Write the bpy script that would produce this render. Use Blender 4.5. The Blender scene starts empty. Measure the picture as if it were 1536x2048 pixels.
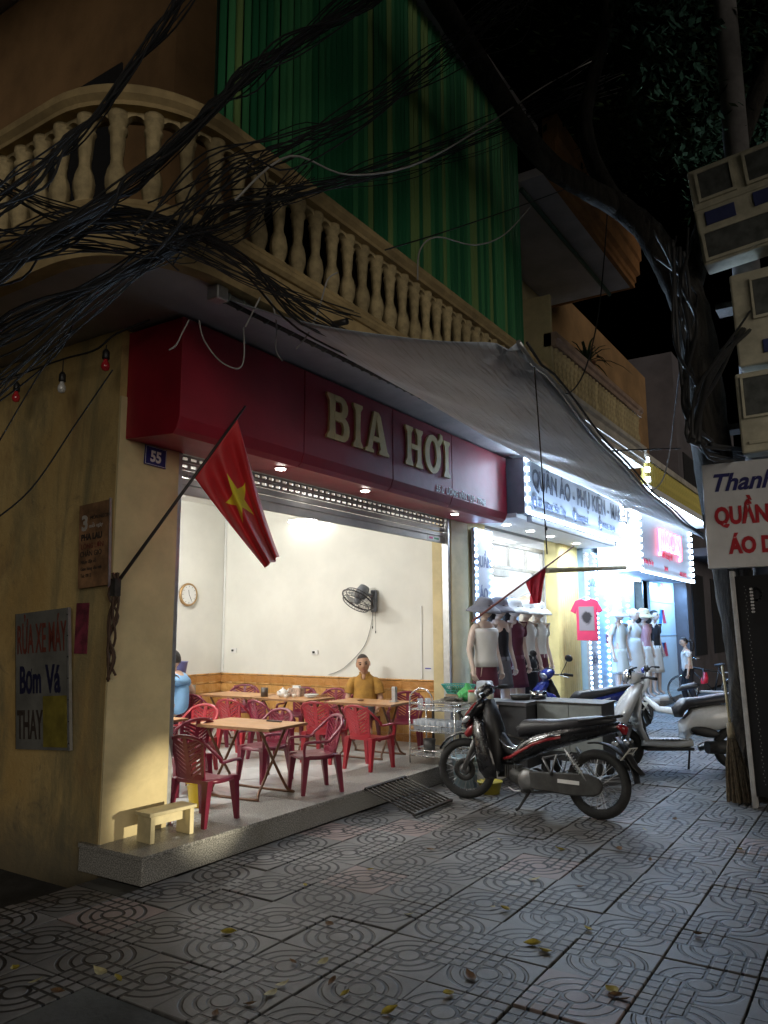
import bpy, bmesh, math, random
from math import sin, cos, pi, radians, sqrt, atan2
from mathutils import Vector, Matrix
random.seed(55)
SC = bpy.context.scene
COL = SC.collection

# ------------------------------------------------------------------ camera
CAMR = Matrix(((0.5437, -0.1241, -0.8300), (-0.8392, -0.0858, -0.5370), (-0.0044, 0.9886, -0.1507)))
CAMP = Vector((0.0, 0.0, 1.6))
FPX = 1543.5
cam_d = bpy.data.cameras.new('camera')
cam = bpy.data.objects.new('camera', cam_d)
COL.objects.link(cam)
_x = CAMR.col[0].normalized()
_z = (CAMR.col[2] - _x * CAMR.col[2].dot(_x)).normalized()
_y = _z.cross(_x)
cam.matrix_world = Matrix(((_x.x, _y.x, _z.x, CAMP.x), (_x.y, _y.y, _z.y, CAMP.y), (_x.z, _y.z, _z.z, CAMP.z), (0, 0, 0, 1)))
cam_d.sensor_fit = 'VERTICAL'
cam_d.sensor_height = 24.0
cam_d.sensor_width = 24.0
cam_d.lens = FPX / 2048 * 24.0
cam_d.clip_start = 0.05
cam_d.clip_end = 500
SC.camera = cam

# ------------------------------------------------------------------ night sky, faint street glow, exposure
W = bpy.data.worlds.new('World')
SC.world = W
W.use_nodes = True
wn = W.node_tree.nodes
wl = W.node_tree.links
sky = wn.new('ShaderNodeTexSky')
sky.sky_type = 'NISHITA'
sky.sun_disc = False
sky.sun_elevation = radians(-6.0)
sky.sun_rotation = radians(200)
wn['Background'].inputs['Strength'].default_value = 0.05
wl.new(sky.outputs[0], wn['Background'].inputs['Color'])
sun_d = bpy.data.lights.new('street_glow', 'SUN')
sun_d.energy = 1.0
sun_d.angle = radians(50)
sun_d.color = (1.0, 0.91, 0.78)
sun = bpy.data.objects.new('street_glow', sun_d)
COL.objects.link(sun)
sun.rotation_euler = Vector((0.60, 0.80, -0.10)).to_track_quat('-Z', 'Y').to_euler()
SC.view_settings.view_transform = 'Standard'
SC.view_settings.look = 'None'
SC.view_settings.exposure = 0.30
SC.view_settings.gamma = 1.0
SC.view_settings.use_curve_mapping = False
SC.cycles.max_bounces = 6
SC.cycles.diffuse_bounces = 3
SC.cycles.glossy_bounces = 3
SC.cycles.transmission_bounces = 6
SC.cycles.transparent_max_bounces = 12
SC.cycles.sample_clamp_indirect = 4.0
SC.cycles.caustics_reflective = False
SC.cycles.caustics_refractive = False
SC.cycles.use_denoising = True


def at(px, py, X=None, Y=None, Z=None):
    """world point seen at a photograph pixel, on the plane X=.., Y=.. or Z=.."""
    d = _x * (px - 768) + _y * (1024 - py) - _z * FPX
    if X is not None:
        t = (X - CAMP.x) / d.x
    elif Y is not None:
        t = (Y - CAMP.y) / d.y
    else:
        t = (Z - CAMP.z) / d.z
    return CAMP + d * t


# ------------------------------------------------------------------ mesh helpers
def _rot(a, ax='Z'):
    return Matrix.Rotation(a, 3, ax)


class G:
    def __init__(s):
        s.v = []
        s.f = []
        s.s = []
        s.uv = None

    def add(s, vs, fs, smooth=False):
        b = len(s.v)
        s.v += [tuple(v) for v in vs]
        s.f += [tuple(i + b for i in f) for f in fs]
        s.s += [smooth] * len(fs)
        return s

    def bx(s, x0, x1, y0, y1, z0, z1):
        vs = [(x, y, z) for z in (z0, z1) for y in (y0, y1) for x in (x0, x1)]
        return s.add(vs, [(0, 2, 3, 1), (4, 5, 7, 6), (0, 1, 5, 4), (2, 6, 7, 3), (0, 4, 6, 2), (1, 3, 7, 5)])

    def box(s, c, d, R=None):
        c = Vector(c)
        vs = []
        for z in (-.5, .5):
            for y in (-.5, .5):
                for x in (-.5, .5):
                    p = Vector((x * d[0], y * d[1], z * d[2]))
                    if R is not None:
                        p = R @ p
                    vs.append(c + p)
        return s.add(vs, [(0, 2, 3, 1), (4, 5, 7, 6), (0, 1, 5, 4), (2, 6, 7, 3), (0, 4, 6, 2), (1, 3, 7, 5)])

    def loft(s, rings, caps=True, closed=True, smooth=True, loop=False):
        n = len(rings[0])
        b = len(s.v)
        for r in rings:
            s.v += [tuple(p) for p in r]
        m = len(rings)
        for i in range(m if loop else m - 1):
            j = (i + 1) % m
            for k in range(n if closed else n - 1):
                l = (k + 1) % n
                s.f.append((b + i * n + k, b + i * n + l, b + j * n + l, b + j * n + k))
                s.s.append(smooth)
        if caps and closed and not loop:
            s.f.append(tuple(b + k for k in reversed(range(n))))
            s.s.append(False)
            s.f.append(tuple(b + (m - 1) * n + k for k in range(n)))
            s.s.append(False)
        return s

    def tube(s, pts, r, n=8, caps=True, loop=False, flat=1.0):
        pts = [Vector(p) for p in pts]
        m = len(pts)
        rs = r if isinstance(r, (list, tuple)) else [r] * m
        rings = []
        up = None
        for i in range(m):
            if loop:
                t = pts[(i + 1) % m] - pts[i - 1]
            else:
                t = pts[min(i + 1, m - 1)] - pts[max(i - 1, 0)]
            if t.length < 1e-9:
                t = Vector((0, 0, 1))
            t.normalize()
            if up is None:
                up = Vector((0, 0, 1)) if abs(t.z) < .9 else Vector((1, 0, 0))
            a = up - t * up.dot(t)
            if a.length < 1e-6:
                a = t.orthogonal()
            a.normalize()
            up = a
            bb = t.cross(a)
            rings.append([pts[i] + (a * cos(2 * pi * k / n) * flat + bb * sin(2 * pi * k / n)) * rs[i] for k in range(n)])
        return s.loft(rings, caps, True, n > 4, loop)

    def lathe(s, prof, n=16, M=None, caps=True, smooth=True):
        rings = []
        for r, z in prof:
            ring = []
            for k in range(n):
                p = Vector((max(r, 1e-4) * cos(2 * pi * k / n), max(r, 1e-4) * sin(2 * pi * k / n), z))
                ring.append(M @ p if M is not None else p)
            rings.append(ring)
        return s.loft(rings, caps, True, smooth)

    def prism(s, poly, t0, t1, M=None, smooth=False):
        n = len(poly)
        vs = [Vector((x, y, t)) for t in (t0, t1) for x, y in poly]
        if M is not None:
            vs = [M @ v for v in vs]
        fs = [tuple(reversed(range(n))), tuple(range(n, 2 * n))]
        fs += [(i, (i + 1) % n, n + (i + 1) % n, n + i) for i in range(n)]
        return s.add(vs, fs, smooth)

    def grid(s, fn, nu, nv, smooth=True, uv=False):
        b = len(s.v)
        for j in range(nv + 1):
            for i in range(nu + 1):
                s.v.append(tuple(fn(i / nu, j / nv)))
        for j in range(nv):
            for i in range(nu):
                a = b + j * (nu + 1) + i
                s.f.append((a, a + 1, a + nu + 2, a + nu + 1))
                s.s.append(smooth)
        if uv:
            s.uv = [(i / nu, j / nv) for j in range(nv + 1) for i in range(nu + 1)]
        return s

    def ell(s, c, r, nu=14, nv=9, R=None):
        c = Vector(c)
        if not isinstance(r, (list, tuple)):
            r = (r, r, r)
        rings = []
        for j in range(nv + 1):
            th = -pi / 2 + pi * j / nv
            ring = []
            for i in range(nu):
                p = Vector((r[0] * max(cos(th), .002) * cos(2 * pi * i / nu), r[1] * max(cos(th), .002) * sin(2 * pi * i / nu), r[2] * sin(th)))
                ring.append(c + (R @ p if R is not None else p))
            rings.append(ring)
        return s.loft(rings)

    def sweep(s, path, p=2.6, n=14, caps=True):
        """path of (x, z, half width in y, half height in the xz plane[, y offset])"""
        rings = []
        m = len(path)
        for i, q in enumerate(path):
            a = path[max(i - 1, 0)]
            b = path[min(i + 1, m - 1)]
            t = Vector((b[0] - a[0], 0, b[1] - a[1])).normalized()
            nn = Vector((-t.z, 0, t.x))
            yo = q[4] if len(q) > 4 else 0
            ring = []
            for k in range(n):
                cc, ss = cos(2 * pi * k / n), sin(2 * pi * k / n)
                cy = (1 if cc >= 0 else -1) * abs(cc) ** (2 / p)
                sn = (1 if ss >= 0 else -1) * abs(ss) ** (2 / p)
                ring.append(Vector((q[0], yo, q[1])) + Vector((0, q[2] * cy, 0)) + nn * (q[3] * sn))
            rings.append(ring)
        return s.loft(rings, caps)

    def mesh(s, name='mesh'):
        me = bpy.data.meshes.new(name)
        me.from_pydata(s.v, [], s.f)
        me.polygons.foreach_set('use_smooth', s.s)
        if s.uv:
            l = me.uv_layers.new(name='UVMap')
            for lp in me.loops:
                l.data[lp.index].uv = s.uv[lp.vertex_index]
        me.update()
        return me

    def ob(s, name, m, parent=None, bevel=0, sub=0, fix=True, solid=0):
        me = s.mesh(name)
        if fix:
            bm = bmesh.new()
            bm.from_mesh(me)
            bmesh.ops.recalc_face_normals(bm, faces=bm.faces)
            bm.to_mesh(me)
            bm.free()
        me.materials.append(m)
        o = bpy.data.objects.new(name, me)
        COL.objects.link(o)
        if parent is not None:
            o.parent = parent
        if solid:
            md = o.modifiers.new('solid', 'SOLIDIFY')
            md.thickness = solid
            md.offset = 0
        if bevel:
            md = o.modifiers.new('bevel', 'BEVEL')
            md.width = bevel
            md.segments = 2
            md.limit_method = 'ANGLE'
            md.angle_limit = radians(40)
        if sub:
            md = o.modifiers.new('sub', 'SUBSURF')
            md.levels = sub
            md.render_levels = sub
        return o


def link_mesh(name, me, parent=None, loc=(0, 0, 0), rot=(0, 0, 0), scale=(1, 1, 1)):
    o = bpy.data.objects.new(name, me)
    COL.objects.link(o)
    o.parent = parent
    o.location = loc
    o.rotation_euler = rot
    o.scale = scale
    return o


def tag(o, label=None, cat=None, group=None, kind=None):
    if label:
        o['label'] = label
    if cat:
        o['category'] = cat
    if group:
        o['group'] = group
    if kind:
        o['kind'] = kind
    return o


def thing(name, label, cat, loc=(0, 0, 0), rz=0, group=None, rx=0, ry=0):
    o = bpy.data.objects.new(name, None)
    COL.objects.link(o)
    o.location = loc
    o.rotation_euler = (rx, ry, rz)
    o.empty_display_size = .1
    return tag(o, label, cat, group)


def copy_tree(o, parent=None):
    c = o.copy()
    COL.objects.link(c)
    c.parent = parent
    for ch in list(o.children):
        copy_tree(ch, c)
    return c


_tc = {}


def text(name, s, h, m, parent, loc, rot, ext=.004, bold=0.0, sx=1.0, shear=0.0, align='LEFT', spacing=1.0):
    cu = bpy.data.curves.new(name, 'FONT')
    cu.body = s
    cu.size = h / 0.73
    cu.extrude = ext / 2
    cu.offset = bold
    cu.shear = shear
    cu.align_x = align
    cu.space_character = spacing
    cu.resolution_u = 3
    o = bpy.data.objects.new(name, cu)
    COL.objects.link(o)
    dg = bpy.context.evaluated_depsgraph_get()
    me = bpy.data.meshes.new_from_object(o.evaluated_get(dg))
    bpy.data.objects.remove(o)
    bpy.data.curves.remove(cu)
    me.materials.clear()
    me.materials.append(m)
    r = link_mesh(name, me, parent, loc, rot, (sx, 1, 1))
    return r


FACE_STREET = (radians(90), 0, 0)             # text facing -Y, reading along +X
FACE_ALLEY = (radians(90), 0, radians(-90))   # text facing -X, reading along -Y


# ------------------------------------------------------------------ materials
class NX:
    """small expression wrapper round shader math nodes"""
    def __init__(s, nt, sock):
        s.nt = nt
        s.k = sock

    def _op(s, op, b=None, c=None, clamp=False):
        n = s.nt.nodes.new('ShaderNodeMath')
        n.operation = op
        n.use_clamp = clamp
        for i, q in enumerate((s, b, c)):
            if q is None:
                continue
            if isinstance(q, NX):
                s.nt.links.new(q.k, n.inputs[i])
            else:
                n.inputs[i].default_value = q
        return NX(s.nt, n.outputs[0])

    def __add__(s, b): return s._op('ADD', b)
    def __sub__(s, b): return s._op('SUBTRACT', b)
    def __mul__(s, b): return s._op('MULTIPLY', b)
    def __truediv__(s, b): return s._op('DIVIDE', b)
    def abs(s): return s._op('ABSOLUTE')
    def min(s, b): return s._op('MINIMUM', b)
    def max(s, b): return s._op('MAXIMUM', b)
    def lt(s, b): return s._op('LESS_THAN', b)
    def gt(s, b): return s._op('GREATER_THAN', b)
    def sqrt(s): return s._op('SQRT')
    def mod(s, b): return s._op('FLOORED_MODULO', b)
    def sin(s): return s._op('SINE')
    def cos(s): return s._op('COSINE')
    def atan2(s, b): return s._op('ARCTAN2', b)
    def clamp(s): return s._op('ADD', 0.0, clamp=True)

    def step(s, a, b):
        n = s.nt.nodes.new('ShaderNodeMapRange')
        n.interpolation_type = 'SMOOTHSTEP'
        s.nt.links.new(s.k, n.inputs[0])
        n.inputs[1].default_value = a
        n.inputs[2].default_value = b
        return NX(s.nt, n.outputs[0])


class MT:
    def __init__(s, name):
        s.m = bpy.data.materials.new(name)
        s.m.use_nodes = True
        s.nt = s.m.node_tree
        s.n = s.nt.nodes
        s.l = s.nt.links
        s.b = s.n['Principled BSDF']
        s.tc = s.n.new('ShaderNodeTexCoord')

    def val(s, v):
        n = s.n.new('ShaderNodeValue')
        n.outputs[0].default_value = v
        return NX(s.nt, n.outputs[0])

    def xyz(s, src='Object'):
        n = s.n.new('ShaderNodeSeparateXYZ')
        s.l.new(s.tc.outputs[src], n.inputs[0])
        return [NX(s.nt, o) for o in n.outputs]

    def noise(s, scale=5, detail=4, rough=.55, stretch=(1, 1, 1), src='Object', dist=0):
        mp = s.n.new('ShaderNodeMapping')
        mp.inputs['Scale'].default_value = stretch
        s.l.new(s.tc.outputs[src], mp.inputs[0])
        n = s.n.new('ShaderNodeTexNoise')
        n.inputs['Scale'].default_value = scale
        n.inputs['Detail'].default_value = detail
        n.inputs['Roughness'].default_value = rough
        n.inputs['Distortion'].default_value = dist
        s.l.new(mp.outputs[0], n.inputs['Vector'])
        return NX(s.nt, n.outputs[0])

    def vor(s, scale=50, feature='F1', out=0, stretch=(1, 1, 1)):
        mp = s.n.new('ShaderNodeMapping')
        mp.inputs['Scale'].default_value = stretch
        s.l.new(s.tc.outputs['Object'], mp.inputs[0])
        n = s.n.new('ShaderNodeTexVoronoi')
        n.feature = feature
        n.inputs['Scale'].default_value = scale
        s.l.new(mp.outputs[0], n.inputs['Vector'])
        return NX(s.nt, n.outputs[out])

    def rnd(s):
        n = s.n.new('ShaderNodeObjectInfo')
        return NX(s.nt, n.outputs['Random'])

    def mix(s, f, a, b):
        n = s.n.new('ShaderNodeMix')
        n.data_type = 'RGBA'
        for i, q in ((0, f), (6, a), (7, b)):
            if hasattr(q, 'k'):
                s.l.new(q.k, n.inputs[i])
            elif hasattr(q, 'is_linked'):
                s.l.new(q, n.inputs[i])
            elif i == 0:
                n.inputs[0].default_value = q
            else:
                n.inputs[i].default_value = (*q[:3], 1)
        return n.outputs[2]

    def scale_col(s, col, f):
        n = s.n.new('ShaderNodeVectorMath')
        n.operation = 'SCALE'
        if hasattr(col, 'is_linked'):
            s.l.new(col, n.inputs[0])
        else:
            n.inputs[0].default_value = col[:3]
        s.l.new(f.k, n.inputs['Scale'])
        return n.outputs[0]

    def color(s, c):
        if hasattr(c, 'is_linked'):
            s.l.new(c, s.b.inputs['Base Color'])
        else:
            s.b.inputs['Base Color'].default_value = (*c[:3], 1)

    def rough(s, r):
        if isinstance(r, NX):
            s.l.new(r.k, s.b.inputs['Roughness'])
        else:
            s.b.inputs['Roughness'].default_value = r

    def bump(s, h, strength=.3, dist=.01):
        n = s.n.new('ShaderNodeBump')
        n.inputs['Strength'].default_value = strength
        n.inputs['Distance'].default_value = dist
        s.l.new(h.k, n.inputs['Height'])
        s.l.new(n.outputs[0], s.b.inputs['Normal'])

    def set(s, **k):
        names = dict(metal='Metallic', coat='Coat Weight', spec='Specular IOR Level', trans='Transmission Weight', alpha='Alpha', ior='IOR', sss='Subsurface Weight', sheen='Sheen Weight', estr='Emission Strength')
        for a, v in k.items():
            if a == 'emit':
                s.b.inputs['Emission Color'].default_value = (*v, 1)
            else:
                s.b.inputs[names[a]].default_value = v
        return s


def mat(name, col, rough=.55, metal=0, var=.18, scale=7, bump=0, bscale=40, col2=None, rv=.12, dirt=0, objvar=0, **k):
    t = MT(name)
    n = t.noise(scale, 5, .6)
    c2 = col2 if col2 else tuple(min(1, c * (1 + var)) for c in col)
    c1 = tuple(c * (1 - var) for c in col)
    c = t.mix(n.step(.3, .7), c1, c2)
    if dirt:
        d = t.noise(scale * .35, 6, .7, dist=.6)
        c = t.mix(d.step(.5, .75) * dirt, c, tuple(x * .35 + .01 for x in col))
    if objvar:
        c = t.scale_col(c, t.rnd() * (2 * objvar) + (1 - objvar))
    t.color(c)
    if rv:
        n2 = t.noise(scale * 2.3, 3, .6)
        t.rough(n2 * (2 * rv) + (rough - rv))
    else:
        t.rough(rough)
    if bump:
        t.bump(t.noise(bscale, 4, .6), bump, .01)
    t.set(metal=metal, **k)
    return t.m


def emis(name, col, strength):
    t = MT(name)
    t.color((.8, .8, .8))
    t.set(emit=col, estr=strength)
    return t.m


def glassm(name, col=(1, 1, 1), alpha=.25, rough=.05):
    t = MT(name)
    t.color(col)
    t.rough(rough)
    t.set(alpha=alpha, spec=.8)
    return t.m

# things whose parts are written in world coordinates
WORLD = set()
_ob0 = G.ob


def _ob1(s, name, m, parent=None, **k):
    o = _ob0(s, name, m, parent, **k)
    if parent is not None and parent.name in WORLD:
        o.matrix_parent_inverse = Matrix.Translation(-parent.location)
    return o


G.ob = _ob1


def placeW(o):
    if o.parent is not None and o.parent.name in WORLD:
        o.matrix_parent_inverse = Matrix.Translation(-o.parent.location)
    return o


def thingW(name, label, cat, base, group=None):
    o = thing(name, label, cat, base, 0, group)
    WORLD.add(o.name)
    return o


def catmull(pts, k=6, loop=False):
    pts = [Vector(p) for p in pts]
    out = []
    n = len(pts)
    for i in range(n if loop else n - 1):
        if loop:
            a, b, c, d = pts[i - 1], pts[i], pts[(i + 1) % n], pts[(i + 2) % n]
        else:
            a, b, c, d = pts[max(i - 1, 0)], pts[i], pts[i + 1], pts[min(i + 2, n - 1)]
        for j in range(k):
            t = j / k
            out.append(.5 * ((2 * b) + (c - a) * t + (2 * a - 5 * b + 4 * c - d) * t * t + (3 * b - a - 3 * c + d) * t ** 3))
    if not loop:
        out.append(pts[-1])
    return out


def moulding(g, path, prof, smooth=False):
    """sweep a (outward, z) profile along a plan path; outward is to the right of travel"""
    rings = []
    m = len(path)
    for i in range(m):
        a = Vector(path[max(i - 1, 0)])
        b = Vector(path[min(i + 1, m - 1)])
        t = (b - a).normalized()
        nrm = Vector((t.y, -t.x))
        p = Vector(path[i])
        rings.append([Vector((p.x + nrm.x * o, p.y + nrm.y * o, z)) for o, z in prof])
    g.loft(rings, True, True, smooth)
    return g

# ================================================================== materials used by the structure
def m_paving():
    t = MT('paving_concrete')
    x, y, z = t.xyz()
    T = 0.43
    u = x / T
    v = y / T
    wob = t.noise(9, 3, .6) * .02 - .01
    r = (u * u + v * v).sqrt() + wob
    quad = (u * v).gt(0)
    ring = (r - .142).abs().min((r - .28).abs()).min((r - .42).abs())
    au = u.abs() + wob
    av = v.abs() + wob
    gu = (au - .166).abs().min((au - .333).abs()).min(au)
    gv = (av - .166).abs().min((av - .333).abs()).min(av)
    grid = gu.min(gv)
    incirc = r.lt(.142)
    circ = (r - .142).abs()
    gridq = grid * (incirc * -1 + 1) + incirc * 9
    gridq = gridq.min(circ)
    d = ring * quad + gridq * (quad * -1 + 1)
    axis = au.min(av)
    d = d.min(axis * (incirc * -1 + 1) + incirc * 9)
    edge = (au.max(av) * -1) + .494
    groove = d.step(.012, .029).min(edge.step(-.004, .006))
    wear = t.noise(3.2, 6, .7)
    fine = t.noise(70, 4, .7)
    rn = t.rnd()
    base = t.mix(wear.step(.3, .7), (.122, .120, .118), (.215, .211, .207))
    base = t.mix(rn.gt(.93) * .6, base, (.26, .18, .165))
    base = t.scale_col(base, (rn * .5 + .72) * (fine * .4 + .8))
    dirt = t.noise(1.7, 5, .65)
    ge = t.n.new('ShaderNodeNewGeometry')
    st = []
    for sc_, dt in ((.75, 6), (2.6, 5)):
        nz = t.n.new('ShaderNodeTexNoise')
        nz.inputs['Scale'].default_value = sc_
        nz.inputs['Detail'].default_value = dt
        nz.inputs['Roughness'].default_value = .68
        nz.inputs['Distortion'].default_value = .6
        t.l.new(ge.outputs['Position'], nz.inputs['Vector'])
        st.append(NX(t.nt, nz.outputs[0]))
    base = t.mix(st[0].step(.47, .70) * .55, base, (.055, .053, .05))
    base = t.mix(st[1].step(.58, .72) * .5, base, (.06, .055, .05))
    worn = (dirt.step(.62, .78) * .6 + groove)._op('MINIMUM', 1.0)
    c = t.mix(worn, (.008, .008, .008), base)
    t.color(c)
    t.rough(fine * .25 + wear * .3 + .3)
    t.bump(groove * 1.0 + fine * .16 + wear * .2, .9, .008)
    return t.m


def m_wall():
    t = MT('ochre_render')
    a = t.noise(.9, 6, .65)
    b = t.noise(.8, 7, .72, stretch=(2.4, 2.4, .5), dist=.5)
    s = t.noise(3.2, 7, .75, dist=1.0)
    w = t.noise(1.6, 6, .7, stretch=(1, 1, .8), dist=.7)
    c = t.mix(a.step(.35, .65), (.42, .28, .10), (.52, .38, .16))
    c = t.mix(b.step(.44, .66) * .8, c, (.17, .155, .085))
    c = t.mix(w.step(.52, .70) * .7, c, (.27, .17, .075))
    c = t.mix(s.step(.56, .72) * .6, c, (.13, .11, .075))
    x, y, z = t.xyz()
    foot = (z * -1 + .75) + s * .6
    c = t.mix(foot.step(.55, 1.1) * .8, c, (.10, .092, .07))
    t.color(c)
    t.rough(.88)
    t.bump(t.noise(35, 5, .7) + s * 1.2, .4, .015)
    return t.m


def m_granite():
    t = MT('dark_granite')
    v = t.vor(160, out=1)
    n = t.noise(120, 3, .6)
    c = t.mix(n.step(.42, .6), (.13, .13, .125), (.42, .41, .38))
    c = t.mix(t.noise(2.5, 5, .7).step(.5, .75) * .5, c, (.16, .15, .12))
    t.color(c)
    t.rough(t.noise(5, 4) * .2 + .3)
    return t.m


def m_wood(name, a, b, rough=.4, scale=1.0, axis=(1, 12, 12)):
    t = MT(name)
    n = t.noise(3 * scale, 6, .65, stretch=axis, dist=1.2)
    k = t.noise(1.3, 3, .5)
    c = t.mix(n.step(.3, .7), a, b)
    c = t.scale_col(c, k * .5 + .75)
    t.color(c)
    t.rough(t.noise(6, 3) * .25 + rough - .12)
    t.bump(n, .08, .01)
    return t.m


def m_green():
    t = MT('green_corrugated_plastic')
    r = t.rnd()
    x, y, z = t.xyz()
    streak = t.noise(1.2, 5, .7, stretch=(20, 20, .5))
    c = t.mix(r.step(.2, .9), (.025, .17, .075), (.085, .32, .13))
    c = t.mix(r.gt(.86) * .7, c, (.28, .36, .12))
    c = t.mix(streak.step(.5, .8) * .6, c, (.02, .05, .03))
    t.color(c)
    t.rough(.32)
    t.set(spec=.6)
    return t.m


def m_awning():
    t = MT('silver_awning_cloth')
    x, y, z = t.xyz()
    w = t.noise(2, 5, .6, stretch=(1, 30, 8))
    n = t.noise(2.2, 5, .6)
    c = t.mix(n.step(.3, .7), (.50, .57, .68), (.64, .71, .82))
    c = t.mix(w.step(.48, .70) * .75, c, (.30, .34, .40))  # rib shade put into the cloth colour as dark stripes
    t.color(c)
    t.rough(w * .2 + .38)
    t.set(metal=.0, spec=.6)
    t.bump(w + t.noise(1.6, 3) * 2.0, .55, .02)
    return t.m


def m_bark():
    t = MT('tree_bark')
    v = t.noise(6, 7, .75, stretch=(1, 1, .25), dist=1.5)
    n = t.noise(30, 4, .7)
    t.color(t.mix(v.step(.35, .65), (.010, .009, .008), (.050, .043, .035)))
    t.rough(.95)
    t.bump(v * 2 + n * .4, 1.0, .03)
    return t.m


PAVING = m_paving()
WALL = m_wall()
GRANITE = m_granite()
PILLAR = mat('pillar_paint', (.60, .50, .28), .7, var=.12, scale=3, bump=.12, bscale=30, dirt=.35)
CREAM = mat('cream_wall_paint', (.72, .71, .65), .6, var=.06, scale=1.3, bump=.06, bscale=30, dirt=.10)
CEIL = mat('white_ceiling_paint', (.78, .77, .74), .7, var=.04)
SOFFIT = mat('grey_soffit_plaster', (.42, .40, .40), .85, var=.14, scale=2, bump=.15, bscale=25, dirt=.3)
STONE = mat('weathered_balcony_stone', (.42, .31, .15), .85, var=.22, scale=4, bump=.4, bscale=30, dirt=.8)
BALUST = mat('pale_cast_stone', (.44, .35, .19), .85, var=.25, scale=11, bump=.5, bscale=35, dirt=.95, objvar=.18)
FLOORT = mat('light_floor_tile', (.66, .68, .67), .22, var=.06, scale=3, rv=.06, objvar=.04)
CEMENT = mat('old_cement', (.085, .088, .082), .85, var=.35, scale=3, bump=.6, bscale=22, dirt=.6)
ASPHALT = mat('asphalt', (.045, .045, .045), .9, var=.3, scale=5, bump=.6, bscale=60)
JOINT = mat('joint_dirt', (.028, .027, .025), .95, var=.3, scale=12, bump=.5, bscale=50)
WTILE = m_wood('wood_pattern_wall_tile', (.50, .24, .065), (.62, .36, .13), .28, 1.2, (14, 14, 1))
WTILE2 = m_wood('wood_pattern_border_tile', (.40, .17, .045), (.52, .27, .09), .28, 2, (2, 2, 10))
GROUT = mat('tile_grout', (.55, .42, .26), .8)
STEEL = mat('galvanised_steel', (.50, .51, .52), .38, .75, var=.1, scale=20)
SHUT = mat('grey_shutter_slats', (.46, .46, .45), .42, .4, var=.08, scale=5, dirt=.25)
DARKV = mat('dark_void', (.012, .012, .014), .9)
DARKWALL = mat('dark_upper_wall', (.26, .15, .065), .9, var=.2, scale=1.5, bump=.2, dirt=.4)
GREEN = m_green()
BARS0 = mat('dark_screen_rail', (.02, .03, .025), .6)
AWN = m_awning()
BARK = m_bark()
BLACKP = mat('black_plastic', (.016, .016, .017), .42, var=.2, scale=20)
WHITEP = mat('white_plastic', (.72, .72, .70), .4, var=.05)
REDSIGN = mat('red_sign_panel', (.30, .011, .026), .46, var=.18, scale=1.6, dirt=.35, bump=.35, bscale=3.5)
TUBE = emis('lit_fluorescent_tube', (1.0, .97, .90), 40)
DOWNL = emis('lit_downlight', (1.0, .93, .86), 60)
LEDW = emis('lit_cool_led', (.62, .80, 1.0), 18)
LEDB = emis('lit_blue_white_led', (.40, .62, 1.0), 16)

# ================================================================== ground
g = G()
g.grid(lambda u, v: (-60 + 140 * u, -60 + 140 * v, -.14), 2, 2, False)
tag(g.ob('street', ASPHALT), kind='structure')

pav = G()
pav.bx(.70, 24, -1.0, 4.09, -.16, -.030)
pav.bx(.70, 3.528, 4.09, 4.56, -.16, -.031)
pav = tag(pav.ob('pavement', JOINT), kind='structure')
g = G()
g.bx(-4, .696, -1.0, 4.40, -.16, -.006)
tag(g.ob('cement_apron', CEMENT, bevel=.01), kind='structure')
g = G()
g.bx(-4, 24, -1.17, -1.003, -.16, -.002)
tag(g.ob('kerb', CEMENT, bevel=.015), kind='structure')

g = G(); g.bx(3.325, 3.497, 4.095, 4.50, -.03, -.004); g.ob('cement_fill', CEMENT, pav)
g = G(); g.bx(1.60, 2.452, 2.375, 3.215, -.03, -.005); g.ob('cement_patch', CEMENT, pav, bevel=.004)
T = .43
tg = G()
hb = T / 2 - .0035
tg.loft([[(-hb, -hb, -.03), (hb, -hb, -.03), (hb, hb, -.03), (-hb, hb, -.03)],
         [(-hb, -hb, -.004), (hb, -hb, -.004), (hb, hb, -.004), (-hb, hb, -.004)],
         [(-hb + .004, -hb + .004, 0), (hb - .004, -hb + .004, 0), (hb - .004, hb - .004, 0), (-hb + .004, hb - .004, 0)]], smooth=False)
tile_me = tg.mesh('paving_tile')
tile_me.materials.append(PAVING)
cells = []
rt = random.Random(7)
for i in range(-4, 51):
    for j in range(0, 13):
        cx = 2.44 + T * (i + .5) + .02
        cy = 4.085 - T * (j + .5)
        if cy < -1 + T / 2 or cx > 24 or (1.6 < cx < 2.44 and 2.3 < cy < 3.1):
            continue
        cells.append((cx, cy, i, j))
for i in range(-4, 2):
    cells.append((2.44 + T * (i + .5) + .02, 4.085 + T * .5 - .02, i, -1))
def seen(c):
    q = Vector((c[0], c[1], 0)) - CAMP
    z = -q.dot(_z)
    px = 768 + FPX * q.dot(_x) / z
    py = 1024 - FPX * q.dot(_y) / z
    return -90 < px < 1640 and py < 2200
cells = [c for c in cells if seen(c)]
cells.sort(key=lambda c: c[0] ** 2 + c[1] ** 2)
far = G()
for k, (cx, cy, i, j) in enumerate(cells):
    rz = pi / 2 * ((i + j) % 2)
    tilt = .016 if rt.random() < .25 else .006
    rx, ry, dz = rt.uniform(-tilt, tilt), rt.uniform(-tilt, tilt), rt.uniform(-.006, .004)
    if k < 295:
        link_mesh('paving_tile', tile_me, pav, (cx + rt.uniform(-.002, .002), cy + rt.uniform(-.002, .002), dz), (rx, ry, rz + rt.uniform(-.006, .006)))
    else:
        far.bx(cx - hb, cx + hb, cy - hb, cy + hb, -.03, dz)
if far.v:
    tag(far.ob('distant_paving', mat('distant_paving_concrete', (.10, .10, .10), .6, var=.3, scale=6, bump=.5, bscale=14), pav, bevel=.004), kind='stuff')

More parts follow.
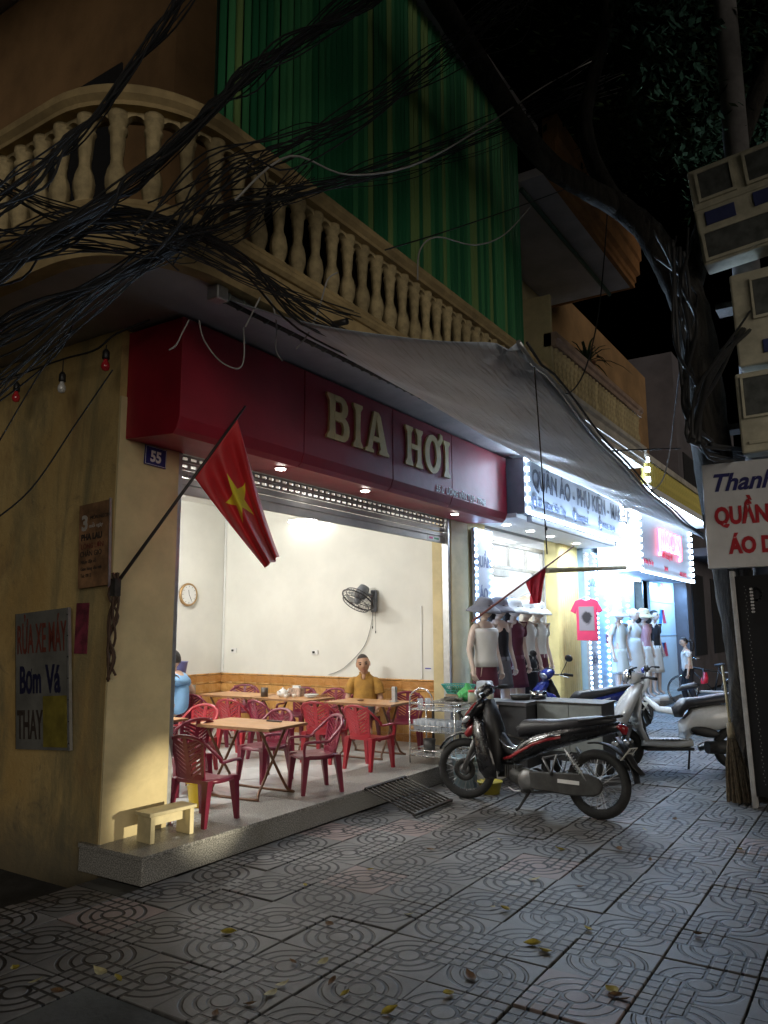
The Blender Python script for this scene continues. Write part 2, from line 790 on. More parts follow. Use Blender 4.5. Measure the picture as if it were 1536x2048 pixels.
# ================================================================== number 55, the beer shop
H = thingW('beer_shop_house', 'ochre corner house with open ground floor shop, red fascia above and rounded stone balcony', 'house', (3.53, 4.58, 0))
# raised floor
g = G(); g.bx(3.50, 9.13, 4.10, 4.74, 0, .15); g.ob('step', GRANITE, H, bevel=.006)
gx = 3.49
rr = random.Random(3)
while gx < 9.1:
    w = min(.9, 9.142 - gx)
    g = G(); g.bx(gx + .002, gx + w - .002, 4.088, 4.742, .152, .182); g.ob('step_slab', GRANITE, H, bevel=.004)
    gx += w
fl = G().bx(3.74, 8.72, 4.742, 8.6, 0, .168).ob('floor', GROUT, H)
ftm = G().bx(-.2475, .2475, -.2475, .2475, 0, .012).mesh('floor_tile'); ftm.materials.append(FLOORT)
for i in range(10):
    for j in range(8):
        if 3.74 + .5 * i + .25 < 8.72 and 4.745 + .5 * j < 8.4:
            link_mesh('floor_tile', ftm, fl, (3.74 + .5 * i + .25, 4.745 + .5 * j + .25, .1685))
# walls
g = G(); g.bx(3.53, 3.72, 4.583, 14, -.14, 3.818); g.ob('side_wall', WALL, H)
g = G(); g.bx(3.722, 4.10, 4.583, 4.798, .183, 3.3); g.bx(3.532, 4.10, 4.563, 4.582, .183, 3.3); g.ob('pillar', PILLAR, H)
g = G(); g.bx(8.64, 9.12, 4.58, 4.86, .183, 3.3); g.ob('pillar', PILLAR, H, bevel=.008)
g = G(); g.bx(3.722, 3.74, 4.80, 8.6, .168, 3.6); g.ob('interior_wall', CREAM, H)
RW = G().bx(8.72, 8.90, 4.862, 8.78, .0, 3.6).ob('interior_wall', CREAM, H)
BW = G().bx(3.742, 8.718, 8.60, 8.78, .0, 3.6).ob('interior_wall', CREAM, H)
g = G(); g.bx(3.74, 8.718, 4.80, 8.598, 3.5, 3.6); g.ob('ceiling', CEIL, H)
g = G(); g.bx(4.10, 8.64, 4.72, 4.80, 3.0, 3.82); g.ob('lintel', CREAM, H)
# wood-pattern wall tiles
def wains(par, n, place):
    tm = G().bx(0, .2475, 0, .010, 0, .395).mesh('wall_tile'); tm.materials.append(WTILE)
    tb = G().bx(0, .2475, 0, .012, 0, .098).mesh('border_tile'); tb.materials.append(WTILE2)
    tn = G().tube([(0, .008, .0), (.2475, .008, 0)], .012, 8).mesh('trim_tile'); tn.materials.append(WTILE)
    for i in range(n):
        for z, me, nm in ((.182, tn, 'trim_tile'), (.20, tm, 'wall_tile'), (.598, tb, 'border_tile'), (.705, tn, 'trim_tile')):
            pass
        place(i, .182, tb, 'border_tile')
        place(i, .283, tm, 'wall_tile')
        place(i, .698, tn, 'trim_tile')
        place(i, .712, G_tall, 'wall_tile')
        place(i, .828, tn, 'trim_tile')
        place(i, .842, tb, 'border_tile')
        place(i, .955, tn, 'trim_tile')
G_tall = G().bx(0, .2475, 0, .010, 0, .100).mesh('wall_tile'); G_tall.materials.append(WTILE)
G().bx(8.716, 8.7205, 4.862, 8.598, .168, .965).ob('grout', GROUT, RW)
G().bx(3.742, 8.714, 8.5985, 8.604, .168, .965).ob('grout', GROUT, BW)
wains(RW, 15, lambda i, z, me, nm: link_mesh(nm, me, RW, (8.7155, 4.865 + .25 * i, z), (0, 0, pi / 2)))
wains(BW, 19, lambda i, z, me, nm: link_mesh(nm, me, BW, (8.69 - .25 * i, 8.598, z), (0, 0, pi)))
# roller shutter
SH = G().bx(4.10, 8.64, 4.60, 4.70, 3.0, 3.28).ob('roller_shutter', SHUT, H)
def slat(z, slots):
    g = G()
    if slots:
        x = 4.17
        g.bx(4.165, 8.575, 4.645, 4.660, z, z + .020)
        g.bx(4.165, 8.575, 4.645, 4.660, z + .042, z + .058)
        while x < 8.56:
            g.bx(x, x + .035, 4.647, 4.658, z + .020, z + .042)
            x += .095
    else:
        g.prism([(4.655, z), (4.640, z + .006), (4.640, z + .050), (4.655, z + .057)], 4.165, 8.575, Matrix(((0, 0, 1), (1, 0, 0), (0, 1, 0))))
    return g.ob('shutter_slat', SHUT, SH)
G().bx(4.165, 8.575, 4.636, 4.664, 2.672, 2.752).ob('bottom_bar', SHUT, SH, bevel=.006)
for i in range(4):
    slat(2.755 + .061 * i, i >= 2)
for x0 in (4.102, 8.576):
    G().bx(x0, x0 + .062, 4.59, 4.68, .183, 3.0).ob('guide_rail', STEEL, SH, bevel=.004)
MARK = mat('printed_blue_ink', (.06, .05, .30), .6)
WLAB = mat('white_label', (.72, .72, .70), .5, var=.05)
G().box((8.30, 4.634, 2.715), (.30, .003, .045)).ob('maker_sticker', WLAB, SH)
G().box((8.22, 4.632, 2.715), (.09, .002, .026)).ob('sticker_print', mat('sticker_red', (.5, .05, .2), .5), SH)
G().box((8.36, 4.632, 2.715), (.12, .002, .026)).ob('sticker_print', mat('sticker_green', (.05, .3, .12), .5), SH)
G().box((4.33, 4.634, 2.83), (.14, .003, .04)).ob('maker_sticker', WLAB, SH)
text('sticker_print', 'HOTLINE', .02, MARK, SH, (4.27, 4.630, 2.82), FACE_STREET, .001)

# ------------------------------------------------------------------ balcony of number 55
def edge55(off=0.0):
    p = [(9.12, 3.40 - off)]
    p += [(x, 3.40 - off) for x in (8, 7, 6, 5, 4.2)]
    R = .72 + off
    c = (3.34, 4.12)
    for k in range(0, 13):
        a = -pi / 2 - (pi / 2) * k / 12
        p.append((c[0] + R * cos(a), c[1] + R * sin(a)))
    p += [(c[0] - R, y) for y in (5, 6.5, 8, 10, 13)]
    return p[::-1]
BAL = G()
e = edge55()
poly = e + [(9.12, 4.86), (3.72, 4.86), (3.72, 13)]
BAL.prism(poly, 3.82, 4.02)
BAL = BAL.ob('balcony', SOFFIT, H)
g = moulding(G(), e, [(-.10, 3.815), (.004, 3.815), (.004, 4.06), (-.10, 4.06)]); g.ob('fascia', STONE, BAL)
g = moulding(G(), e, [(-.12, 4.06), (.03, 4.06), (.055, 4.085), (.055, 4.115), (.03, 4.142), (.03, 4.17), (-.16, 4.17), (-.16, 4.06)]); g.ob('base_moulding', STONE, BAL)
g = moulding(G(), e, [(-.17, 4.79), (.03, 4.79), (.03, 4.82), (.06, 4.85), (.06, 4.90), (.035, 4.925), (.0, 4.945), (-.14, 4.945), (-.17, 4.92)]); g.ob('handrail', STONE, BAL)
bp = [(.062, 0), (.062, .03), (.045, .045), (.052, .07), (.066, .12), (.068, .17), (.056, .23), (.040, .27), (.037, .31), (.044, .36), (.048, .44), (.050, .475), (.060, .49), (.060, .51), (.046, .525), (.058, .56), (.064, .58), (.064, .62)]
b1 = G()
rings = []
for r, z in bp:
    ring = []
    for k in range(20):
        rad = r * (1 - (.20 * (k % 2) if .05 < z < .50 else 0))
        ring.append((rad * cos(2 * pi * k / 20), rad * sin(2 * pi * k / 20), z))
    rings.append(ring)
b1.loft(rings)
bal_me = b1.mesh('baluster'); bal_me.materials.append(BALUST)
# walk along the edge placing balusters
def walk(path, step, start=.1):
    acc = start
    out = []
    for i in range(len(path) - 1):
        a, b = Vector(path[i]), Vector(path[i + 1])
        L = (b - a).length
        while acc <= L:
            p = a + (b - a) * (acc / L)
            out.append((p, atan2((b - a).y, (b - a).x)))
            acc += step
        acc -= L
    return out
arch = G()
for p, a in walk(edge55(-.065), .213):
    if p.y < 7.0:
        link_mesh('baluster', bal_me, BAL, (p.x, p.y, 4.17), (0, 0, a))
# arched heads between balusters
pts = walk(edge55(-.065), .213)
for (p, a), (q, b) in zip(pts[:-1], pts[1:]):
    if p.y > 7.0:
        continue
    d = (q - p); L = d.length; t = d / L
    nn = Vector((-t.y, t.x)) * .03
    prof = [(0, .62)] + [(.5 * L - .5 * L * .72 * cos(pi * k / 8) , .50 + .10 * sin(pi * k / 8)) for k in range(9)] + [(L, .62)]
    vs = []
    for sgn in (-1, 1):
        for x, z in prof:
            vs.append((p.x + t.x * x + nn.x * sgn, p.y + t.y * x + nn.y * sgn, 4.17 + z))
    n = len(prof)
    arch.add(vs, [tuple(range(n)), tuple(reversed(range(n, 2 * n)))] + [(i, i + 1, n + i + 1, n + i) for i in range(n - 1)])
arch.ob('arched_heads', BALUST, BAL)
# drain pipe stub in the fascia
G().tube([(4.55, 3.405, 3.93), (4.55, 3.27, 3.925)], .025, 10).ob('drain_pipe', BLACKP, H)
# upper floor
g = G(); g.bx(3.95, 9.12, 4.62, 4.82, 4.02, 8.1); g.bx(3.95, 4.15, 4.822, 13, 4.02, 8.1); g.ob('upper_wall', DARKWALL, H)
G().bx(5.0, 6.0, 4.60, 4.619, 4.03, 6.4).ob('balcony_door', DARKV, H)
G().bx(3.93, 3.949, 5.3, 6.3, 4.03, 6.6).ob('balcony_door', DARKV, H)
g = moulding(G(), [(2.9, 13), (2.9, 4.1), (3.5, 3.5), (9.12, 3.5)], [(0, 8.1), (.1, 8.1), (.1, 8.3), (0, 8.3)]); g.ob('roof_edge', SOFFIT, H)
g = G(); g.prism([(2.9, 13), (2.9, 4.1), (3.5, 3.5), (9.12, 3.5), (9.12, 13)], 8.12, 8.28); g.ob('roof_slab', SOFFIT, H)

# ------------------------------------------------------------------ green corrugated screen on the balcony
SCR = thingW('corrugated_screen', 'tall green striped corrugated plastic screen standing behind the balcony handrail', 'screen', (3.5, 3.6, 4.9))
sm = G()
sec = [(-.026, .014), (-.022, .0), (-.012, -.022), (.004, -.024), (.014, -.004), (.020, .010), (.026, .014), (.026, .018), (-.026, .018)]
sm.loft([[(x, y, z) for x, y in sec] for z in (0, 3.25)], smooth=False)
strip = sm.mesh('corrugated_strip'); strip.materials.append(GREEN)
rs = random.Random(12)
x = 3.52
while x < 8.86:
    o = link_mesh('corrugated_strip', strip, SCR, (x, 3.62 + rs.uniform(-.006, .006), 4.86 + rs.uniform(-.02, 0)), (rs.uniform(-.002, .002), 0, rs.uniform(-.05, .05)))
    placeW(o)
    x += .082
G().bx(3.5, 8.88, 3.668, 3.676, 4.9, 8.1).ob('gap_shade_sheet', mat('gap_shade_green', (.008, .03, .018), .7), SCR)  # dark sheet added so the strip gaps read as shade between ridges
for z in (5.2, 6.4, 7.6):
    G().bx(3.5, 8.88, 3.642, 3.665, z, z + .04).ob('rail', BARS0, SCR)

# ------------------------------------------------------------------ red fascia sign
SG = thingW('red_fascia_sign', 'long dark red sign box with yellow raised letters over the shop opening', 'sign', (3.58, 4.0, 2.95))
prof = [(4.575, 2.985), (4.07, 2.955), (4.03, 2.99), (4.0, 3.07), (4.0, 3.795), (4.575, 3.795)]
MX = Matrix(((0, 0, 1), (1, 0, 0), (0, 1, 0)))
segs = [3.58, 4.95, 6.35, 7.60, 9.11]
for a, b in zip(segs[:-1], segs[1:]):
    G().prism(prof, a + .005, b - .005, MX).ob('sign_panel', REDSIGN, SG, bevel=.004)
YEL = mat('mustard_letter_plastic', (.80, .62, .28), .45, var=.1, scale=6)
def slab_letter(ch):
    """flared slab-serif capitals on a unit height, drawn as outlines (with holes bridged as separate bars)"""
    def stem(x, w=.17, f=.065):
        return [(x - f, 0), (x + w + f, 0), (x + w + f, .06), (x + w, .16), (x + w - .012, .5), (x + w, .84), (x + w + f, .94), (x + w + f, 1), (x - f, 1), (x - f, .94), (x, .84), (x + .012, .5), (x, .16), (x - f, .06)]
    if ch == 'I':
        return [stem(.08)], .33
    if ch == 'H':
        return [stem(.08), stem(.48), [(.24, .44), (.50, .44), (.50, .57), (.24, .57)]], .73
    if ch == 'B':
        def bowl(z0, z1, x1):
            m = (z0 + z1) / 2; h = (z1 - z0) / 2
            out = [(.22, z0)] + [(x1 - .2 + .2 * sin(pi * k / 8), m - h * cos(pi * k / 8)) for k in range(9)] + [(.22, z1)]
            inn = [(.22, z1 - .13)] + [(x1 - .24 + .07 * sin(pi * k / 8), m + (h - .13) * cos(pi * k / 8)) for k in range(9)] + [(.22, z0 + .13)]
            return out + inn
        return [stem(.08), bowl(0, .56, .66), bowl(.50, 1, .61)], .70
    if ch == 'A':
        return [[(0, 0), (.26, 0), (.26, .06), (.21, .10), (.345, .80), (.38, .80), (.40, 1.0), (.27, 1.0), (.24, .85), (.07, .10), (0, .06)],
                [(.42, 0), (.74, 0), (.74, .06), (.68, .12), (.47, .92), (.40, 1.0), (.345, .80), (.47, .12), (.42, .06)],
                [(.20, .28), (.48, .28), (.46, .40), (.24, .40)]], .76
    if ch == 'O':
        out = [(.33 + .33 * sin(2 * pi * k / 24), .5 - .52 * cos(2 * pi * k / 24)) for k in range(25)]
        inn = [(.33 + .15 * sin(2 * pi * k / 24), .5 - .36 * cos(2 * pi * k / 24)) for k in range(24, -1, -1)]
        horn = [(.50, .86), (.60, .98), (.62, 1.14), (.72, 1.10), (.74, .98), (.66, .84), (.58, .76)]
        return [out + inn, horn], .70
lx = 5.23
for ch, sx in (('B', .52), ('I', .50), ('A', .56), (' ', .3), ('H', .50), ('O', .54), ('I', .48)):
    if ch == ' ':
        lx += .26
        continue
    polys, adv = slab_letter(ch)
    g = G()
    for i, pl in enumerate(polys):
        q = [(lx + x * sx, 3.265 + z * .41) for x, z in pl]
        g.prism(q, 3.975 - .0015 * i, 3.9985, Matrix(((1, 0, 0), (0, 0, 1), (0, 1, 0))))
    g.ob('letter', YEL, SG)
    lx += adv * sx + .035
WTXT = mat('cream_sign_lettering', (.88, .82, .80), .5, var=.05)
text('address_lettering', '55 L', .072, WTXT, SG, (7.22, 3.996, 3.085), FACE_STREET, .004, .002, .95, .18)
text('address_lettering', 'ƯƠNG VĂN TỤY - TPNB', .072, WTXT, SG, (7.45, 3.996, 3.085), FACE_STREET, .004, .002, .93, .18)
for o in SG.children:
    placeW(o)
for x in (4.9, 6.17, 8.05):
    d = G().lathe([(.055, 0), (.055, .012), (.045, .014)], 18, Matrix.Translation((x, 4.2, 2.949)).to_3x3().to_4x4() if False else None)
    d.v = [(a + x, b + 4.21, 2.956 - c * .6) for a, b, c in d.v]
    d.ob('downlight', WHITEP, SG)
    d = G().lathe([(.04, 0), (.04, .003)], 18)
    d.v = [(a + x, b + 4.21, 2.9455 - c) for a, b, c in d.v]
    d.ob('downlight_lens', DOWNL, SG)
    L = bpy.data.lights.new('downlight_lamp', 'SPOT'); L.energy = 14; L.spot_size = radians(120); L.spot_blend = .7; L.color = (1, .9, .8); L.shadow_soft_size = .04
    lo = bpy.data.objects.new('downlight_lamp', L); COL.objects.link(lo); lo.location = (x, 4.21, 2.935)
    lo.parent = SG; placeW(lo)

# ================================================================== number 57, the bright clothing shop
BLUEW = mat('pale_blue_white_panel', (.46, .50, .58), .4, var=.05, scale=2)
GREYP = mat('grey_sign_side', (.20, .20, .23), .5, var=.1)
WHITEW = mat('white_shop_wall', (.82, .83, .84), .6, var=.03)
PALEY = mat('pale_yellow_post', (.66, .56, .26), .6, var=.1, scale=4)
DKTXT = mat('charcoal_lettering', (.05, .055, .08), .5)
BLUETXT = mat('slate_blue_lettering', (.14, .17, .27), .5)
ORANGE = mat('orange_cornice_paint', (.26, .12, .04), .8, var=.2, scale=3, dirt=.4)
CORN = mat('pale_cornice_plaster', (.48, .44, .38), .8, var=.15, scale=4, bump=.2, dirt=.4)
MAUVE = mat('mauve_handrail_paint', (.36, .25, .19), .75, var=.15, dirt=.3)
ALU = mat('aluminium_frame', (.42, .40, .36), .4, .6)
GLASS = glassm('shop_glass', (.9, .95, 1), .08)
def led_row(par, pts, m=LEDW, r=.013, name='led_strip'):
    g = G()
    for p in pts:
        g.box(p, (2.2 * r, 2.2 * r, 2.6 * r))
    o = g.ob(name, m, par, fix=False)
    o['kind'] = 'stuff'
    return o
def lin(a, b, step):
    a, b = Vector(a), Vector(b)
    n = max(1, int((b - a).length / step))
    return [a + (b - a) * (i / n) for i in range(n + 1)]

H2 = thingW('clothing_shop_house', 'house with brightly lit glass fronted clothing shop and pale balustrade beside the beer shop', 'house', (9.13, 4.6, 0))
g = G(); g.bx(9.137, 13.40, 4.14, 9, 0, .12); g.ob('step', GRANITE, H2, bevel=.006)
g = G(); g.bx(9.125, 9.64, 4.582, 4.80, .121, 3.4); g.ob('pillar', PALEY, H2)
g = G()
for i in range(9):
    g.tube([(12.46 + .1 * i, 4.58, .121), (12.46 + .1 * i, 4.58, 3.02)], .055, 10)
g.bx(12.41, 13.42, 4.60, 4.80, .121, 3.4); g.ob('pillar', PALEY, H2)
g = G(); g.bx(9.10, 9.64, 4.802, 8.6, .121, 3.4); g.bx(12.42, 13.4, 4.802, 8.6, .121, 3.4); g.bx(9.64, 12.42, 8.0, 8.2, .121, 3.4); g.ob('interior_wall', WHITEW, H2)
g = G(); g.bx(9.642, 12.418, 4.802, 7.998, 3.05, 3.15); g.ob('ceiling', WHITEW, H2)
g = G(); g.bx(9.642, 12.418, 4.802, 7.998, .121, .135); g.ob('floor', FLOORT, H2)
for y in (5.3, 6.2, 7.2):
    G().bx(9.9, 12.2, y, y + .05, 3.0, 3.04).ob('tube_light', emis('lit_shop_tube', (.92, .97, 1.0), 26), H2)
# transom
g = G()
g.bx(9.642, 12.408, 4.82, 4.88, 2.50, 2.55); g.bx(9.642, 12.408, 4.82, 4.88, 2.86, 2.92)
for i in range(5):
    x = 9.645 + i * .6825
    g.bx(x, x + .035, 4.821, 4.879, 2.551, 2.859)
g.ob('transom_frame', ALU, H2)
for i in range(4):
    G().bx(9.685 + i * .6825, 10.32 + i * .6825, 4.845, 4.852, 2.552, 2.858).ob('transom_pane', GLASS, H2)
g = G(); g.bx(9.642, 10.9, 4.79, 4.90, 2.38, 2.48); g.ob('valance_box', ALU, H2)
g = G(); g.bx(11.95, 11.985, 4.82, 4.86, .136, 2.50); g.bx(12.37, 12.405, 4.82, 4.86, .136, 2.50); g.ob('door_frame', ALU, H2)
G().bx(11.986, 12.369, 4.836, 4.842, .14, 2.49).ob('door_pane', GLASS, H2)
# vertical boards
def vboard(x0, x1, y, words, z0, dz, h, nm='vertical_board'):
    b = G().bx(x0, x1, y, y + .05, .30, 2.93).ob(nm, BLUEW, H2)
    for i, w in enumerate(words):
        o = text('board_lettering', w, h, BLUETXT, b, ((x0 + x1) / 2, y - .003, z0 - dz * i), FACE_STREET, .004, .004, .8, 0, 'CENTER')
    for x in (x0 + .012, x1 - .012):
        led_row(b, lin((x, y - .012, .33), (x, y - .012, 2.9), .085), LEDB)
    return b
vboard(9.14, 9.62, 4.49, ['QUẦN', 'ÁO', 'PHỤ', 'KIỆN'], 2.42, .42, .15)
vboard(13.36, 13.86, 4.40, ['QUẦN', 'ÁO', 'PHỤ', 'KIỆN'], 2.35, .45, .15)
# fascia sign 57
S2 = thingW('white_fascia_sign', 'long white sign box with dark lettering over the bright clothing shop', 'sign', (9.2, 3.78, 3.05))
G().bx(9.22, 13.52, 3.78, 4.56, 3.08, 3.80).ob('sign_box', BLUEW, S2)
G().bx(9.18, 9.219, 3.79, 4.55, 3.07, 3.80).ob('side_panel', GREYP, S2)
g = G(); g.bx(9.16, 13.54, 3.90, 4.57, 3.02, 3.078); g.ob('soffit_panel', WHITEW, S2)
G().bx(9.5, 13.2, 3.83, 3.90, 3.0, 3.078).ob('light_box', GREYP, S2)
text('sign_lettering', 'QUẦN ÁO - PHỤ KIỆN - MAKEUP', .27, DKTXT, S2, (9.42, 3.776, 3.44), FACE_STREET, .006, .006, .84)
text('sign_lettering', '57 Lương Văn Tụy', .105, BLUETXT, S2, (9.62, 3.776, 3.21), FACE_STREET, .004, .003, .95)
text('sign_lettering', 'luonggia.al', .105, BLUETXT, S2, (11.16, 3.776, 3.21), FACE_STREET, .004, .003, .85)
text('sign_lettering', '0918.66. 888.686', .095, BLUETXT, S2, (12.38, 3.776, 3.22), FACE_STREET, .004, .003, .78)
for x, s in ((9.48, 'z'), (11.05, 'f'), (12.27, 'c')):
    g = G(); g.lathe([(.088, 0), (.088, .006)], 24, Matrix(((1, 0, 0), (0, 0, -1), (0, 1, 0)))); g.v = [(a + x, b + 3.777, c + 3.25) for a, b, c in g.v]; g.ob('round_icon', BLUETXT, S2)
    text('icon_mark', s, .09, WLAB, S2, (x, 3.768, 3.215), FACE_STREET, .003, .003, 1, 0, 'CENTER')
for o in list(S2.children): placeW(o)
led_row(S2, lin((9.232, 3.765, 3.12), (9.232, 3.765, 3.78), .115), LEDW, .02)
led_row(S2, lin((9.26, 3.765, 3.088), (13.48, 3.765, 3.088), .075), LEDW, .016)
led_row(S2, lin((13.505, 3.765, 3.12), (13.505, 3.765, 3.78), .09), LEDW, .02)
G().bx(11.6, 13.3, 3.70, 3.72, 3.06, 3.075).ob('light_tube', LEDW, S2)
for i, x in enumerate((9.75, 10.6, 11.4, 12.6)):
    d = G().lathe([(.05, 0), (.05, .006)], 16); d.v = [(a + x, b + 4.3, 3.012 + c) for a, b, c in d.v]; d.ob('downlight', DOWNL, S2)
L = bpy.data.lights.new('soffit_lamp', 'AREA'); L.shape = 'RECTANGLE'; L.size = 3.6; L.size_y = .12; L.energy = 90; L.color = (.74, .87, 1.0)
lo = bpy.data.objects.new('soffit_lamp', L); COL.objects.link(lo); lo.location = (11.35, 4.15, 2.99); lo.parent = S2; placeW(lo)
for x0, w, e, y, z, tz, nm in ((11.35, 4.2, 240, 3.735, 3.10, .35, 'sign_edge_lamp'), (16.5, 4.3, 150, 3.64, 2.62, .1, 'sign_edge_lamp')):
    L = bpy.data.lights.new(nm, 'AREA'); L.shape = 'RECTANGLE'; L.size = w; L.size_y = .04; L.energy = e; L.color = (.54, .74, 1.0)
    lo = bpy.data.objects.new(nm, L); COL.objects.link(lo); lo.location = (x0, y, z); lo.rotation_euler = Vector((-.15, -.8, tz)).to_track_quat('-Z', 'X').to_euler()
    lo.rotation_euler = (Matrix(((1, 0, 0), (0, .4, .92), (0, -.92, .4))).to_euler()) if False else (radians(-115), 0, 0)
    lo.parent = S2; placeW(lo)
L = bpy.data.lights.new('sign_edge_lamp', 'AREA'); L.shape = 'RECTANGLE'; L.size = .04; L.size_y = .66; L.energy = 30; L.color = (.58, .76, 1.0)
lo = bpy.data.objects.new('sign_edge_lamp', L); COL.objects.link(lo); lo.location = (9.215, 3.745, 3.44); lo.rotation_euler = (radians(-90), 0, radians(-35)); lo.parent = S2; placeW(lo)
# balcony 57
e2 = [(13.3, 4.8), (13.3, 3.30), (9.14, 3.30), (9.14, 4.8)][::-1]
B2 = G().prism([(9.14, 4.9), (13.3, 4.9), (13.3, 3.30), (9.14, 3.30)], 4.34, 4.50).ob('balcony', WHITEW, H2)
def front57(prof, nm, m):
    g = moulding(G(), [(9.14, 3.30), (13.3, 3.30), (13.3, 4.8)], prof); return g.ob(nm, m, B2)
front57([(-.1, 4.33), (.005, 4.33), (.005, 4.40), (.05, 4.43), (.05, 4.50), (.02, 4.52), (.02, 4.58), (.07, 4.61), (.07, 4.67), (-.1, 4.67)], 'cornice', CORN)
front57([(-.14, 5.20), (.02, 5.20), (.02, 5.27), (.05, 5.29), (.05, 5.35), (.03, 5.38), (-.14, 5.38)], 'handrail', MAUVE)
for i in range(27):
    link_mesh('baluster', bal_me, B2, (9.30 + .15 * i, 3.36, 4.67), (0, 0, 0), (.85, .85, .86))
for i in range(8):
    link_mesh('baluster', bal_me, B2, (13.2, 3.5 + .15 * i, 4.67), (0, 0, 0), (.85, .85, .86))
G().bx(9.14, 9.20, 3.34, 4.7, 4.67, 5.9).ob('end_wall', PILLAR, H2)
G().bx(9.6, 13.1, 3.62, 3.66, 4.305, 4.335).ob('soffit_tube', LEDW, B2)
# upper storey
g = G(); g.bx(9.14, 13.3, 4.85, 5.0, 4.50, 7.70); g.ob('upper_wall', PILLAR, H2)
g = G(); g.prism([(9.14, 4.99), (13.3, 4.99), (13.3, 3.30), (9.14, 3.30)], 7.60, 7.72); g.ob('upper_soffit', SOFFIT, H2)
g = moulding(G(), [(9.14, 3.30), (13.3, 3.30), (13.3, 5)], [(-.05, 7.58), (.02, 7.58), (.02, 7.66), (.05, 7.68), (.05, 7.78), (.12, 7.82), (.12, 8.05), (.16, 8.08), (.16, 8.40), (-.05, 8.40)]); g.ob('upper_cornice', ORANGE, H2)
g = G()
for i in range(15):
    g.tube([(11.3 + .09 * i, 4.83, 4.6), (11.3 + .09 * i, 4.83, 6.9)], .03, 6)
g.ob('corrugated_door', mat('grey_corrugated_sheet', (.24, .25, .27), .5, .3, var=.1), H2)
G().bx(9.5, 10.4, 4.80, 4.848, 5.3, 6.6).ob('upper_window', DARKV, H2)
G().tube([(9.2, 3.7, 7.52), (13.2, 3.7, 7.52)], .035, 8).ob('roller_tube', mat('dark_green_roller', (.03, .08, .06), .5), H2)
G().prism([(0, 0), (.85, 0), (.55, .32), (.12, .55)], -.02, .02, Matrix(((1, 0, 0), (0, 0, 1), (0, 1, 0)))).ob('temp', DARKV) if False else None

# ================================================================== number 59, the blue lit shop
H3 = thingW('blue_lit_shop_house', 'farther house with blue white lit shop front and yellow balustrade', 'house', (13.9, 4.5, 0))
SKYB = mat('sky_blue_panel', (.40, .60, .80), .35, var=.08, scale=1.5)
PALEB = mat('pale_blue_panel', (.62, .76, .86), .35, var=.05, scale=1.5)
g = G(); g.bx(13.41, 20.4, 4.1, 9, 0, .12); g.ob('step', GRANITE, H3)
G().bx(13.425, 13.868, 4.47, 4.60, .121, 3.4).ob('facade_panel', SKYB, H3)
px0 = 13.87
for w, m in ((.9, SKYB), (1.0, PALEB), (.9, SKYB)):
    G().bx(px0 + .004, px0 + w - .004, 4.50, 4.56, .121, 3.0).ob('facade_panel', m, H3); px0 += w
G().bx(16.67, 18.05, 4.70, 4.76, .121, 2.75).ob('doorway', mat('dark_doorway', (.05, .06, .07), .4), H3)
G().bx(16.67, 16.75, 4.50, 4.76, .121, 2.9).ob('door_post', ALU, H3)
G().bx(17.6, 17.68, 4.55, 4.76, .121, 2.9).ob('door_post', ALU, H3)
FW = G().bx(18.05, 20.4, 4.50, 4.56, .121, 2.98).ob('panel_wall', PALEB, H3)
LB = mat('logo_blue', (.04, .20, .62), .4); LR = mat('logo_red', (.55, .06, .10), .4)
for i, z in enumerate((.95, 1.72, 2.5)):
    for x, m, sg in ((18.72, LB, 1), (19.15, LR, -1)):
        G().prism([(x, z), (x + .28, z), (x + .28 + .16 * sg, z + .32), (x + .16 * sg, z + .32)], -.004, .004, Matrix(((1, 0, 0), (0, 0, 1), (0, 1, 4.49)))).ob('logo_stroke', m, FW) if False else None
        g = G(); g.prism([(x, z), (x + .28, z), (x + .28 + .16 * sg, z + .32), (x + .16 * sg, z + .32)], 4.494, 4.499, Matrix(((1, 0, 0), (0, 0, 1), (0, 1, 0)))); g.ob('logo_stroke', m, FW)
    text('panel_lettering', 'FIB'[:3], .12, LR, FW, (18.30, 4.497, z + .02), FACE_STREET, .003, .002)
    G().bx(18.06, 20.39, 4.492, 4.499, z + .48, z + .50).ob('panel_seam', SKYB, FW)
text('window_lettering', 'Đây rồi', .17, LR, H3, (14.62, 4.49, 1.33), FACE_STREET, .004, .006, .95)
for x in (14.0, 14.75, 15.6, 16.2):
    led_row(H3, lin((x, 4.485, .3), (x, 4.485, 2.95), .11), LEDB, .016)
led_row(H3, lin((18.1, 4.48, 2.95), (20.3, 4.48, 2.95), .16), LEDW, .028)
S3 = thingW('neon_fascia_sign', 'pale sign box with red glowing letters edged by a bead of white lights', 'sign', (14.3, 3.7, 2.6))
G().bx(14.30, 18.7, 3.70, 4.48, 2.64, 3.80).ob('sign_box', BLUEW, S3)
G().bx(14.26, 14.299, 3.71, 4.47, 2.64, 3.80).ob('side_panel', emis('lit_white_side_panel', (.80, .92, 1.0), 2.0), S3)
NEON = emis('lit_red_letters', (1.0, .05, .12), 5)
text('neon_lettering', 'JIMONJ', .42, NEON, S3, (15.65, 3.66, 3.16), FACE_STREET, .05, .012, 1.05)
text('sign_lettering', 'Thời trang nữ', .12, LR, S3, (15.9, 3.694, 3.0), FACE_STREET, .004, .003, 1.0)
text('sign_lettering', '59 Lương Văn Tụy', .09, LR, S3, (14.5, 3.694, 2.80), FACE_STREET, .004, .002, .75)
text('sign_lettering', 'JimonJ', .09, LR, S3, (16.1, 3.694, 2.76), FACE_STREET, .004, .002, .9)
text('sign_lettering', '0918 333-888.2', .09, LR, S3, (17.45, 3.694, 2.72), FACE_STREET, .004, .002, .85)
for o in list(S3.children): placeW(o)
for o in list(H3.children): placeW(o)
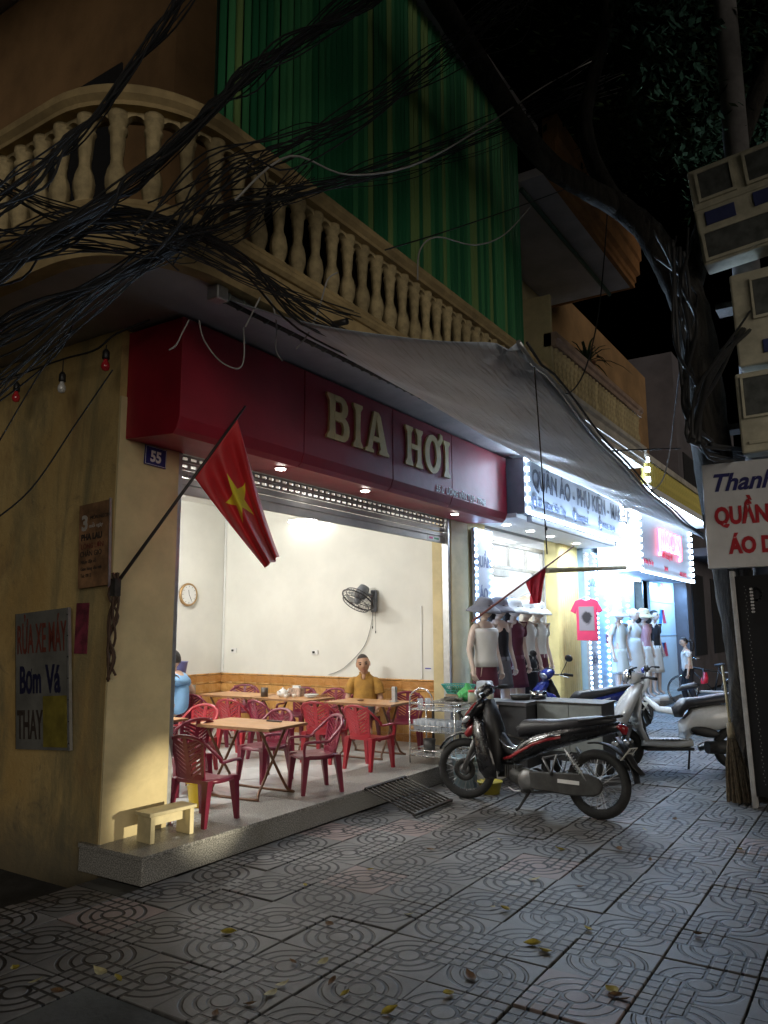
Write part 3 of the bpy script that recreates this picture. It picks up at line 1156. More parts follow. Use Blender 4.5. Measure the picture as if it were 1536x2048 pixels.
led_row(S3, lin((14.31, 3.685, 2.66), (14.31, 3.685, 3.76), .13), LEDW, .024)
led_row(S3, lin((18.69, 3.685, 2.66), (18.69, 3.685, 3.76), .13), LEDW, .028)
G().bx(14.3, 18.7, 3.66, 3.69, 2.615, 2.638).ob('light_tube', LEDW, S3)
G().bx(14.1, 17.0, 4.42, 4.46, 2.60, 2.63).ob('light_tube', LEDW, S3)
g = G(); g.bx(13.42, 20.4, 4.58, 4.7, 2.98, 3.95); g.ob('upper_wall', PALEB, H3)
B3 = G().bx(13.5, 19.5, 3.30, 4.7, 3.96, 4.08).ob('balcony', WHITEW, H3)
YB = mat('yellow_baluster_paint', (.55, .46, .12), .7, var=.15, dirt=.4)
bal_y = bal_me.copy(); bal_y.materials.clear(); bal_y.materials.append(YB)
for i in range(32):
    link_mesh('baluster', bal_y, B3, (13.65 + .18 * i, 3.40, 4.08), (0, 0, 0), (.9, .9, .75))
G().bx(13.5, 19.5, 3.32, 3.48, 4.55, 4.66).ob('handrail', CORN, B3)
G().bx(13.7, 19.3, 3.31, 3.35, 3.925, 3.955).ob('soffit_tube', LEDW, B3)
led_row(B3, lin((13.51, 3.29, 3.98), (13.51, 3.29, 4.5), .14), LEDW, .03)
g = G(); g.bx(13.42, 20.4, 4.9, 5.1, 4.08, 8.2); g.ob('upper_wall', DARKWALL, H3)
for x0, w, e in ((15.4, 3.0, 75), (19.2, 2.2, 70)):
    L = bpy.data.lights.new('facade_strip_lamp', 'AREA'); L.shape = 'RECTANGLE'; L.size = w; L.size_y = .05; L.energy = e; L.color = (.26, .56, 1.0)
    lo = bpy.data.objects.new('facade_strip_lamp', L); COL.objects.link(lo); lo.location = (x0, 4.12, 2.58); lo.rotation_euler = (radians(35), 0, 0); lo.parent = S3; placeW(lo)
# dark houses beyond
DK = mat('unlit_wall', (.10, .09, .10), .9, var=.2, scale=1.2, dirt=.4)
H4 = thingW('unlit_house', 'dark unlit house standing beyond the blue lit shop', 'house', (20.5, 3.9, 0))
g = G(); g.bx(20.45, 30, 4.2, 9, 0, 8.8); g.ob('wall', DK, H4)
for i in range(3):
    for j in range(2):
        G().bx(21 + 2.6 * i, 22.5 + 2.6 * i, 4.17, 4.198, .9 + 3.2 * j, 3.0 + 3.2 * j).ob('window', DARKV, H4)
G().bx(20.6, 29.8, 3.5, 4.2, 3.4, 3.6).ob('canopy', DK, H4)

# ================================================================== inside the beer shop
FLZ = .182
# wall fittings
TF = thingW('wall_tube_light', 'lit fluorescent tube on the cream wall just under the shutter', 'light', (8.69, 6.9, 3.17))
G().bx(8.665, 8.719, 6.52, 7.28, 3.15, 3.20).ob('batten', WHITEP, TF)
G().tube([(8.645, 6.55, 3.165), (8.645, 7.25, 3.165)], .016, 10).ob('tube', TUBE, TF)
TF2 = thingW('wall_tube_light', 'lit fluorescent tube on the inner side wall hidden behind the corner pillar', 'light', (3.75, 6.6, 3.1))
G().bx(3.741, 3.79, 5.9, 7.5, 3.08, 3.13).ob('batten', WHITEP, TF2)
G().tube([(3.815, 5.95, 3.10), (3.815, 7.45, 3.10)], .022, 10).ob('tube', emis('lit_strong_fluorescent_tube', (1.0, .99, .95), 345), TF2)
TF3 = thingW('ceiling_panel_light', 'lit square ceiling panel in the middle of the beer shop', 'light', (6.2, 7.2, 3.49))
G().bx(5.9, 6.6, 7.3, 7.42, 3.46, 3.499).ob('diffuser', emis('lit_panel', (1.0, .99, .95), 180), TF3)

CK = thing('wall_clock', 'round white wall clock with gold rim on the back wall', 'clock', (7.97, 8.585, 2.12))
MY = Matrix(((1, 0, 0), (0, 0, -1), (0, 1, 0)))
G().lathe([(.165, -.01), (.17, .01), (.165, .03), (.145, .034), (.14, .02)], 36, MY).ob('rim', mat('brass_rim', (.40, .26, .12), .35, .6), CK)
G().lathe([(.139, .0), (.139, .026)], 36, MY).ob('face', WHITEP, CK)
g = G(); 
for a, l in ((radians(100), .07), (radians(-60), .10)):
    g.box((cos(a) * l / 2, -.029, sin(a) * l / 2), (l, .002, .008), Matrix.Rotation(-a, 3, 'Y'))
g.ob('hands', BLACKP, CK)
g = G()
for k in range(12):
    a = k * pi / 6
    g.box((cos(a) * .12, -.028, sin(a) * .12), (.018, .002, .006), Matrix.Rotation(-a, 3, 'Y'))
g.ob('hour_marks', BLACKP, CK)

FN = thing('wall_fan', 'grey wall fan tilted downwards on the cream wall', 'fan', (8.70, 5.78, 1.92))
DG = mat('grey_fan_plastic', (.13, .14, .16), .4)
G().box((-.02, 0, .06), (.05, .09, .30)).ob('wall_bracket', DG, FN, bevel=.015)
G().tube([(-.04, 0, .13), (-.14, .02, .14), (-.2, .05, .12)], .022, 8).ob('arm', DG, FN)
Rf = Matrix.Rotation(radians(-32), 3, 'Y') @ Matrix.Rotation(radians(20), 3, 'X')
def fanpt(M, v): return tuple(Vector((-.26, .10, .07)) + M @ Vector(v))
MF = Vector((.55, -.15, .80)).to_track_quat('Z', 'Y').to_matrix()
for nm, m, build in (('motor', DG, lambda q: q.lathe([(.02, .22), (.07, .21), (.085, .14), (.08, .06), (.05, .04)], 18)),
                     ('guard', mat('dark_fan_wire', (.05, .05, .055), .4, .5), None), ('blade', mat('smoke_blade', (.30, .33, .36), .3, alpha=.55), None), ('hub', DG, lambda q: q.lathe([(.045, .03), (.05, -.02), (.03, -.06), (.01, -.065)], 16))):
    q = G()
    if build:
        build(q)
    elif nm == 'guard':
        for zz, rr in ((.05, .20), (0, .225), (-.06, .19)):
            q.tube([(rr * cos(2 * pi * k / 32), rr * sin(2 * pi * k / 32), zz) for k in range(32)], .006 if zz else .011, 5, loop=True)
        for k in range(28):
            a = 2 * pi * k / 28
            q.tube([(.05 * cos(a), .05 * sin(a), .06), (.20 * cos(a), .20 * sin(a), .05), (.225 * cos(a), .225 * sin(a), 0), (.19 * cos(a), .19 * sin(a), -.06), (.04 * cos(a), .04 * sin(a), -.075)], .0022, 4)
    else:
        for k in range(3):
            a0 = 2 * pi * k / 3
            q.grid(lambda u, v: ((.05 + .14 * u) * cos(a0 + (v - .5) * (.5 + .9 * u)), (.05 + .14 * u) * sin(a0 + (v - .5) * (.5 + .9 * u)), .03 * (v - .5)), 4, 5)
    q.v = [fanpt(MF, p) for p in q.v]
    q.ob(nm, m, FN)
g = G()
for dy, l in ((.02, .20), (-.03, .26)):
    g.tube([(-.03, dy, -.08), (-.03, dy, -.08 - l)], .002, 5); g.ell((-.03, dy, -.09 - l), (.008, .008, .02), 8, 6)
g.ob('pull_cord', BLACKP, FN)
def wire(name, label, pts, r, m, cat='cable', group=None, n=6, k=6):
    base = Vector(pts[0])
    o = G().tube([Vector(p) - base for p in catmull(pts, k)], r, n).ob(name, m)
    o.location = base
    return tag(o, label, cat, group)
GREYW = mat('grey_wire', (.25, .25, .24), .6)
wire('fan_cord', 'thin grey cord dropping from the wall fan to the tiles', [(8.69, 5.80, 1.85), (8.70, 5.86, 1.6), (8.70, 5.98, 1.35), (8.70, 6.3, 1.08), (8.70, 6.55, .99)], .005, GREYW, 'cord')
for x, y, z, ry, lab in ((8.714, 6.80, 1.29, 0, 'white wall socket left of the seated man'), (7.0, 0, 0, 1, '')):
    if ry: continue
    s = thing('wall_socket', lab, 'socket', (x, y, z))
    G().box((-.005, 0, 0), (.012, .11, .07)).ob('cover', WHITEP, s, bevel=.003)
    G().box((-.02, .015, 0), (.02, .03, .03)).ob('plug', BLACKP, s, bevel=.004)
s = thing('wall_socket', 'white wall socket near the back corner conduit', 'socket', (8.714, 8.35, 1.30))
G().box((-.005, 0, 0), (.012, .11, .07)).ob('cover', WHITEP, s, bevel=.003); G().box((-.02, .015, 0), (.02, .03, .03)).ob('plug', BLACKP, s, bevel=.004)
tag(G().bx(8.70, 8.718, 8.56, 8.59, .98, 3.4).ob('conduit', WHITEP), 'white conduit running up the back corner of the room', 'conduit')
tag(G().bx(8.705, 8.719, 5.06, 5.085, .98, 1.9).ob('conduit', WHITEP), 'short white conduit beside the shutter guide', 'conduit')
s = thing('wall_sticker', 'small white and blue sticker on the cream wall by the shutter', 'sticker', (8.716, 4.98, 1.10))
G().box((0, 0, 0), (.002, .10, .05)).ob('paper', WLAB, s); G().box((-.002, 0, .008), (.002, .085, .015)).ob('print', MARK, s)
# small fridge fan poster etc: ceiling fan blades seen at the top
s = thing('ceiling_fan', 'white ceiling fan behind the hanging flag', 'fan', (6.0, 6.5, 3.14))
G().tube([(0, 0, .36), (0, 0, .05)], .015, 8).ob('rod', WHITEP, s)
G().lathe([(.02, .08), (.09, .05), (.10, 0), (.05, -.05)], 18).ob('motor', WHITEP, s)
for k in range(3):
    q = G(); q.box((.38, 0, 0), (.55, .12, .008)); o = q.ob('blade', WHITEP, s); o.rotation_euler = (0, 0, k * 2 * pi / 3 + .4)

# ------------------------------------------------------------------ plastic armchair
def m_chair(name, a, b):
    t = MT(name)
    n = t.noise(4, 3, .5)
    t.color(t.scale_col(t.mix(n.step(.3, .7), a, b), t.rnd() * .3 + .85))
    t.rough(t.noise(25, 4, .7) * .2 + .24)
    t.set(spec=.55)
    return t.m
CH1 = m_chair('wine_red_plastic', (.13, .008, .026), (.18, .013, .038))
CH2 = m_chair('bright_red_plastic', (.25, .008, .018), (.31, .012, .024))
def chair_meshes(m):
    out = {}
    def bx_(y, z):  # backrest surface
        t = (z - .33) / .31
        return -.155 - .075 * t + .9 * y * y
    g = G()
    rings = []
    for k in range(11):
        u = k / 10
        x = -.17 + .35 * u
        w = .175 + .02 * sin(pi * u) - (.05 * max(0, .25 - u) / .25)
        dz = -.012 * sin(pi * u) - (.02 * max(0, u - .85) / .15)
        rings.append([(x, -w, .335 + dz), (x, -w * .5, .326 + dz), (x, 0, .322 + dz), (x, w * .5, .326 + dz), (x, w, .335 + dz), (x, w, .300 + dz * .5), (x, 0, .300 + dz * .5), (x, -w, .300 + dz * .5)])
    g.loft(rings)
    out['seat'] = [g]
    legs = []
    for sx, sy in ((1, 1), (1, -1), (-1, 1), (-1, -1)):
        g = G()
        x0, y0 = (.150 if sx > 0 else -.145), .158 * sy
        x1, y1 = (.178 if sx > 0 else -.19), .175 * sy
        rr = []
        for t, w in ((0, .030), (.35, .024), (1, .015)):
            cx, cy, cz = x0 + (x1 - x0) * t, y0 + (y1 - y0) * t, .325 * (1 - t)
            rr.append([(cx - w, cy - w, cz), (cx + w, cy - w, cz), (cx + w, cy + w, cz), (cx - w, cy + w, cz)])
        g.loft(rr, smooth=False)
        legs.append(g)
    out['leg'] = legs
    # rim running into the arms
    P = []
    for y, z in ((.205, .445), (.212, .475), (.205, .53), (.180, .58), (.135, .615), (.07, .636), (0, .642), (-.07, .636), (-.135, .615), (-.180, .58), (-.205, .53), (-.212, .475), (-.205, .445)):
        P.append((y, z))
    pts = []
    for y, z in P:
        x = bx_(y, z)
        if z < .56:
            x += (.56 - z) * .9
        pts.append((x, y, z))
    front = lambda s: [(.175, .185 * s, .325), (.178, .193 * s, .40), (.165, .200 * s, .440), (.10, .205 * s, .447)]
    path = front(1) + pts + front(-1)[::-1]
    g = G(); g.tube(catmull(path, 4), .0185, 8, flat=.62)
    # inner panel: spine, side rails and herringbone slats
    def strip(a, b, w):
        (y0, z0), (y1, z1) = a, b
        n = 3
        rr = []
        d = Vector((0, y1 - y0, z1 - z0)).normalized()
        nn = Vector((0, -d.z, d.y))
        for k in range(n + 1):
            t = k / n
            y, z = y0 + (y1 - y0) * t, z0 + (z1 - z0) * t
            c = Vector((bx_(y, z), y, z))
            rr.append([c + nn * w + Vector((.006, 0, 0)), c - nn * w + Vector((.006, 0, 0)), c - nn * w - Vector((.006, 0, 0)), c + nn * w - Vector((.006, 0, 0))])
        g.loft(rr, smooth=False)
    strip((0, .32), (0, .64), .020)
    for s in (1, -1):
        strip((.115 * s, .32), (.150 * s, .60), .016)
        for k in range(8):
            z0 = .335 + .034 * k
            z1 = min(z0 + .075, .632)
            strip((.008 * s, z0), ((.115 + .035 * (z1 - .32) / .28) * s, z1), .0095)
    strip((-.115, .345), (.115, .345), .022)
    out['backrest'] = [g]
    res = []
    for k, gs in out.items():
        for q in gs:
            me = q.mesh(k); me.materials.append(m)
            bm = bmesh.new(); bm.from_mesh(me); bmesh.ops.recalc_face_normals(bm, faces=bm.faces); bm.to_mesh(me); bm.free()
            res.append((k, me))
    return res
CHM1, CHM2 = chair_meshes(CH1), chair_meshes(CH2)
def chair(x, y, deg, label, red=False, z=FLZ):
    o = thing('plastic_armchair', label, 'chair', (x, y, z), radians(deg), 'plastic armchairs in the beer shop')
    for k, me in (CHM2 if red else CHM1):
        link_mesh(k, me, o)
    return o
chair(4.38, 4.47, 4, 'dark red plastic armchair nearest the corner pillar, above the yellow bucket')
chair(5.04, 5.42, 80, 'dark red plastic armchair half hidden behind the corner pillar edge')
chair(5.78, 6.10, 188, 'red plastic armchair at the table end beside the corner pillar', True)
chair(5.84, 5.16, 172, 'wine red armchair tucked behind the front table, left of its neighbour')
chair(5.70, 4.44, 150, 'wine red armchair with shiny rim at the right end of the front table')
chair(7.00, 5.32, 8, 'bright red armchair left of the one seen from behind at the right table', True)
chair(6.90, 4.66, -6, 'bright red armchair seen from behind at the right hand table', True)
chair(8.28, 5.05, 205, 'wine red armchair against the tiled wall beside the wire rack')
chair(8.30, 5.72, 195, 'wine red armchair under the seated man in mustard shirt')
chair(8.25, 7.72, 215, 'wine red armchair behind the far left table by the back wall')
chair(7.02, 7.15, -8, 'wine red armchair on the near side of the far left table')
chair(6.76, 6.36, 4, 'red armchair seen from behind at the middle table, left of two', True)
chair(6.80, 5.92, -14, 'red armchair seen from behind at the middle table, right of two')
chair(8.22, 6.72, 190, 'wine red armchair on the wall side of the middle table behind the teapot')
chair(8.26, 6.25, 182, 'wine red armchair on the wall side of the middle table behind the plates')
chair(6.72, 7.42, 100, 'wine red armchair under the man in the blue shirt')

# ------------------------------------------------------------------ folding tables
TWOOD = m_wood('varnished_table_wood', (.38, .17, .06), (.56, .30, .12), .36, 1.4, (12, 1.5, 12))
BROWN = mat('brown_painted_tube', (.13, .060, .030), .4, .2)
tt = G().bx(-.27, .27, -.44, .44, 0, .018).mesh('tabletop'); tt.materials.append(TWOOD)
ed = G()
for a, b, c, d in ((-.276, .276, -.446, -.440), (-.276, .276, .440, .446), (-.276, -.270, -.44, .44), (.270, .276, -.44, .44)):
    ed.bx(a, b, c, d, -.006, .0165)
ed = ed.mesh('edge_band'); ed.materials.append(mat('metal_table_edge', (.30, .17, .09), .35, .5))
def legset(s):
    g = G()
    y = .30
    if s > 0:
        g.tube(catmull([(-.20, -y, .565), (-.02, -y, .30), (.17, -y, .05), (.22, -y, .012), (.22, y, .012), (.17, y, .05), (-.02, y, .30), (-.20, y, .565)], 3), .0125, 8)
    else:
        y = .26
        g.tube(catmull([(.20, -y, .565), (.02, -y, .30), (-.17, -y, .05), (-.22, -y, .012), (-.22, y, .012), (-.17, y, .05), (.02, y, .30), (.20, y, .565)], 3), .0125, 8)
    me = g.mesh('folding_leg'); me.materials.append(BROWN)
    return me
lm1, lm2 = legset(1), legset(-1)
brc = G()
for y in (-.28, .28):
    brc.tube([(-.20, y, .572), (.20, y, .572)], .011, 8)
brc = brc.mesh('support_rail'); brc.materials.append(BROWN)
def table(x, y, deg, label):
    o = thing('folding_table', label, 'table', (x, y, FLZ), radians(deg), 'wooden folding tables in the beer shop')
    link_mesh('tabletop', tt, o, (0, 0, .585)); link_mesh('edge_band', ed, o, (0, 0, .585))
    link_mesh('folding_leg', lm1, o); link_mesh('folding_leg', lm2, o); link_mesh('support_rail', brc, o)
    return o
table(5.28, 4.86, 3, 'empty wooden folding table nearest the step')
table(7.56, 7.14, 0, 'empty wooden folding table at the far left by the back wall')
table(7.54, 6.22, -2, 'wooden folding table with teapot and plates in the middle')
table(7.56, 5.10, 2, 'wooden folding table in front of the man in the mustard shirt')
table(4.99, 6.05, 0, 'wooden folding table mostly hidden by the corner pillar')
TZ = FLZ + .603
CERAM = mat('white_ceramic', (.70, .69, .66), .2, var=.04)
o = thing('teapot', 'small white ceramic teapot on the middle table', 'teapot', (7.50, 6.35, TZ))
G().lathe([(.045, 0), (.065, .03), (.06, .07), (.035, .09), (.03, .095), (.012, .10), (.012, .115)], 18).ob('pot', CERAM, o)
G().tube([(.05, 0, .04), (.09, 0, .06), (.105, 0, .09)], [.014, .01, .008], 8).ob('spout', CERAM, o)
G().tube(catmull([(-.055, 0, .07), (-.10, 0, .07), (-.10, 0, .03), (-.06, 0, .02)], 4), .007, 6).ob('handle', CERAM, o)
for i, (dx, dy) in enumerate(((-.10, -.10), (.02, -.13), (.08, .02))):
    o = tag(G().lathe([(.018, 0), (.03, .04), (.028, .042), (.016, .006)], 14).ob('tea_cup', CERAM), ('white tea cup on the middle table nearest the teapot front', 'white tea cup on the middle table toward the plates', 'white tea cup on the far side of the teapot')[i], 'cup')
    o.location = (7.48 + dx, 6.30 + dy, TZ)
o = thing('tissue_box', 'patterned tissue box standing behind the teapot', 'box', (7.68, 6.28, TZ)); G().bx(-.05, .05, -.09, .09, 0, .10).ob('carton', mat('printed_carton', (.36, .26, .20), .6, var=.5, scale=30), o); G().bx(-.02, .02, -.05, .05, .1, .13).ob('tissue', WHITEP, o)
o = tag(G().lathe([(.045, 0), (.045, .11), (.04, .11), (.04, .01)], 16).ob('brown_cup', mat('brown_tin', (.06, .045, .035), .4)), 'dark brown tin on the middle table', 'tin'); o.location = (7.42, 6.58, TZ)
for i in range(4):
    o = tag(G().lathe([(.02, 0), (.085, .012), (.09, .018), (.08, .016), (.02, .006)], 20).ob('plate', CERAM), 'white plate in the low stack on the middle table', 'plate', 'stacked white plates'); o.location = (7.60, 5.98, TZ + .008 * i)
g = G()
for i in range(9):
    a = random.uniform(-.5, .5); g.tube([(-.1 * cos(a), -.1 * sin(a), .01 + .004 * i), (.1 * cos(a), .1 * sin(a), .012 + .004 * i)], .003, 4)
o = tag(g.ob('chopsticks', TWOOD), 'heap of wooden chopsticks beside the plates', 'chopsticks'); o.location = (7.62, 5.82, TZ)
o = thing('menu_holder', 'upright silver menu holder on the right hand table', 'holder', (7.62, 4.80, TZ)); G().box((0, 0, .085), (.045, .05, .17)).ob('card', STEEL, o, bevel=.004); G().box((0, 0, .008), (.08, .08, .012)).ob('foot', STEEL, o)
o = tag(G().lathe([(.035, 0), (.04, .012), (.03, .016)], 14).ob('ashtray', BROWN), 'small brown ashtray on the right hand table', 'ashtray'); o.location = (7.55, 5.22, TZ)
o = tag(G().box((0, 0, .006), (.03, .16, .012)).ob('phone', BLACKP), 'dark phone lying on the front table edge', 'phone'); o.location = (5.46, 4.72, TZ)
# stool, bucket, blue basin stack
STW = mat('pale_wood_stool', (.58, .50, .30), .55, var=.15, scale=6, bump=.1)
o = thing('low_stool', 'low pale wooden stool at the foot of the corner pillar', 'stool', (3.90, 4.34, FLZ), radians(-4))
G().bx(-.20, .20, -.085, .085, .175, .200).ob('seat', STW, o, bevel=.005)
for sx in (-1, 1):
    G().bx(.165 * sx - .018, .165 * sx + .018, -.075, .075, 0, .1745).ob('leg', STW, o, bevel=.004)
G().bx(-.146, .146, -.012, .012, .10, .174).ob('apron', STW, o)
YELB = mat('yellow_bucket_plastic', (.75, .50, .02), .35, var=.05)
o = thing('yellow_bucket', 'yellow plastic bucket under the nearest armchair', 'bucket', (4.70, 4.86, FLZ)); G().lathe([(.07, 0), (.10, .20), (.105, .20), (.108, .19)], 22).ob('pail', YELB, o); G().tube([(.105 * cos(pi * k / 8), .105 * sin(pi * k / 8), .19 - .05 * sin(pi * k / 8)) for k in range(9)], .003, 5).ob('handle', STEEL, o)
o = thing('blue_basin', 'purple blue plastic basin stacked behind the man in blue', 'basin', (7.5, 8.28, 0)); G().lathe([(.12, .86), (.17, 1.17), (.18, 1.18), (.165, 1.17)], 22).ob('bowl', mat('violet_blue_plastic', (.16, .17, .42), .4), o); G().bx(-.2, .2, -.2, .2, FLZ, .859).ob('stand', STEEL, o)

# ------------------------------------------------------------------ people
def skin_G(g, J, bones, root, sub=2):
    names = list(J)
    me = bpy.data.meshes.new('s')
    me.from_pydata([J[k][:3] for k in names], [(names.index(a), names.index(b)) for a, b in bones], [])
    o = bpy.data.objects.new('s', me); COL.objects.link(o)
    o.modifiers.new('k', 'SKIN').use_smooth_shade = True
    sv = me.skin_vertices[0].data
    for i, k in enumerate(names):
        r = J[k][3]
        sv[i].radius = r if isinstance(r, tuple) else (r, r)
        sv[i].use_root = (k == root)
    md = o.modifiers.new('u', 'SUBSURF'); md.levels = sub; md.render_levels = sub
    dg = bpy.context.evaluated_depsgraph_get(); dg.update()
    ev = o.evaluated_get(dg).to_mesh()
    g.add([tuple(v.co) for v in ev.vertices], [tuple(p.vertices) for p in ev.polygons], True)
    bpy.data.objects.remove(o)
    return g
def head_G(g, c, R, h=.225, female=False):
    c = Vector(c); k = h / .225
    nu, nv = 28, 22
    rings = []
    for j in range(nv + 1):
        th = -pi / 2 + pi * j / nv
        ring = []
        for i in range(nu):
            a = 2 * pi * i / nu
            z = sin(th); cr = max(cos(th), .004)
            x, y = cr * cos(a), cr * sin(a)
            jaw = max(0, -z)
            px = .095 * x * (1 - .18 * jaw) + .012 * jaw
            py = .076 * y * (1 - .34 * jaw ** 1.5)
            pz = .113 * z
            f = max(0, x)
            px += .022 * math.exp(-((pz + .012) / .022) ** 2 - (py / .013) ** 2) * f          # nose
            px += .006 * math.exp(-((pz - .028) / .012) ** 2 - (py / .05) ** 2) * f            # brow
            px -= .010 * math.exp(-((pz - .008) / .013) ** 2 - ((abs(py) - .031) / .015) ** 2) * f   # eye sockets
            px += .006 * math.exp(-((pz + .052) / .011) ** 2 - (py / .022) ** 2) * f           # lips
            px += .008 * math.exp(-((pz + .095) / .016) ** 2 - (py / .022) ** 2) * f           # chin
            ring.append(c + R @ (Vector((px, py, pz)) * k))
        rings.append(ring)
    g.loft(rings)
    for s in (-1, 1):
        g.ell(c + R @ (Vector((-.008, .077 * s, -.004)) * k), (.016 * k, .007 * k, .030 * k), 8, 6, R)
    return g
SKIN1 = mat('tan_skin', (.42, .24, .15), .5, var=.08, scale=12, sss=.05)
SKIN2 = mat('light_skin', (.55, .36, .26), .5, var=.06, scale=12, sss=.05)
HAIR = mat('black_hair', (.012, .010, .010), .5, var=.3, scale=60, bump=.4, bscale=150)
EYED = mat('dark_eye', (.015, .01, .01), .25)
LIP = mat('lip_skin', (.36, .15, .12), .5)
def face(par, c, R, h=.225):
    c = Vector(c); k = h / .225
    for s in (-1, 1):
        G().ell(c + R @ (Vector((.079, .031 * s, .008)) * k), (.012 * k, .016 * k, .008 * k), 8, 6, R).ob('eye', EYED, par)
        G().ell(c + R @ (Vector((.088, .032 * s, .030)) * k), (.008 * k, .022 * k, .006 * k), 8, 5, R).ob('eyebrow', HAIR, par)
    G().ell(c + R @ (Vector((.098, 0, -.052)) * k), (.004 * k, .022 * k, .005 * k), 8, 5, R).ob('mouth', LIP, par)
def hair_cap(c, R, h=.225, low=.02, extra=1.05, back=-.02):
    c = Vector(c); k = h / .225
    g = G(); rings = []
    for j in range(9):
        th = pi / 2 - (pi / 2 + .25) * j / 8
        ring = []
        for i in range(24):
            a = 2 * pi * i / 24
            fr = .5 + .5 * cos(a)
            zz = max(sin(th), (low + .035 * fr) / .113 if fr > .5 else back / .113 - .2 * (1 - fr))
            cr = sqrt(max(0.0, 1 - min(1, zz * zz))) if zz < .999 else .01
            ring.append(c + R @ (Vector((.095 * cr * cos(a), .077 * cr * sin(a), .113 * zz)) * (k * extra)))
        rings.append(ring)
    g.loft(rings, caps=False)
    return g
def hand_J(J, B, pre, wrist, d, side, palm_n):
    """palm and five fingers beyond a wrist; d = direction of the fingers"""
    w = Vector(wrist); d = Vector(d).normalized(); n = Vector(palm_n).normalized(); s = d.cross(n).normalized() * side
    def put(k, p, r):
        J[pre + k] = (p.x, p.y, p.z, r)
    put('palm', w + d * .045, (.026, .018)); B.append((pre + 'w', pre + 'palm'))
    put('knk', w + d * .075, (.030, .013)); B.append((pre + 'palm', pre + 'knk'))
    for i, (off, L) in enumerate(((-.027, .050), (-.009, .060), (.010, .057), (.027, .045))):
        a = w + d * .085 + s * off
        put('f%da' % i, a, .008); put('f%db' % i, a + d * L * .55 + n * .010, .0072); put('f%dc' % i, a + d * L * .9 + n * .028, .006)
        B += [(pre + 'knk', pre + 'f%da' % i), (pre + 'f%da' % i, pre + 'f%db' % i), (pre + 'f%db' % i, pre + 'f%dc' % i)]
    put('ta', w + d * .035 - s * .034, .010); put('tb', w + d * .065 - s * .046 + n * .01, .008)
    B += [(pre + 'palm', pre + 'ta'), (pre + 'ta', pre + 'tb')]

# man in the mustard shirt
P1 = thing('person', 'man in mustard short sleeved shirt sitting against the tiled wall', 'person', (8.33, 5.70, FLZ), radians(203))
hc = Vector((.03, -.01, .985)); HR = Matrix.Rotation(radians(12), 3, 'Z') @ Matrix.Rotation(radians(7), 3, 'X') @ Matrix.Rotation(radians(5), 3, 'Y')
J = {'hip': (0, 0, .42, .095), 'sp': (-.03, 0, .58, .082), 'ch': (-.035, 0, .71, .080), 'up': (-.032, 0, .785, .058), 'nk': (-.01, 0, .87, .047), 'nk2': (.005, 0, .93, .045)}
B = [('hip', 'sp'), ('sp', 'ch'), ('ch', 'up'), ('up', 'nk'), ('nk', 'nk2')]
# right arm resting forward on the raised knee, left arm hanging beside the table
J.update({'rs': (-.03, -.145, .755, .043), 're': (.02, -.215, .56, .038), 'rw': (.20, -.16, .50, .028)})
J.update({'ls': (-.03, .145, .755, .043), 'le': (-.02, .215, .55, .038), 'lw': (.12, .19, .44, .028)})
B += [('up', 'rs'), ('rs', 're'), ('re', 'rw'), ('up', 'ls'), ('ls', 'le'), ('le', 'lw')]
J.update({'rt': (.08, -.085, .40, .085), 'rk': (.40, -.06, .55, .060), 'rf': (.42, .10, .28, .045), 'ra': (.44, .16, .20, .038), 'rq': (.54, .17, .16, .03)})
J.update({'lt': (.08, .085, .40, .085), 'lk': (.42, .10, .42, .060), 'lf': (.40, .11, .20, .048), 'la': (.38, .11, .06, .036), 'lq': (.50, .12, .03, .03)})
B += [('hip', 'rt'), ('rt', 'rk'), ('rk', 'rf'), ('rf', 'ra'), ('ra', 'rq'), ('hip', 'lt'), ('lt', 'lk'), ('lk', 'lf'), ('lf', 'la'), ('la', 'lq')]
J2 = dict(J); B2_ = list(B)
hand_J(J2, B2_, 'r', J['rw'][:3], (.8, .25, -.25), 1, (0, .2, -1)); hand_J(J2, B2_, 'l', J['lw'][:3], (.8, -.2, -.4), -1, (0, 0, -1))
g = skin_G(G(), J2, B2_, 'hip'); head_G(g, hc, HR, .25)
body = g.ob('body', SKIN1, P1, fix=False)
face(P1, hc, HR, .25)
hair_cap(hc, HR, .25, .042, 1.02, -.02).ob('hair', mat('cropped_dark_hair', (.05, .042, .038), .9, bump=.5, bscale=200), P1)
SH1 = mat('mustard_cotton', (.33, .17, .030), .85, var=.25, scale=9, bump=.6, bscale=11)
g = G()
g.loft([[(xc + rx * cos(2 * pi * k / 32), ry * sin(2 * pi * k / 32) * (1 + .012 * sin(5 * k + 9 * z)), z + .006 * sin(3 * k)) for k in range(32)] for z, xc, rx, ry in ((.36, .0, .135, .17), (.45, -.01, .128, .160), (.52, -.025, .118, .150), (.58, -.03, .120, .152), (.66, -.035, .116, .152), (.72, -.035, .112, .158), (.77, -.033, .098, .160), (.805, -.032, .080, .138), (.835, -.028, .066, .090), (.862, -.022, .058, .064))], caps=False)
for s in (-1, 1):
    g.tube(catmull([(-.032, .105 * s, .775), (-.025, .158 * s, .752), (-.010, .186 * s, .69), (-.002, .200 * s, .615)], 4), [.050, .054, .057, .059, .060, .060, .060, .061, .061, .062, .062, .063, .064], 14)
shirt = g.ob('shirt', SH1, P1, fix=False)
g = G()
for s in (-1, 1):
    g.tube(catmull([(-.085, .0, .872), (-.05, .052 * s, .876), (.012, .056 * s, .866), (.060, .022 * s, .80)], 4), [.012] * 12 + [.005], 6, flat=.7)
g.ob('collar', SH1, shirt)
G().ell((.040, 0, .832), (.020, .024, .046), 10, 8, Matrix.Rotation(radians(-25), 3, 'Y')).ob('open_neck', SKIN1, shirt)
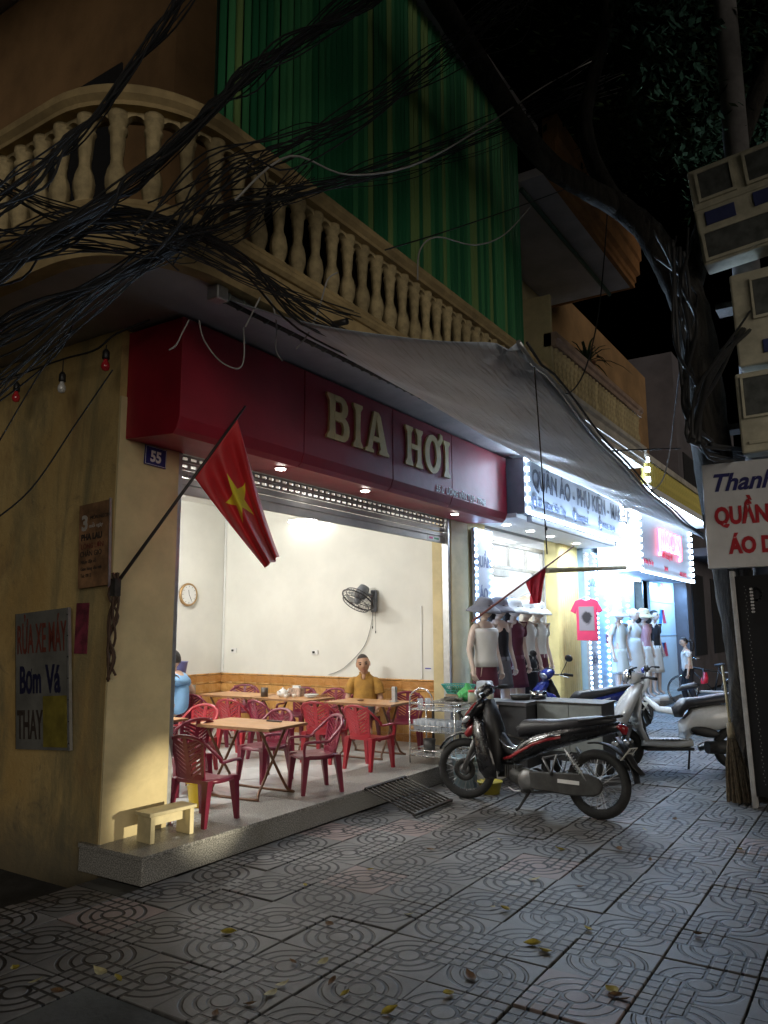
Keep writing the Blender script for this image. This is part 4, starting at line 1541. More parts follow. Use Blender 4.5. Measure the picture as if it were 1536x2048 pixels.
sk = {k: (J[k][0], J[k][1], J[k][2], J[k][3] + .018 if not isinstance(J[k][3], tuple) else J[k][3]) for k in ('hip', 'rt', 'rk', 'lt', 'lk')}
g = skin_G(G(), sk, [('hip', 'rt'), ('rt', 'rk'), ('hip', 'lt'), ('lt', 'lk')], 'hip'); g.ob('shorts', mat('dark_shorts', (.05, .05, .06), .85), P1, fix=False)

# man in blue, back turned, mostly behind the pillar
P2 = thing('person', 'man in light blue t-shirt seen from behind at the left edge of the shop', 'person', (6.52, 7.18, FLZ), radians(112))
hc = Vector((.05, 0, 1.07)); HR = Matrix.Identity(3)
J = {'hip': (0, 0, .42, (.13, .16)), 'sp': (-.01, 0, .62, (.115, .155)), 'ch': (-.0, 0, .78, (.115, .17)), 'up': (.01, 0, .88, (.08, .11)), 'nk': (.03, 0, .94, .05), 'nk2': (.04, 0, 1.0, .048),
     'rs': (.0, -.19, .84, .06), 're': (-.08, -.33, .66, .043), 'rw': (.08, -.30, .52, .03), 'ls': (.0, .19, .84, .06), 'le': (.06, .26, .60, .043), 'lw': (.24, .18, .60, .03),
     'rt': (.1, -.10, .42, .09), 'rk': (.44, -.12, .42, .062), 'rf': (.42, -.12, .2, .05), 'ra': (.40, -.12, .05, .038), 'rq': (.52, -.12, .03, .03),
     'lt': (.1, .10, .42, .09), 'lk': (.44, .12, .42, .062), 'lf': (.42, .12, .2, .05), 'la': (.40, .12, .05, .038), 'lq': (.52, .12, .03, .03)}
B = [('hip', 'sp'), ('sp', 'ch'), ('ch', 'up'), ('up', 'nk'), ('nk', 'nk2'), ('up', 'rs'), ('rs', 're'), ('re', 'rw'), ('up', 'ls'), ('ls', 'le'), ('le', 'lw'), ('hip', 'rt'), ('rt', 'rk'), ('rk', 'rf'), ('rf', 'ra'), ('ra', 'rq'), ('hip', 'lt'), ('lt', 'lk'), ('lk', 'lf'), ('lf', 'la'), ('la', 'lq')]
J2 = dict(J); B2_ = list(B)
hand_J(J2, B2_, 'r', J['rw'][:3], (.6, .2, -.5), 1, (0, .3, -1)); hand_J(J2, B2_, 'l', J['lw'][:3], (.9, -.3, 0), -1, (0, 0, -1))
g = skin_G(G(), J2, B2_, 'hip'); head_G(g, hc, HR, .235); g.ob('body', SKIN2, P2, fix=False)
face(P2, hc, HR, .235); hair_cap(hc, HR, .235, .03, 1.06, -.05).ob('hair', HAIR, P2)
BLT = mat('light_blue_cotton', (.22, .42, .68), .85, var=.1, scale=5, bump=.25, bscale=14)
sk = {k: (v[0], v[1], v[2], tuple(q + .018 for q in v[3]) if isinstance(v[3], tuple) else v[3] + .024) for k, v in J.items() if k in ('hip', 'sp', 'ch', 'up', 'rs', 'ls')}
sk['nk'] = (.02, 0, .91, .066); sk['re'] = (-.045, -.275, .745, .072); sk['le'] = (.035, .235, .71, .072)
g = skin_G(G(), sk, [('hip', 'sp'), ('sp', 'ch'), ('ch', 'up'), ('up', 'nk'), ('up', 'rs'), ('up', 'ls'), ('rs', 're'), ('ls', 'le')], 'hip'); g.ob('shirt', BLT, P2, fix=False)
sk = {k: (J[k][0], J[k][1], J[k][2], J[k][3] + .018 if not isinstance(J[k][3], tuple) else J[k][3]) for k in ('hip', 'rt', 'rk', 'lt', 'lk')}
g = skin_G(G(), sk, [('hip', 'rt'), ('rt', 'rk'), ('hip', 'lt'), ('lt', 'lk')], 'hip'); g.ob('shorts', mat('navy_shorts', (.03, .035, .07), .85), P2, fix=False)

# ================================================================== motorbikes
def m_paint(name, col, rough=.22, flake=0):
    t = MT(name)
    n = t.noise(3, 4, .6)
    t.color(t.mix(n.step(.3, .7), tuple(c * .85 for c in col), col))
    d = t.noise(9, 5, .7)
    t.rough(d * .25 + rough - .06)
    t.set(coat=.6, spec=.5)
    return t.m
RUB = mat('tyre_rubber', (.018, .018, .018), .8, var=.25, scale=20, bump=.4, bscale=80)
CHR = mat('chrome', (.62, .63, .65), .14, 1.0, var=.05, rv=.05)
GREYM = mat('cast_grey_metal', (.22, .22, .22), .45, .7, var=.15, scale=12, dirt=.4)
DKMET = mat('dark_dusty_engine_metal', (.06, .06, .058), .55, .5, var=.3, scale=12, dirt=.4)
BLK = m_paint('black_bike_paint', (.010, .010, .012), .2)
REDP = m_paint('red_bike_paint', (.30, .012, .018), .25)
SEATM = mat('black_seat_vinyl', (.030, .030, .034), .42, var=.15, scale=14, bump=.2, bscale=120)
BLUEP = m_paint('blue_bike_paint', (.03, .05, .30), .2)
WHP = m_paint('white_scooter_paint', (.76, .78, .78), .2)
MATTE = mat('matte_black_trim', (.014, .014, .015), .55)
TAILR = mat('red_tail_lens', (.30, .01, .015), .2, coat=.6)
CLEARL = mat('clear_lens', (.55, .58, .62), .12, .5, var=.25, scale=25, coat=1)
PLATE = mat('number_plate', (.60, .59, .52), .5, var=.1)

def wheel_parts(par, R, r, rimr, disc=False, spokes=36, hub=.035, rim=CHR, solid=False):
    MYw = Matrix(((1, 0, 0), (0, 0, -1), (0, 1, 0)))
    g = G()
    rings = []
    for i in range(40):
        a = 2 * pi * i / 40
        ring = []
        for k in range(10):
            b = 2 * pi * k / 10
            rr = R - r + r * cos(b)
            ring.append((rr * cos(a), r * .95 * sin(b), rr * sin(a)))
        rings.append(ring)
    g.loft(rings, loop=True)
    tyre = g.ob('tyre', RUB, par)
    g = G()
    rings = []
    for i in range(40):
        a = 2 * pi * i / 40
        ring = []
        for rr, y in ((rimr + .012, -.024), (rimr + .012, .024), (rimr - .004, .020), (rimr - .010, 0), (rimr - .004, -.020)):
            ring.append((rr * cos(a), y, rr * sin(a)))
        rings.append(ring)
    g.loft(rings, loop=True)
    g.ob('rim', rim, par)
    G().lathe([(hub * .5, -.075), (hub, -.07), (hub * 1.5, -.045), (hub * 1.1, -.03), (hub * 1.1, .03), (hub * 1.5, .045), (hub, .07), (hub * .5, .075)], 20, MYw).ob('hub', GREYM, par)
    g = G()
    if solid:
        for k in range(5):
            a = 2 * pi * k / 5
            g.box((cos(a) * rimr * .5, 0, sin(a) * rimr * .5), (rimr * .95, .035, .03), Matrix.Rotation(-a, 3, 'Y'))
        g.ob('spokes', GREYM, par)
    else:
        for k in range(spokes):
            a = 2 * pi * k / spokes
            s = 1 if k % 2 else -1
            b = a + .45 * (1 if (k // 2) % 2 else -1)
            g.tube([(hub * 1.4 * cos(b), .042 * s, hub * 1.4 * sin(b)), (rimr * cos(a), .006 * s, rimr * sin(a))], .0026, 4)
        g.ob('spokes', STEEL, par)
    if disc:
        g = G()
        g.loft([[(rr * cos(2 * pi * i / 32), yy, rr * sin(2 * pi * i / 32)) for i in range(32)] for rr, yy in ((.055, .060), (.105, .060), (.105, .064), (.055, .064))], caps=False, loop=True)
        g.ob('brake_disc', DKMET, par)
        g = G()
        for k in range(24):
            a = 2 * pi * k / 24
            g.lathe([(.006, .0645), (.006, .066)], 6, MYw) if False else g.box((.092 * cos(a), .0655, .092 * sin(a)), (.011, .002, .011))
        g.ob('disc_holes', BLACKP, par)

def underbone(name, label, loc, rz, lean, steer, main, accent, mirrors=False, plate='35-F1 2706', shine=True):
    B = thing(name, label, 'motorbike', loc, rz)
    B.rotation_euler = (lean, 0, rz)
    B.rotation_mode = 'XYZ'
    rw = bpy.data.objects.new('rear_wheel', None); COL.objects.link(rw); rw.parent = B; rw.location = (0, 0, .285)
    wheel_parts(rw, .287, .043, .225)
    # steering group pieces are turned about the head axis
    pv = Vector((1.10, 0, .80))
    ST = Matrix.Translation(pv) @ Matrix.Rotation(steer, 4, Vector((-.45, 0, .89)).normalized()) @ Matrix.Translation(-pv)
    fw = bpy.data.objects.new('front_wheel', None); COL.objects.link(fw); fw.parent = B
    fw.matrix_local = ST @ Matrix.Translation((1.32, 0, .285))
    wheel_parts(fw, .282, .040, .225, disc=True)
    def steerob(g, nm, m, **k):
        g.v = [tuple(ST @ Vector(p)) for p in g.v]
        return g.ob(nm, m, B, **k)
    g = G()
    for s in (-1, 1):
        g.tube([(1.32, .095 * s, .285), (1.245, .095 * s, .47), (1.19, .075 * s, .62)], [.024, .024, .018], 10)
    steerob(g, 'front_fork', GREYM)
    g = G()
    arc = []
    for k in range(12):
        a = radians(34 + 112 * k / 11)
        w = .040 + .030 * sin(pi * min(1, k / 9))
        arc.append((1.32 + .308 * cos(a), .285 + .308 * sin(a) + .025 * sin(pi * k / 11), w, .012))
    g.sweep(arc[::-1], 3, 12)
    fd = steerob(g, 'front_fender', main)
    g = G(); g.sweep([(1.30, .60, .075, .035), (1.24, .66, .085, .05), (1.17, .72, .07, .05)], 2.6, 12); steerob(g, 'fender_bracket_cover', accent)
    # front cowl with the red nose and turn signals
    g = G(); g.sweep([(1.335, .66, .03, .02), (1.30, .70, .10, .045), (1.235, .78, .145, .06), (1.165, .865, .13, .055), (1.11, .92, .09, .04)], 2.5, 16); g.ob('front_cowl', main, B)
    for s in (-1, 1):
        g = G(); g.add([(1.335, .062 * s, .695), (1.25, .142 * s, .785), (1.185, .137 * s, .865), (1.165, .11 * s, .905), (1.25, .09 * s, .83), (1.315, .05 * s, .74)], [(0, 1, 2, 3, 4, 5)]); g.ob('nose_stripe', accent, B, solid=.016)
        g = G(); g.ell((1.255, .133 * s, .745), (.055, .016, .028), 10, 7, Matrix.Rotation(radians(38), 3, 'Y')); g.ob('turn_signal', CLEARL, B)
    # leg shields and centre column
    for s in (-1, 1):
        g = G()
        def sh(u, v, s=s):
            top = Vector((1.165 - .02 * v, (.13 + .03 * v) * s, .86 - .10 * v))
            pts = [(1.18, .115, .78), (1.16, .165, .64), (1.115, .185, .46), (1.08, .165, .30), (1.04, .12, .23)]
            f = u * 4; i = min(3, int(f)); t = f - i
            a = Vector(pts[i]).lerp(Vector(pts[i + 1]), t)
            back = [(1.06, .13, .73), (1.0, .18, .61), (.93, .20, .46), (.90, .175, .33), (.92, .12, .24)]
            b = Vector(back[i]).lerp(Vector(back[i + 1]), t)
            p = a.lerp(b, v)
            p.y += .018 * sin(pi * v)
            return (p.x, p.y * s, p.z)
        g.grid(sh, 12, 5); g.ob('leg_shield', main if main is not BLK else BLK, B, solid=.012)
    g = G(); g.sweep([(1.09, .93, .06, .05), (1.05, .78, .095, .07), (1.00, .62, .11, .08), (.99, .45, .11, .09), (1.0, .30, .07, .07)], 3, 14); g.ob('centre_column', MATTE, B)
    g = G(); g.sweep([(1.02, .70, .06, .045), (.94, .58, .062, .05), (.86, .49, .062, .055), (.76, .455, .065, .055), (.66, .49, .08, .06)], 3, 12); g.ob('frame_tunnel', MATTE, B)
    g = G()
    for s in (-1, 1):
        g.tube(catmull([(1.0, .065 * s, .68), (.90, .07 * s, .555), (.80, .075 * s, .515), (.70, .08 * s, .53)], 4), .008, 6)
    g.ob('frame_trim', CHR if shine else MATTE, B)
    # handlebar
    g = G(); g.sweep([(1.185, .965, .055, .03), (1.145, 1.00, .095, .06), (1.085, 1.035, .10, .055), (1.03, 1.035, .06, .035)], 2.4, 14); steerob(g, 'handlebar_cover', main)
    g = G(); g.ell((1.185, 0, .985), (.028, .072, .048), 16, 9, Matrix.Rotation(radians(28), 3, 'Y')); steerob(g, 'headlight', CLEARL)
    g = G(); g.ell((1.075, 0, 1.075), (.04, .075, .02), 14, 7, Matrix.Rotation(radians(-25), 3, 'Y')); steerob(g, 'speedometer', BLACKP)
    g = G()
    for s in (-1, 1):
        g.tube(catmull([(1.09, .07 * s, 1.01), (1.08, .16 * s, 1.02), (1.04, .24 * s, 1.035), (1.0, .33 * s, 1.03)], 4), .010, 8)
    steerob(g, 'handlebar', MATTE)
    for s in (-1, 1):
        g = G(); g.tube([(1.045, .235 * s, 1.034), (.995, .345 * s, 1.029)], .018, 10); steerob(g, 'grip', RUB)
        g = G(); g.tube(catmull([(1.085, .19 * s, 1.02), (1.095, .27 * s, 1.015), (1.055, .35 * s, 1.0)], 4), .006, 6); steerob(g, 'brake_lever', STEEL)
        if mirrors:
            g = G(); g.tube(catmull([(1.06, .20 * s, 1.04), (1.05, .26 * s, 1.15), (1.06, .31 * s, 1.23)], 4), .006, 6); steerob(g, 'mirror_stem', BLACKP)
            g = G(); g.ell((1.06, .33 * s, 1.25), (.018, .07, .045), 14, 8); steerob(g, 'mirror', BLACKP)
    # seat, tail and side panels
    g = G(); g.sweep([(.715, .62, .075, .02), (.715, .67, .105, .06), (.66, .705, .125, .078), (.52, .725, .138, .070), (.36, .740, .142, .062), (.18, .775, .136, .056), (0, .806, .112, .046), (-.12, .821, .075, .030), (-.16, .825, .03, .01)], 2.7, 18); g.ob('seat', SEATM, B)
    g = G(); g.sweep([(.90, .385, .07, .035), (.78, .43, .105, .055), (.66, .52, .128, .085), (.50, .60, .142, .095), (.32, .655, .146, .085), (.12, .705, .138, .072), (-.06, .745, .112, .055), (-.19, .775, .07, .042), (-.23, .785, .03, .02)], 2.7, 18); g.ob('body_side', main, B)
    for s in (-1, 1):
        for wl_, m, dz, nm in ((.013, accent, .0, 'side_stripe'), (.008, CHR if shine else WHP, .022, 'side_flash')):
            g = G()
            pth = [(.88, .415, .085), (.78, .445, .118), (.68, .505, .140), (.56, .572, .152), (.42, .622, .158), (.28, .652, .158)]
            if nm == 'side_flash':
                pth = pth[2:]
            n = len(pth)
            vs = []
            for i, (x, z, y) in enumerate(pth):
                w = wl_ * (.6 + .8 * sin(pi * (i + .5) / n))
                vs += [(x, y * s, z + dz - w), (x, (y - .006) * s, z + dz + w)]
            g.add(vs, [(2 * i, 2 * i + 2, 2 * i + 3, 2 * i + 1) for i in range(n - 1)], True); g.ob(nm, m, B, solid=.006)
    g = G(); g.sweep([(-.20, .78, .075, .03), (-.235, .755, .06, .035), (-.24, .71, .03, .02)], 2.6, 12); g.ob('tail_light', TAILR, B)
    g = G()
    for s in (-1, 1):
        g.tube(catmull([(.12, .14 * s, .80), (-.02, .135 * s, .825), (-.14, .11 * s, .85), (-.20, .05 * s, .862)], 4), .011, 8)
        g.tube([(-.20, .05 * s, .862), (-.20, 0, .864)], .011, 8)
    g.ob('grab_rail', MATTE, B)
    arc = []
    for k in range(13):
        a = radians(78 + 95 * k / 12)
        arc.append((.34 * cos(a), .285 + .34 * sin(a), .068, .008))
    g = G(); g.sweep(arc, 3, 10); g.ob('rear_fender', MATTE, B)
    g = G(); g.sweep([(-.16, .68, .07, .012), (-.24, .58, .075, .012), (-.32, .46, .07, .010), (-.385, .395, .055, .008)], 3, 10); g.ob('mudguard', BLACKP, B)
    RP = Matrix.Rotation(radians(-38), 3, 'Y')
    pl = G().box((-.272, 0, .555), (.006, .19, .135), RP).ob('number_plate', PLATE, B, bevel=.004)
    a, b = plate.split()
    for k, (tx, hh) in enumerate(((a, .042), (b, .05))):
        o = text('plate_number', tx, hh, BLACKP, pl, tuple(Vector((-.272, 0, .555)) + RP @ Vector((-.0045, 0, .018 - .062 * k))), (0, 0, 0), .002, .002, .85, 0, 'CENTER')
        o.rotation_euler = (RP @ Matrix(((0, 0, -1), (-1, 0, 0), (0, 1, 0)))).to_euler()
    for s in (-1, 1):
        G().ell((-.20, .13 * s, .64), (.03, .03, .022), 10, 7).ob('turn_signal', mat('amber_lens', (.45, .17, .03), .25) if s > 9 else CLEARL, B)
    # engine, chain case, swingarm, shocks, exhaust
    g = G(); g.sweep([(.86, .27, .05, .045), (.80, .28, .085, .075), (.70, .265, .10, .085), (.60, .25, .11, .085), (.50, .25, .10, .06)], 2.5, 14); g.ob('engine_block', DKMET, B)
    g = G()
    for k in range(6):
        g.box((.86 - .022 * k, 0, .31), (.008, .15 - .006 * k, .11))
    g.ob('cylinder_fins', GREYM, B)
    MYw = Matrix(((1, 0, 0), (0, 0, -1), (0, 1, 0)))
    for s in (-1, 1):
        g = G(); g.lathe([(.095, .08), (.098, .10), (.085, .118), (.03, .124)], 22, Matrix(((1, 0, 0), (0, 0, s), (0, 1, 0)))); g.v = [(x + .62, y, z + .255) for x, y, z in g.v]; g.ob('crankcase_cover', GREYM if s > 0 else DKMET, B)
    g = G()
    cc = [(.60, .335), (.30, .355), (.05, .372), (-.045, .34), (-.085, .285), (-.06, .22), (0, .19), (.20, .175), (.58, .185)]
    g.prism(cc, -.125, -.085, MYw); g.ob('chain_case', DKMET, B, bevel=.012)
    G().box((.22, .128, .285), (.20, .003, .032)).ob('case_label', WLAB, B)
    g = G()
    for s in (-1, 1):
        g.tube([(.58, .075 * s, .26), (0, .082 * s, .285)], .018, 8)
    g.ob('swingarm', MATTE, B)
    for s in (-1, 1):
        g = G()
        a, b = Vector((.255, .125 * s, .56)), Vector((.06, .115 * s, .31))
        g.tube([a, b], .012, 8)
        d = (a - b); L = d.length; d.normalize(); q = d.orthogonal().normalized(); w = d.cross(q)
        hel = [b + d * (L * (.25 + .6 * k / 60)) + (q * cos(k * .78) + w * sin(k * .78)) * .026 for k in range(61)]
        g.tube(hel, .005, 5); g.ob('shock_absorber', STEEL, B)
    g = G(); g.tube(catmull([(.80, -.06, .20), (.74, -.10, .14), (.55, -.13, .15), (.40, -.145, .19)], 4), .016, 8); g.tube([(.42, -.145, .18), (.30, -.15, .22), (-.16, -.16, .34)], [.025, .042, .045], 12); g.ob('exhaust', GREYM, B)
    # triangular foot peg bracket
    for s in (-1, 1):
        g = G(); g.tube([(.46, .12 * s, .46), (.33, .125 * s, .50), (.38, .13 * s, .33), (.46, .12 * s, .46)], .014, 8); g.ob('peg_bracket', GREYM, B)
        g = G(); g.tube([(.60, .10 * s, .17), (.60, .24 * s, .175)], .016, 8); g.ob('foot_peg', RUB, B)
    g = G(); g.tube(catmull([(.80, .12, .18), (.72, .14, .155), (.66, .14, .165)], 3), .007, 6); g.ob('gear_lever', STEEL, B)
    g = G(); g.tube([(.60, .10, .16), (.665, .175, .02), (.69, .185, .003)], [.014, .012, .016], 8); g.ob('side_stand', MATTE, B)
    return B
hd = atan2(1.31, .10)
underbone('motorbike', 'black and red underbone motorbike parked in front of the shop', (6.755, 2.21, 0), hd, radians(5), radians(16), BLK, REDP)
underbone('motorbike', 'blue motorbike parked behind the grey cart', (10.72, 3.06, 0), radians(136), radians(6), radians(22), BLUEP, BLUEP, True, '35-B2 4410', False)

# ------------------------------------------------------------------ white scooter
def m_mat():
    t = MT('patterned_floor_mat')
    v = t.vor(26, 'DISTANCE_TO_EDGE', 0, (1, 1, 1))
    t.color(t.mix(v.step(.10, .16), (.70, .72, .74), (.03, .035, .045)))
    t.rough(.5)
    return t.m
def scooter(label, loc, rz, lean):
    B = thing('scooter', label, 'scooter', loc); B.rotation_euler = (lean, 0, rz)
    for x, nm in ((0, 'rear_wheel'), (1.26, 'front_wheel')):
        w = bpy.data.objects.new(nm, None); COL.objects.link(w); w.parent = B; w.location = (x, 0, .235)
        wheel_parts(w, .237, .05, .16, nm[0] == 'f', solid=True, rim=GREYM)
    g = G()
    for s in (-1, 1):
        g.tube([(1.26, .08 * s, .235), (1.17, .08 * s, .50)], .02, 8)
    g.ob('front_fork', GREYM, B)
    arc = [(1.26 + .275 * cos(radians(a)), .235 + .275 * sin(radians(a)), .075, .012) for a in range(10, 160, 12)]
    g = G(); g.sweep(arc, 2.6, 12); g.ob('front_fender', WHP, B)
    # apron: broad curved front shield
    g = G(); g.sweep([(1.28, .38, .08, .04), (1.30, .50, .18, .08), (1.25, .62, .225, .085), (1.17, .76, .235, .075), (1.09, .87, .20, .06), (1.02, .96, .12, .045)], 2.3, 20); g.ob('front_apron', WHP, B)
    g = G(); g.sweep([(1.05, .92, .15, .025), (1.07, .78, .20, .03), (1.10, .62, .205, .03), (1.08, .46, .19, .03), (1.02, .32, .165, .035)], 3, 16); g.ob('leg_shield', WHP, B)
    g = G(); g.sweep([(1.03, .66, .10, .012), (1.05, .50, .12, .012), (.99, .34, .13, .012)], 3, 12); g.ob('glove_panel', MATTE, B)
    g = G()
    for s in (-1, 1):
        g.tube(catmull([(1.28, .06 * s, .55), (1.20, .17 * s, .70), (1.10, .16 * s, .86)], 4), .012, 8)
    g.ob('apron_trim', CHR, B)
    g = G(); g.sweep([(1.06, .31, .15, .05), (.90, .285, .165, .045), (.70, .28, .165, .045), (.50, .30, .15, .05)], 3, 14); g.ob('floorboard', WHP, B)
    G().bx(.56, 1.0, -.15, .15, .333, .342).ob('floor_mat', m_mat(), B)
    G().bx(.50, 1.04, -.17, .17, .215, .25).ob('floor_edge', MATTE, B, bevel=.01)
    g = G(); g.sweep([(.56, .34, .12, .03), (.52, .47, .135, .09), (.42, .55, .155, .14), (.22, .57, .175, .15), (-.02, .61, .17, .12), (-.25, .67, .13, .08), (-.40, .70, .07, .04)], 2.5, 18); g.ob('rear_body', WHP, B)
    for s in (-1, 1):
        g = G(); g.ell((.36, .158 * s, .42), (.17, .022, .055), 16, 9, Matrix.Rotation(radians(-10), 3, 'Y')); g.ob('side_recess', MATTE, B)
    g = G(); g.sweep([(.60, .58, .10, .03), (.60, .66, .135, .06), (.52, .735, .15, .065), (.34, .755, .165, .055), (.12, .785, .17, .06), (-.12, .82, .145, .055), (-.30, .83, .09, .03)], 2.7, 18); g.ob('seat', SEATM, B)
    g = G(); g.tube(catmull([(-.05, .16, .80), (-.25, .14, .83), (-.38, .06, .85), (-.38, -.06, .85), (-.25, -.14, .83), (-.05, -.16, .80)], 4), .014, 8); g.ob('grab_rail', CHR, B)
    g = G(); g.sweep([(-.36, .74, .09, .03), (-.42, .69, .07, .04)], 2.6, 12); g.ob('tail_light', TAILR, B)
    g = G(); g.sweep([(.30, .24, .10, .07), (.10, .245, .11, .08), (-.06, .245, .09, .06)], 2.6, 12); g.ob('engine_case', DKMET, B)
    g = G(); g.tube([(.35, -.14, .22), (-.30, -.17, .34)], [.03, .05], 12); g.ob('exhaust', GREYM, B)
    # handlebar head with chrome headlight
    g = G(); g.sweep([(1.16, 1.02, .07, .06), (1.10, 1.03, .11, .075), (1.02, 1.035, .11, .06), (.97, 1.03, .07, .035)], 2.4, 16); g.ob('handlebar_cover', WHP, B)
    g = G(); g.ell((1.15, 0, 1.04), (.06, .095, .085), 18, 10); g.ob('headlight', CHR, B)
    G().ell((1.19, 0, 1.035), (.03, .075, .065), 16, 9).ob('headlight_lens', CLEARL, B)
    g = G(); g.box((1.10, 0, 1.135), (.10, .15, .02), Matrix.Rotation(radians(15), 3, 'Y')); g.ob('visor', MATTE, B, bevel=.008)
    for s in (-1, 1):
        g = G(); g.tube([(1.02, .10 * s, 1.02), (.98, .20 * s, 1.03), (.93, .33 * s, 1.01)], .013, 8); g.ob('handlebar', MATTE, B)
        g = G(); g.tube([(.965, .23 * s, 1.026), (.925, .345 * s, 1.01)], .019, 10); g.ob('grip', RUB, B)
        g = G(); g.tube(catmull([(1.0, .17 * s, 1.04), (1.0, .22 * s, 1.10), (1.02, .27 * s, 1.12)], 4), .006, 6); g.ob('mirror_stem', BLACKP, B)
        g = G(); g.ell((1.02, .31 * s, 1.13), (.02, .075, .045), 14, 9); g.ob('mirror', BLACKP, B)
    g = G(); g.tube([(.55, .14, .22), (.60, .20, .02)], .012, 8); g.ob('side_stand', MATTE, B)
    return B
scooter('white scooter with dark seat and patterned floor mat parked beside the tree', (9.90, 1.62, 0), radians(121), radians(4))

# ------------------------------------------------------------------ light electric bike behind
E = thing('electric_bike', 'small white electric bike with blue seat base behind the white scooter', 'electric bike', (13.0, 2.55, 0), radians(90))
for x, nm in ((0, 'rear_wheel'), (1.0, 'front_wheel')):
    w = bpy.data.objects.new(nm, None); COL.objects.link(w); w.parent = E; w.location = (x, 0, .26)
    wheel_parts(w, .262, .03, .225, spokes=24, hub=.04)
g = G()
for s in (-1, 1):
    g.tube([(1.0, .06 * s, .26), (.88, .05 * s, .62), (.86, .03 * s, .70)], .015, 8)
g.ob('front_fork', WHP, E)
g = G(); g.sweep([(.90, .55, .04, .03), (.84, .72, .075, .06), (.80, .86, .06, .05), (.79, .95, .05, .04)], 2.5, 12); g.ob('front_cover', WHP, E)
g = G(); g.sweep([(.86, .50, .04, .035), (.66, .33, .06, .05), (.40, .30, .07, .06), (.15, .34, .06, .05), (0, .40, .05, .03)], 2.6, 12); g.ob('frame', WHP, E)
g = G(); g.sweep([(.30, .40, .09, .06), (.05, .45, .09, .07), (-.15, .50, .08, .04)], 2.6, 12); g.ob('battery_box', BLUEP, E)
g = G(); g.sweep([(.34, .63, .05, .02), (.26, .68, .09, .045), (.10, .71, .12, .05), (.02, .72, .08, .03)], 2.6, 14); g.ob('seat', SEATM, E)
g = G(); g.bx(-.35, 0, -.10, .10, .62, .64); 
for s in (-1, 1):
    g.tube([(-.30, .09 * s, .62), (0, .08 * s, .28)], .008, 6)
g.ob('rear_rack', STEEL, E)
g = G()
for s in (-1, 1):
    g.tube(catmull([(.79, 0, .94), (.77, .14 * s, .98), (.70, .28 * s, .97)], 4), .011, 8)
g.ob('handlebar', BLACKP, E)
g = G()
for s in (-1, 1):
    g.tube([(.73, .22 * s, .975), (.69, .31 * s, .968)], .018, 8)
g.ob('grips', RUB, E)
G().ell((.86, 0, .93), (.04, .06, .05), 14, 8).ob('headlight', BLUEP, E)
g = G(); g.bx(.84, 1.1, -.13, .13, .70, .84); g.ob('front_basket', mat('wire_basket', (.35, .36, .37), .4, .5, alpha=.5), E)
B5 = thing('parked_bicycle', 'dark bicycle with silver rack standing at the wall beyond the woman', 'bicycle', (17.6, 2.75, 0), radians(95))
for x, nm in ((0, 'rear_wheel'), (1.05, 'front_wheel')):
    w = bpy.data.objects.new(nm, None); COL.objects.link(w); w.parent = B5; w.location = (x, 0, .31)
    wheel_parts(w, .312, .02, .285, spokes=20, hub=.025)
g = G()
for a, b in (((0, 0, .31), (.42, 0, .30)), ((.42, 0, .30), (.30, 0, .80)), ((.42, 0, .30), (.85, 0, .72)), ((.33, 0, .70), (.86, 0, .78)), ((1.05, 0, .31), (.84, 0, .90)), ((0, 0, .31), (.31, 0, .72))):
    g.tube([a, b], .016, 8)
g.ob('frame', BLACKP, B5)
g = G(); g.sweep([(.40, .83, .03, .02), (.25, .85, .09, .035), (.18, .86, .07, .03)], 2.5, 12); g.ob('saddle', SEATM, B5)
g = G()
for s in (-1, 1):
    g.tube(catmull([(.84, 0, .92), (.80, .2 * s, .97), (.70, .28 * s, .96)], 4), .011, 8)
g.ob('handlebar', CHR, B5)
G().bx(-.35, .22, -.07, .07, .68, .70).ob('rear_rack', STEEL, B5)

# ================================================================== in front of the shops
BARS = mat('rusty_dark_steel', (.055, .05, .045), .6, .5, var=.4, scale=15)
o = thing('steel_ramp_grate', 'dark steel bar grate leaning on the step as a ramp', 'grate', (6.30, 4.075, .19))
L = sqrt(.52 ** 2 + .17 ** 2)
o.rotation_euler = (-math.asin(.165 / L), 0, pi)
for i in range(11):
    G().tube([(-.33 + .066 * i, 0, 0), (-.33 + .066 * i, L, 0)], .009, 6).ob('bar', BARS, o)
for y in (.01, L - .01):
    G().bx(-.345, .345, y - .012, y + .012, -.012, .012).ob('end_rail', BARS, o)
# wire rack
RACK = mat('bright_wire', (.66, .66, .64), .25, .85)
o = thing('wire_rack', 'three tier chrome wire rack on wheels beside the right hand table', 'rack', (7.55, 4.31, FLZ), radians(0))
for x in (-.16, .20):
    for y in (-.40, .15):
        G().tube([(x, y, .0), (x, y, .60)], .008, 6).ob('post', RACK, o)
for z in (.08, .335, .56):
    g = G()
    for dz in (0, .06):
        g.tube([(-.16, -.40, z + dz), (.20, -.40, z + dz), (.20, .15, z + dz), (-.16, .15, z + dz)], .006, 5, loop=True)
    for k in range(9):
        g.tube([(-.16, -.38 + .065 * k, z), (.20, -.38 + .065 * k, z)], .003, 4)
    for k in range(5):
        g.tube([(-.16, -.36 + .12 * k, z), (-.16, -.36 + .12 * k, z + .06)], .003, 4)
    g.ob('shelf', RACK, o)
    G().bx(-.158, .198, -.398, .148, z + .004, z + .008).ob('shelf_liner', mat('clear_shelf_sheet', (.7, .72, .72), .2, alpha=.35), o)
g = G(); g.tube(catmull([(-.16, .15, .60), (-.16, .13, .72), (-.16, .0, .79), (-.16, -.12, .72), (-.16, -.14, .60)], 5), .008, 8); g.ob('handle_hoop', RACK, o)
GLS = glassm('tumbler_glass', (.80, .86, .92), .38, .06)
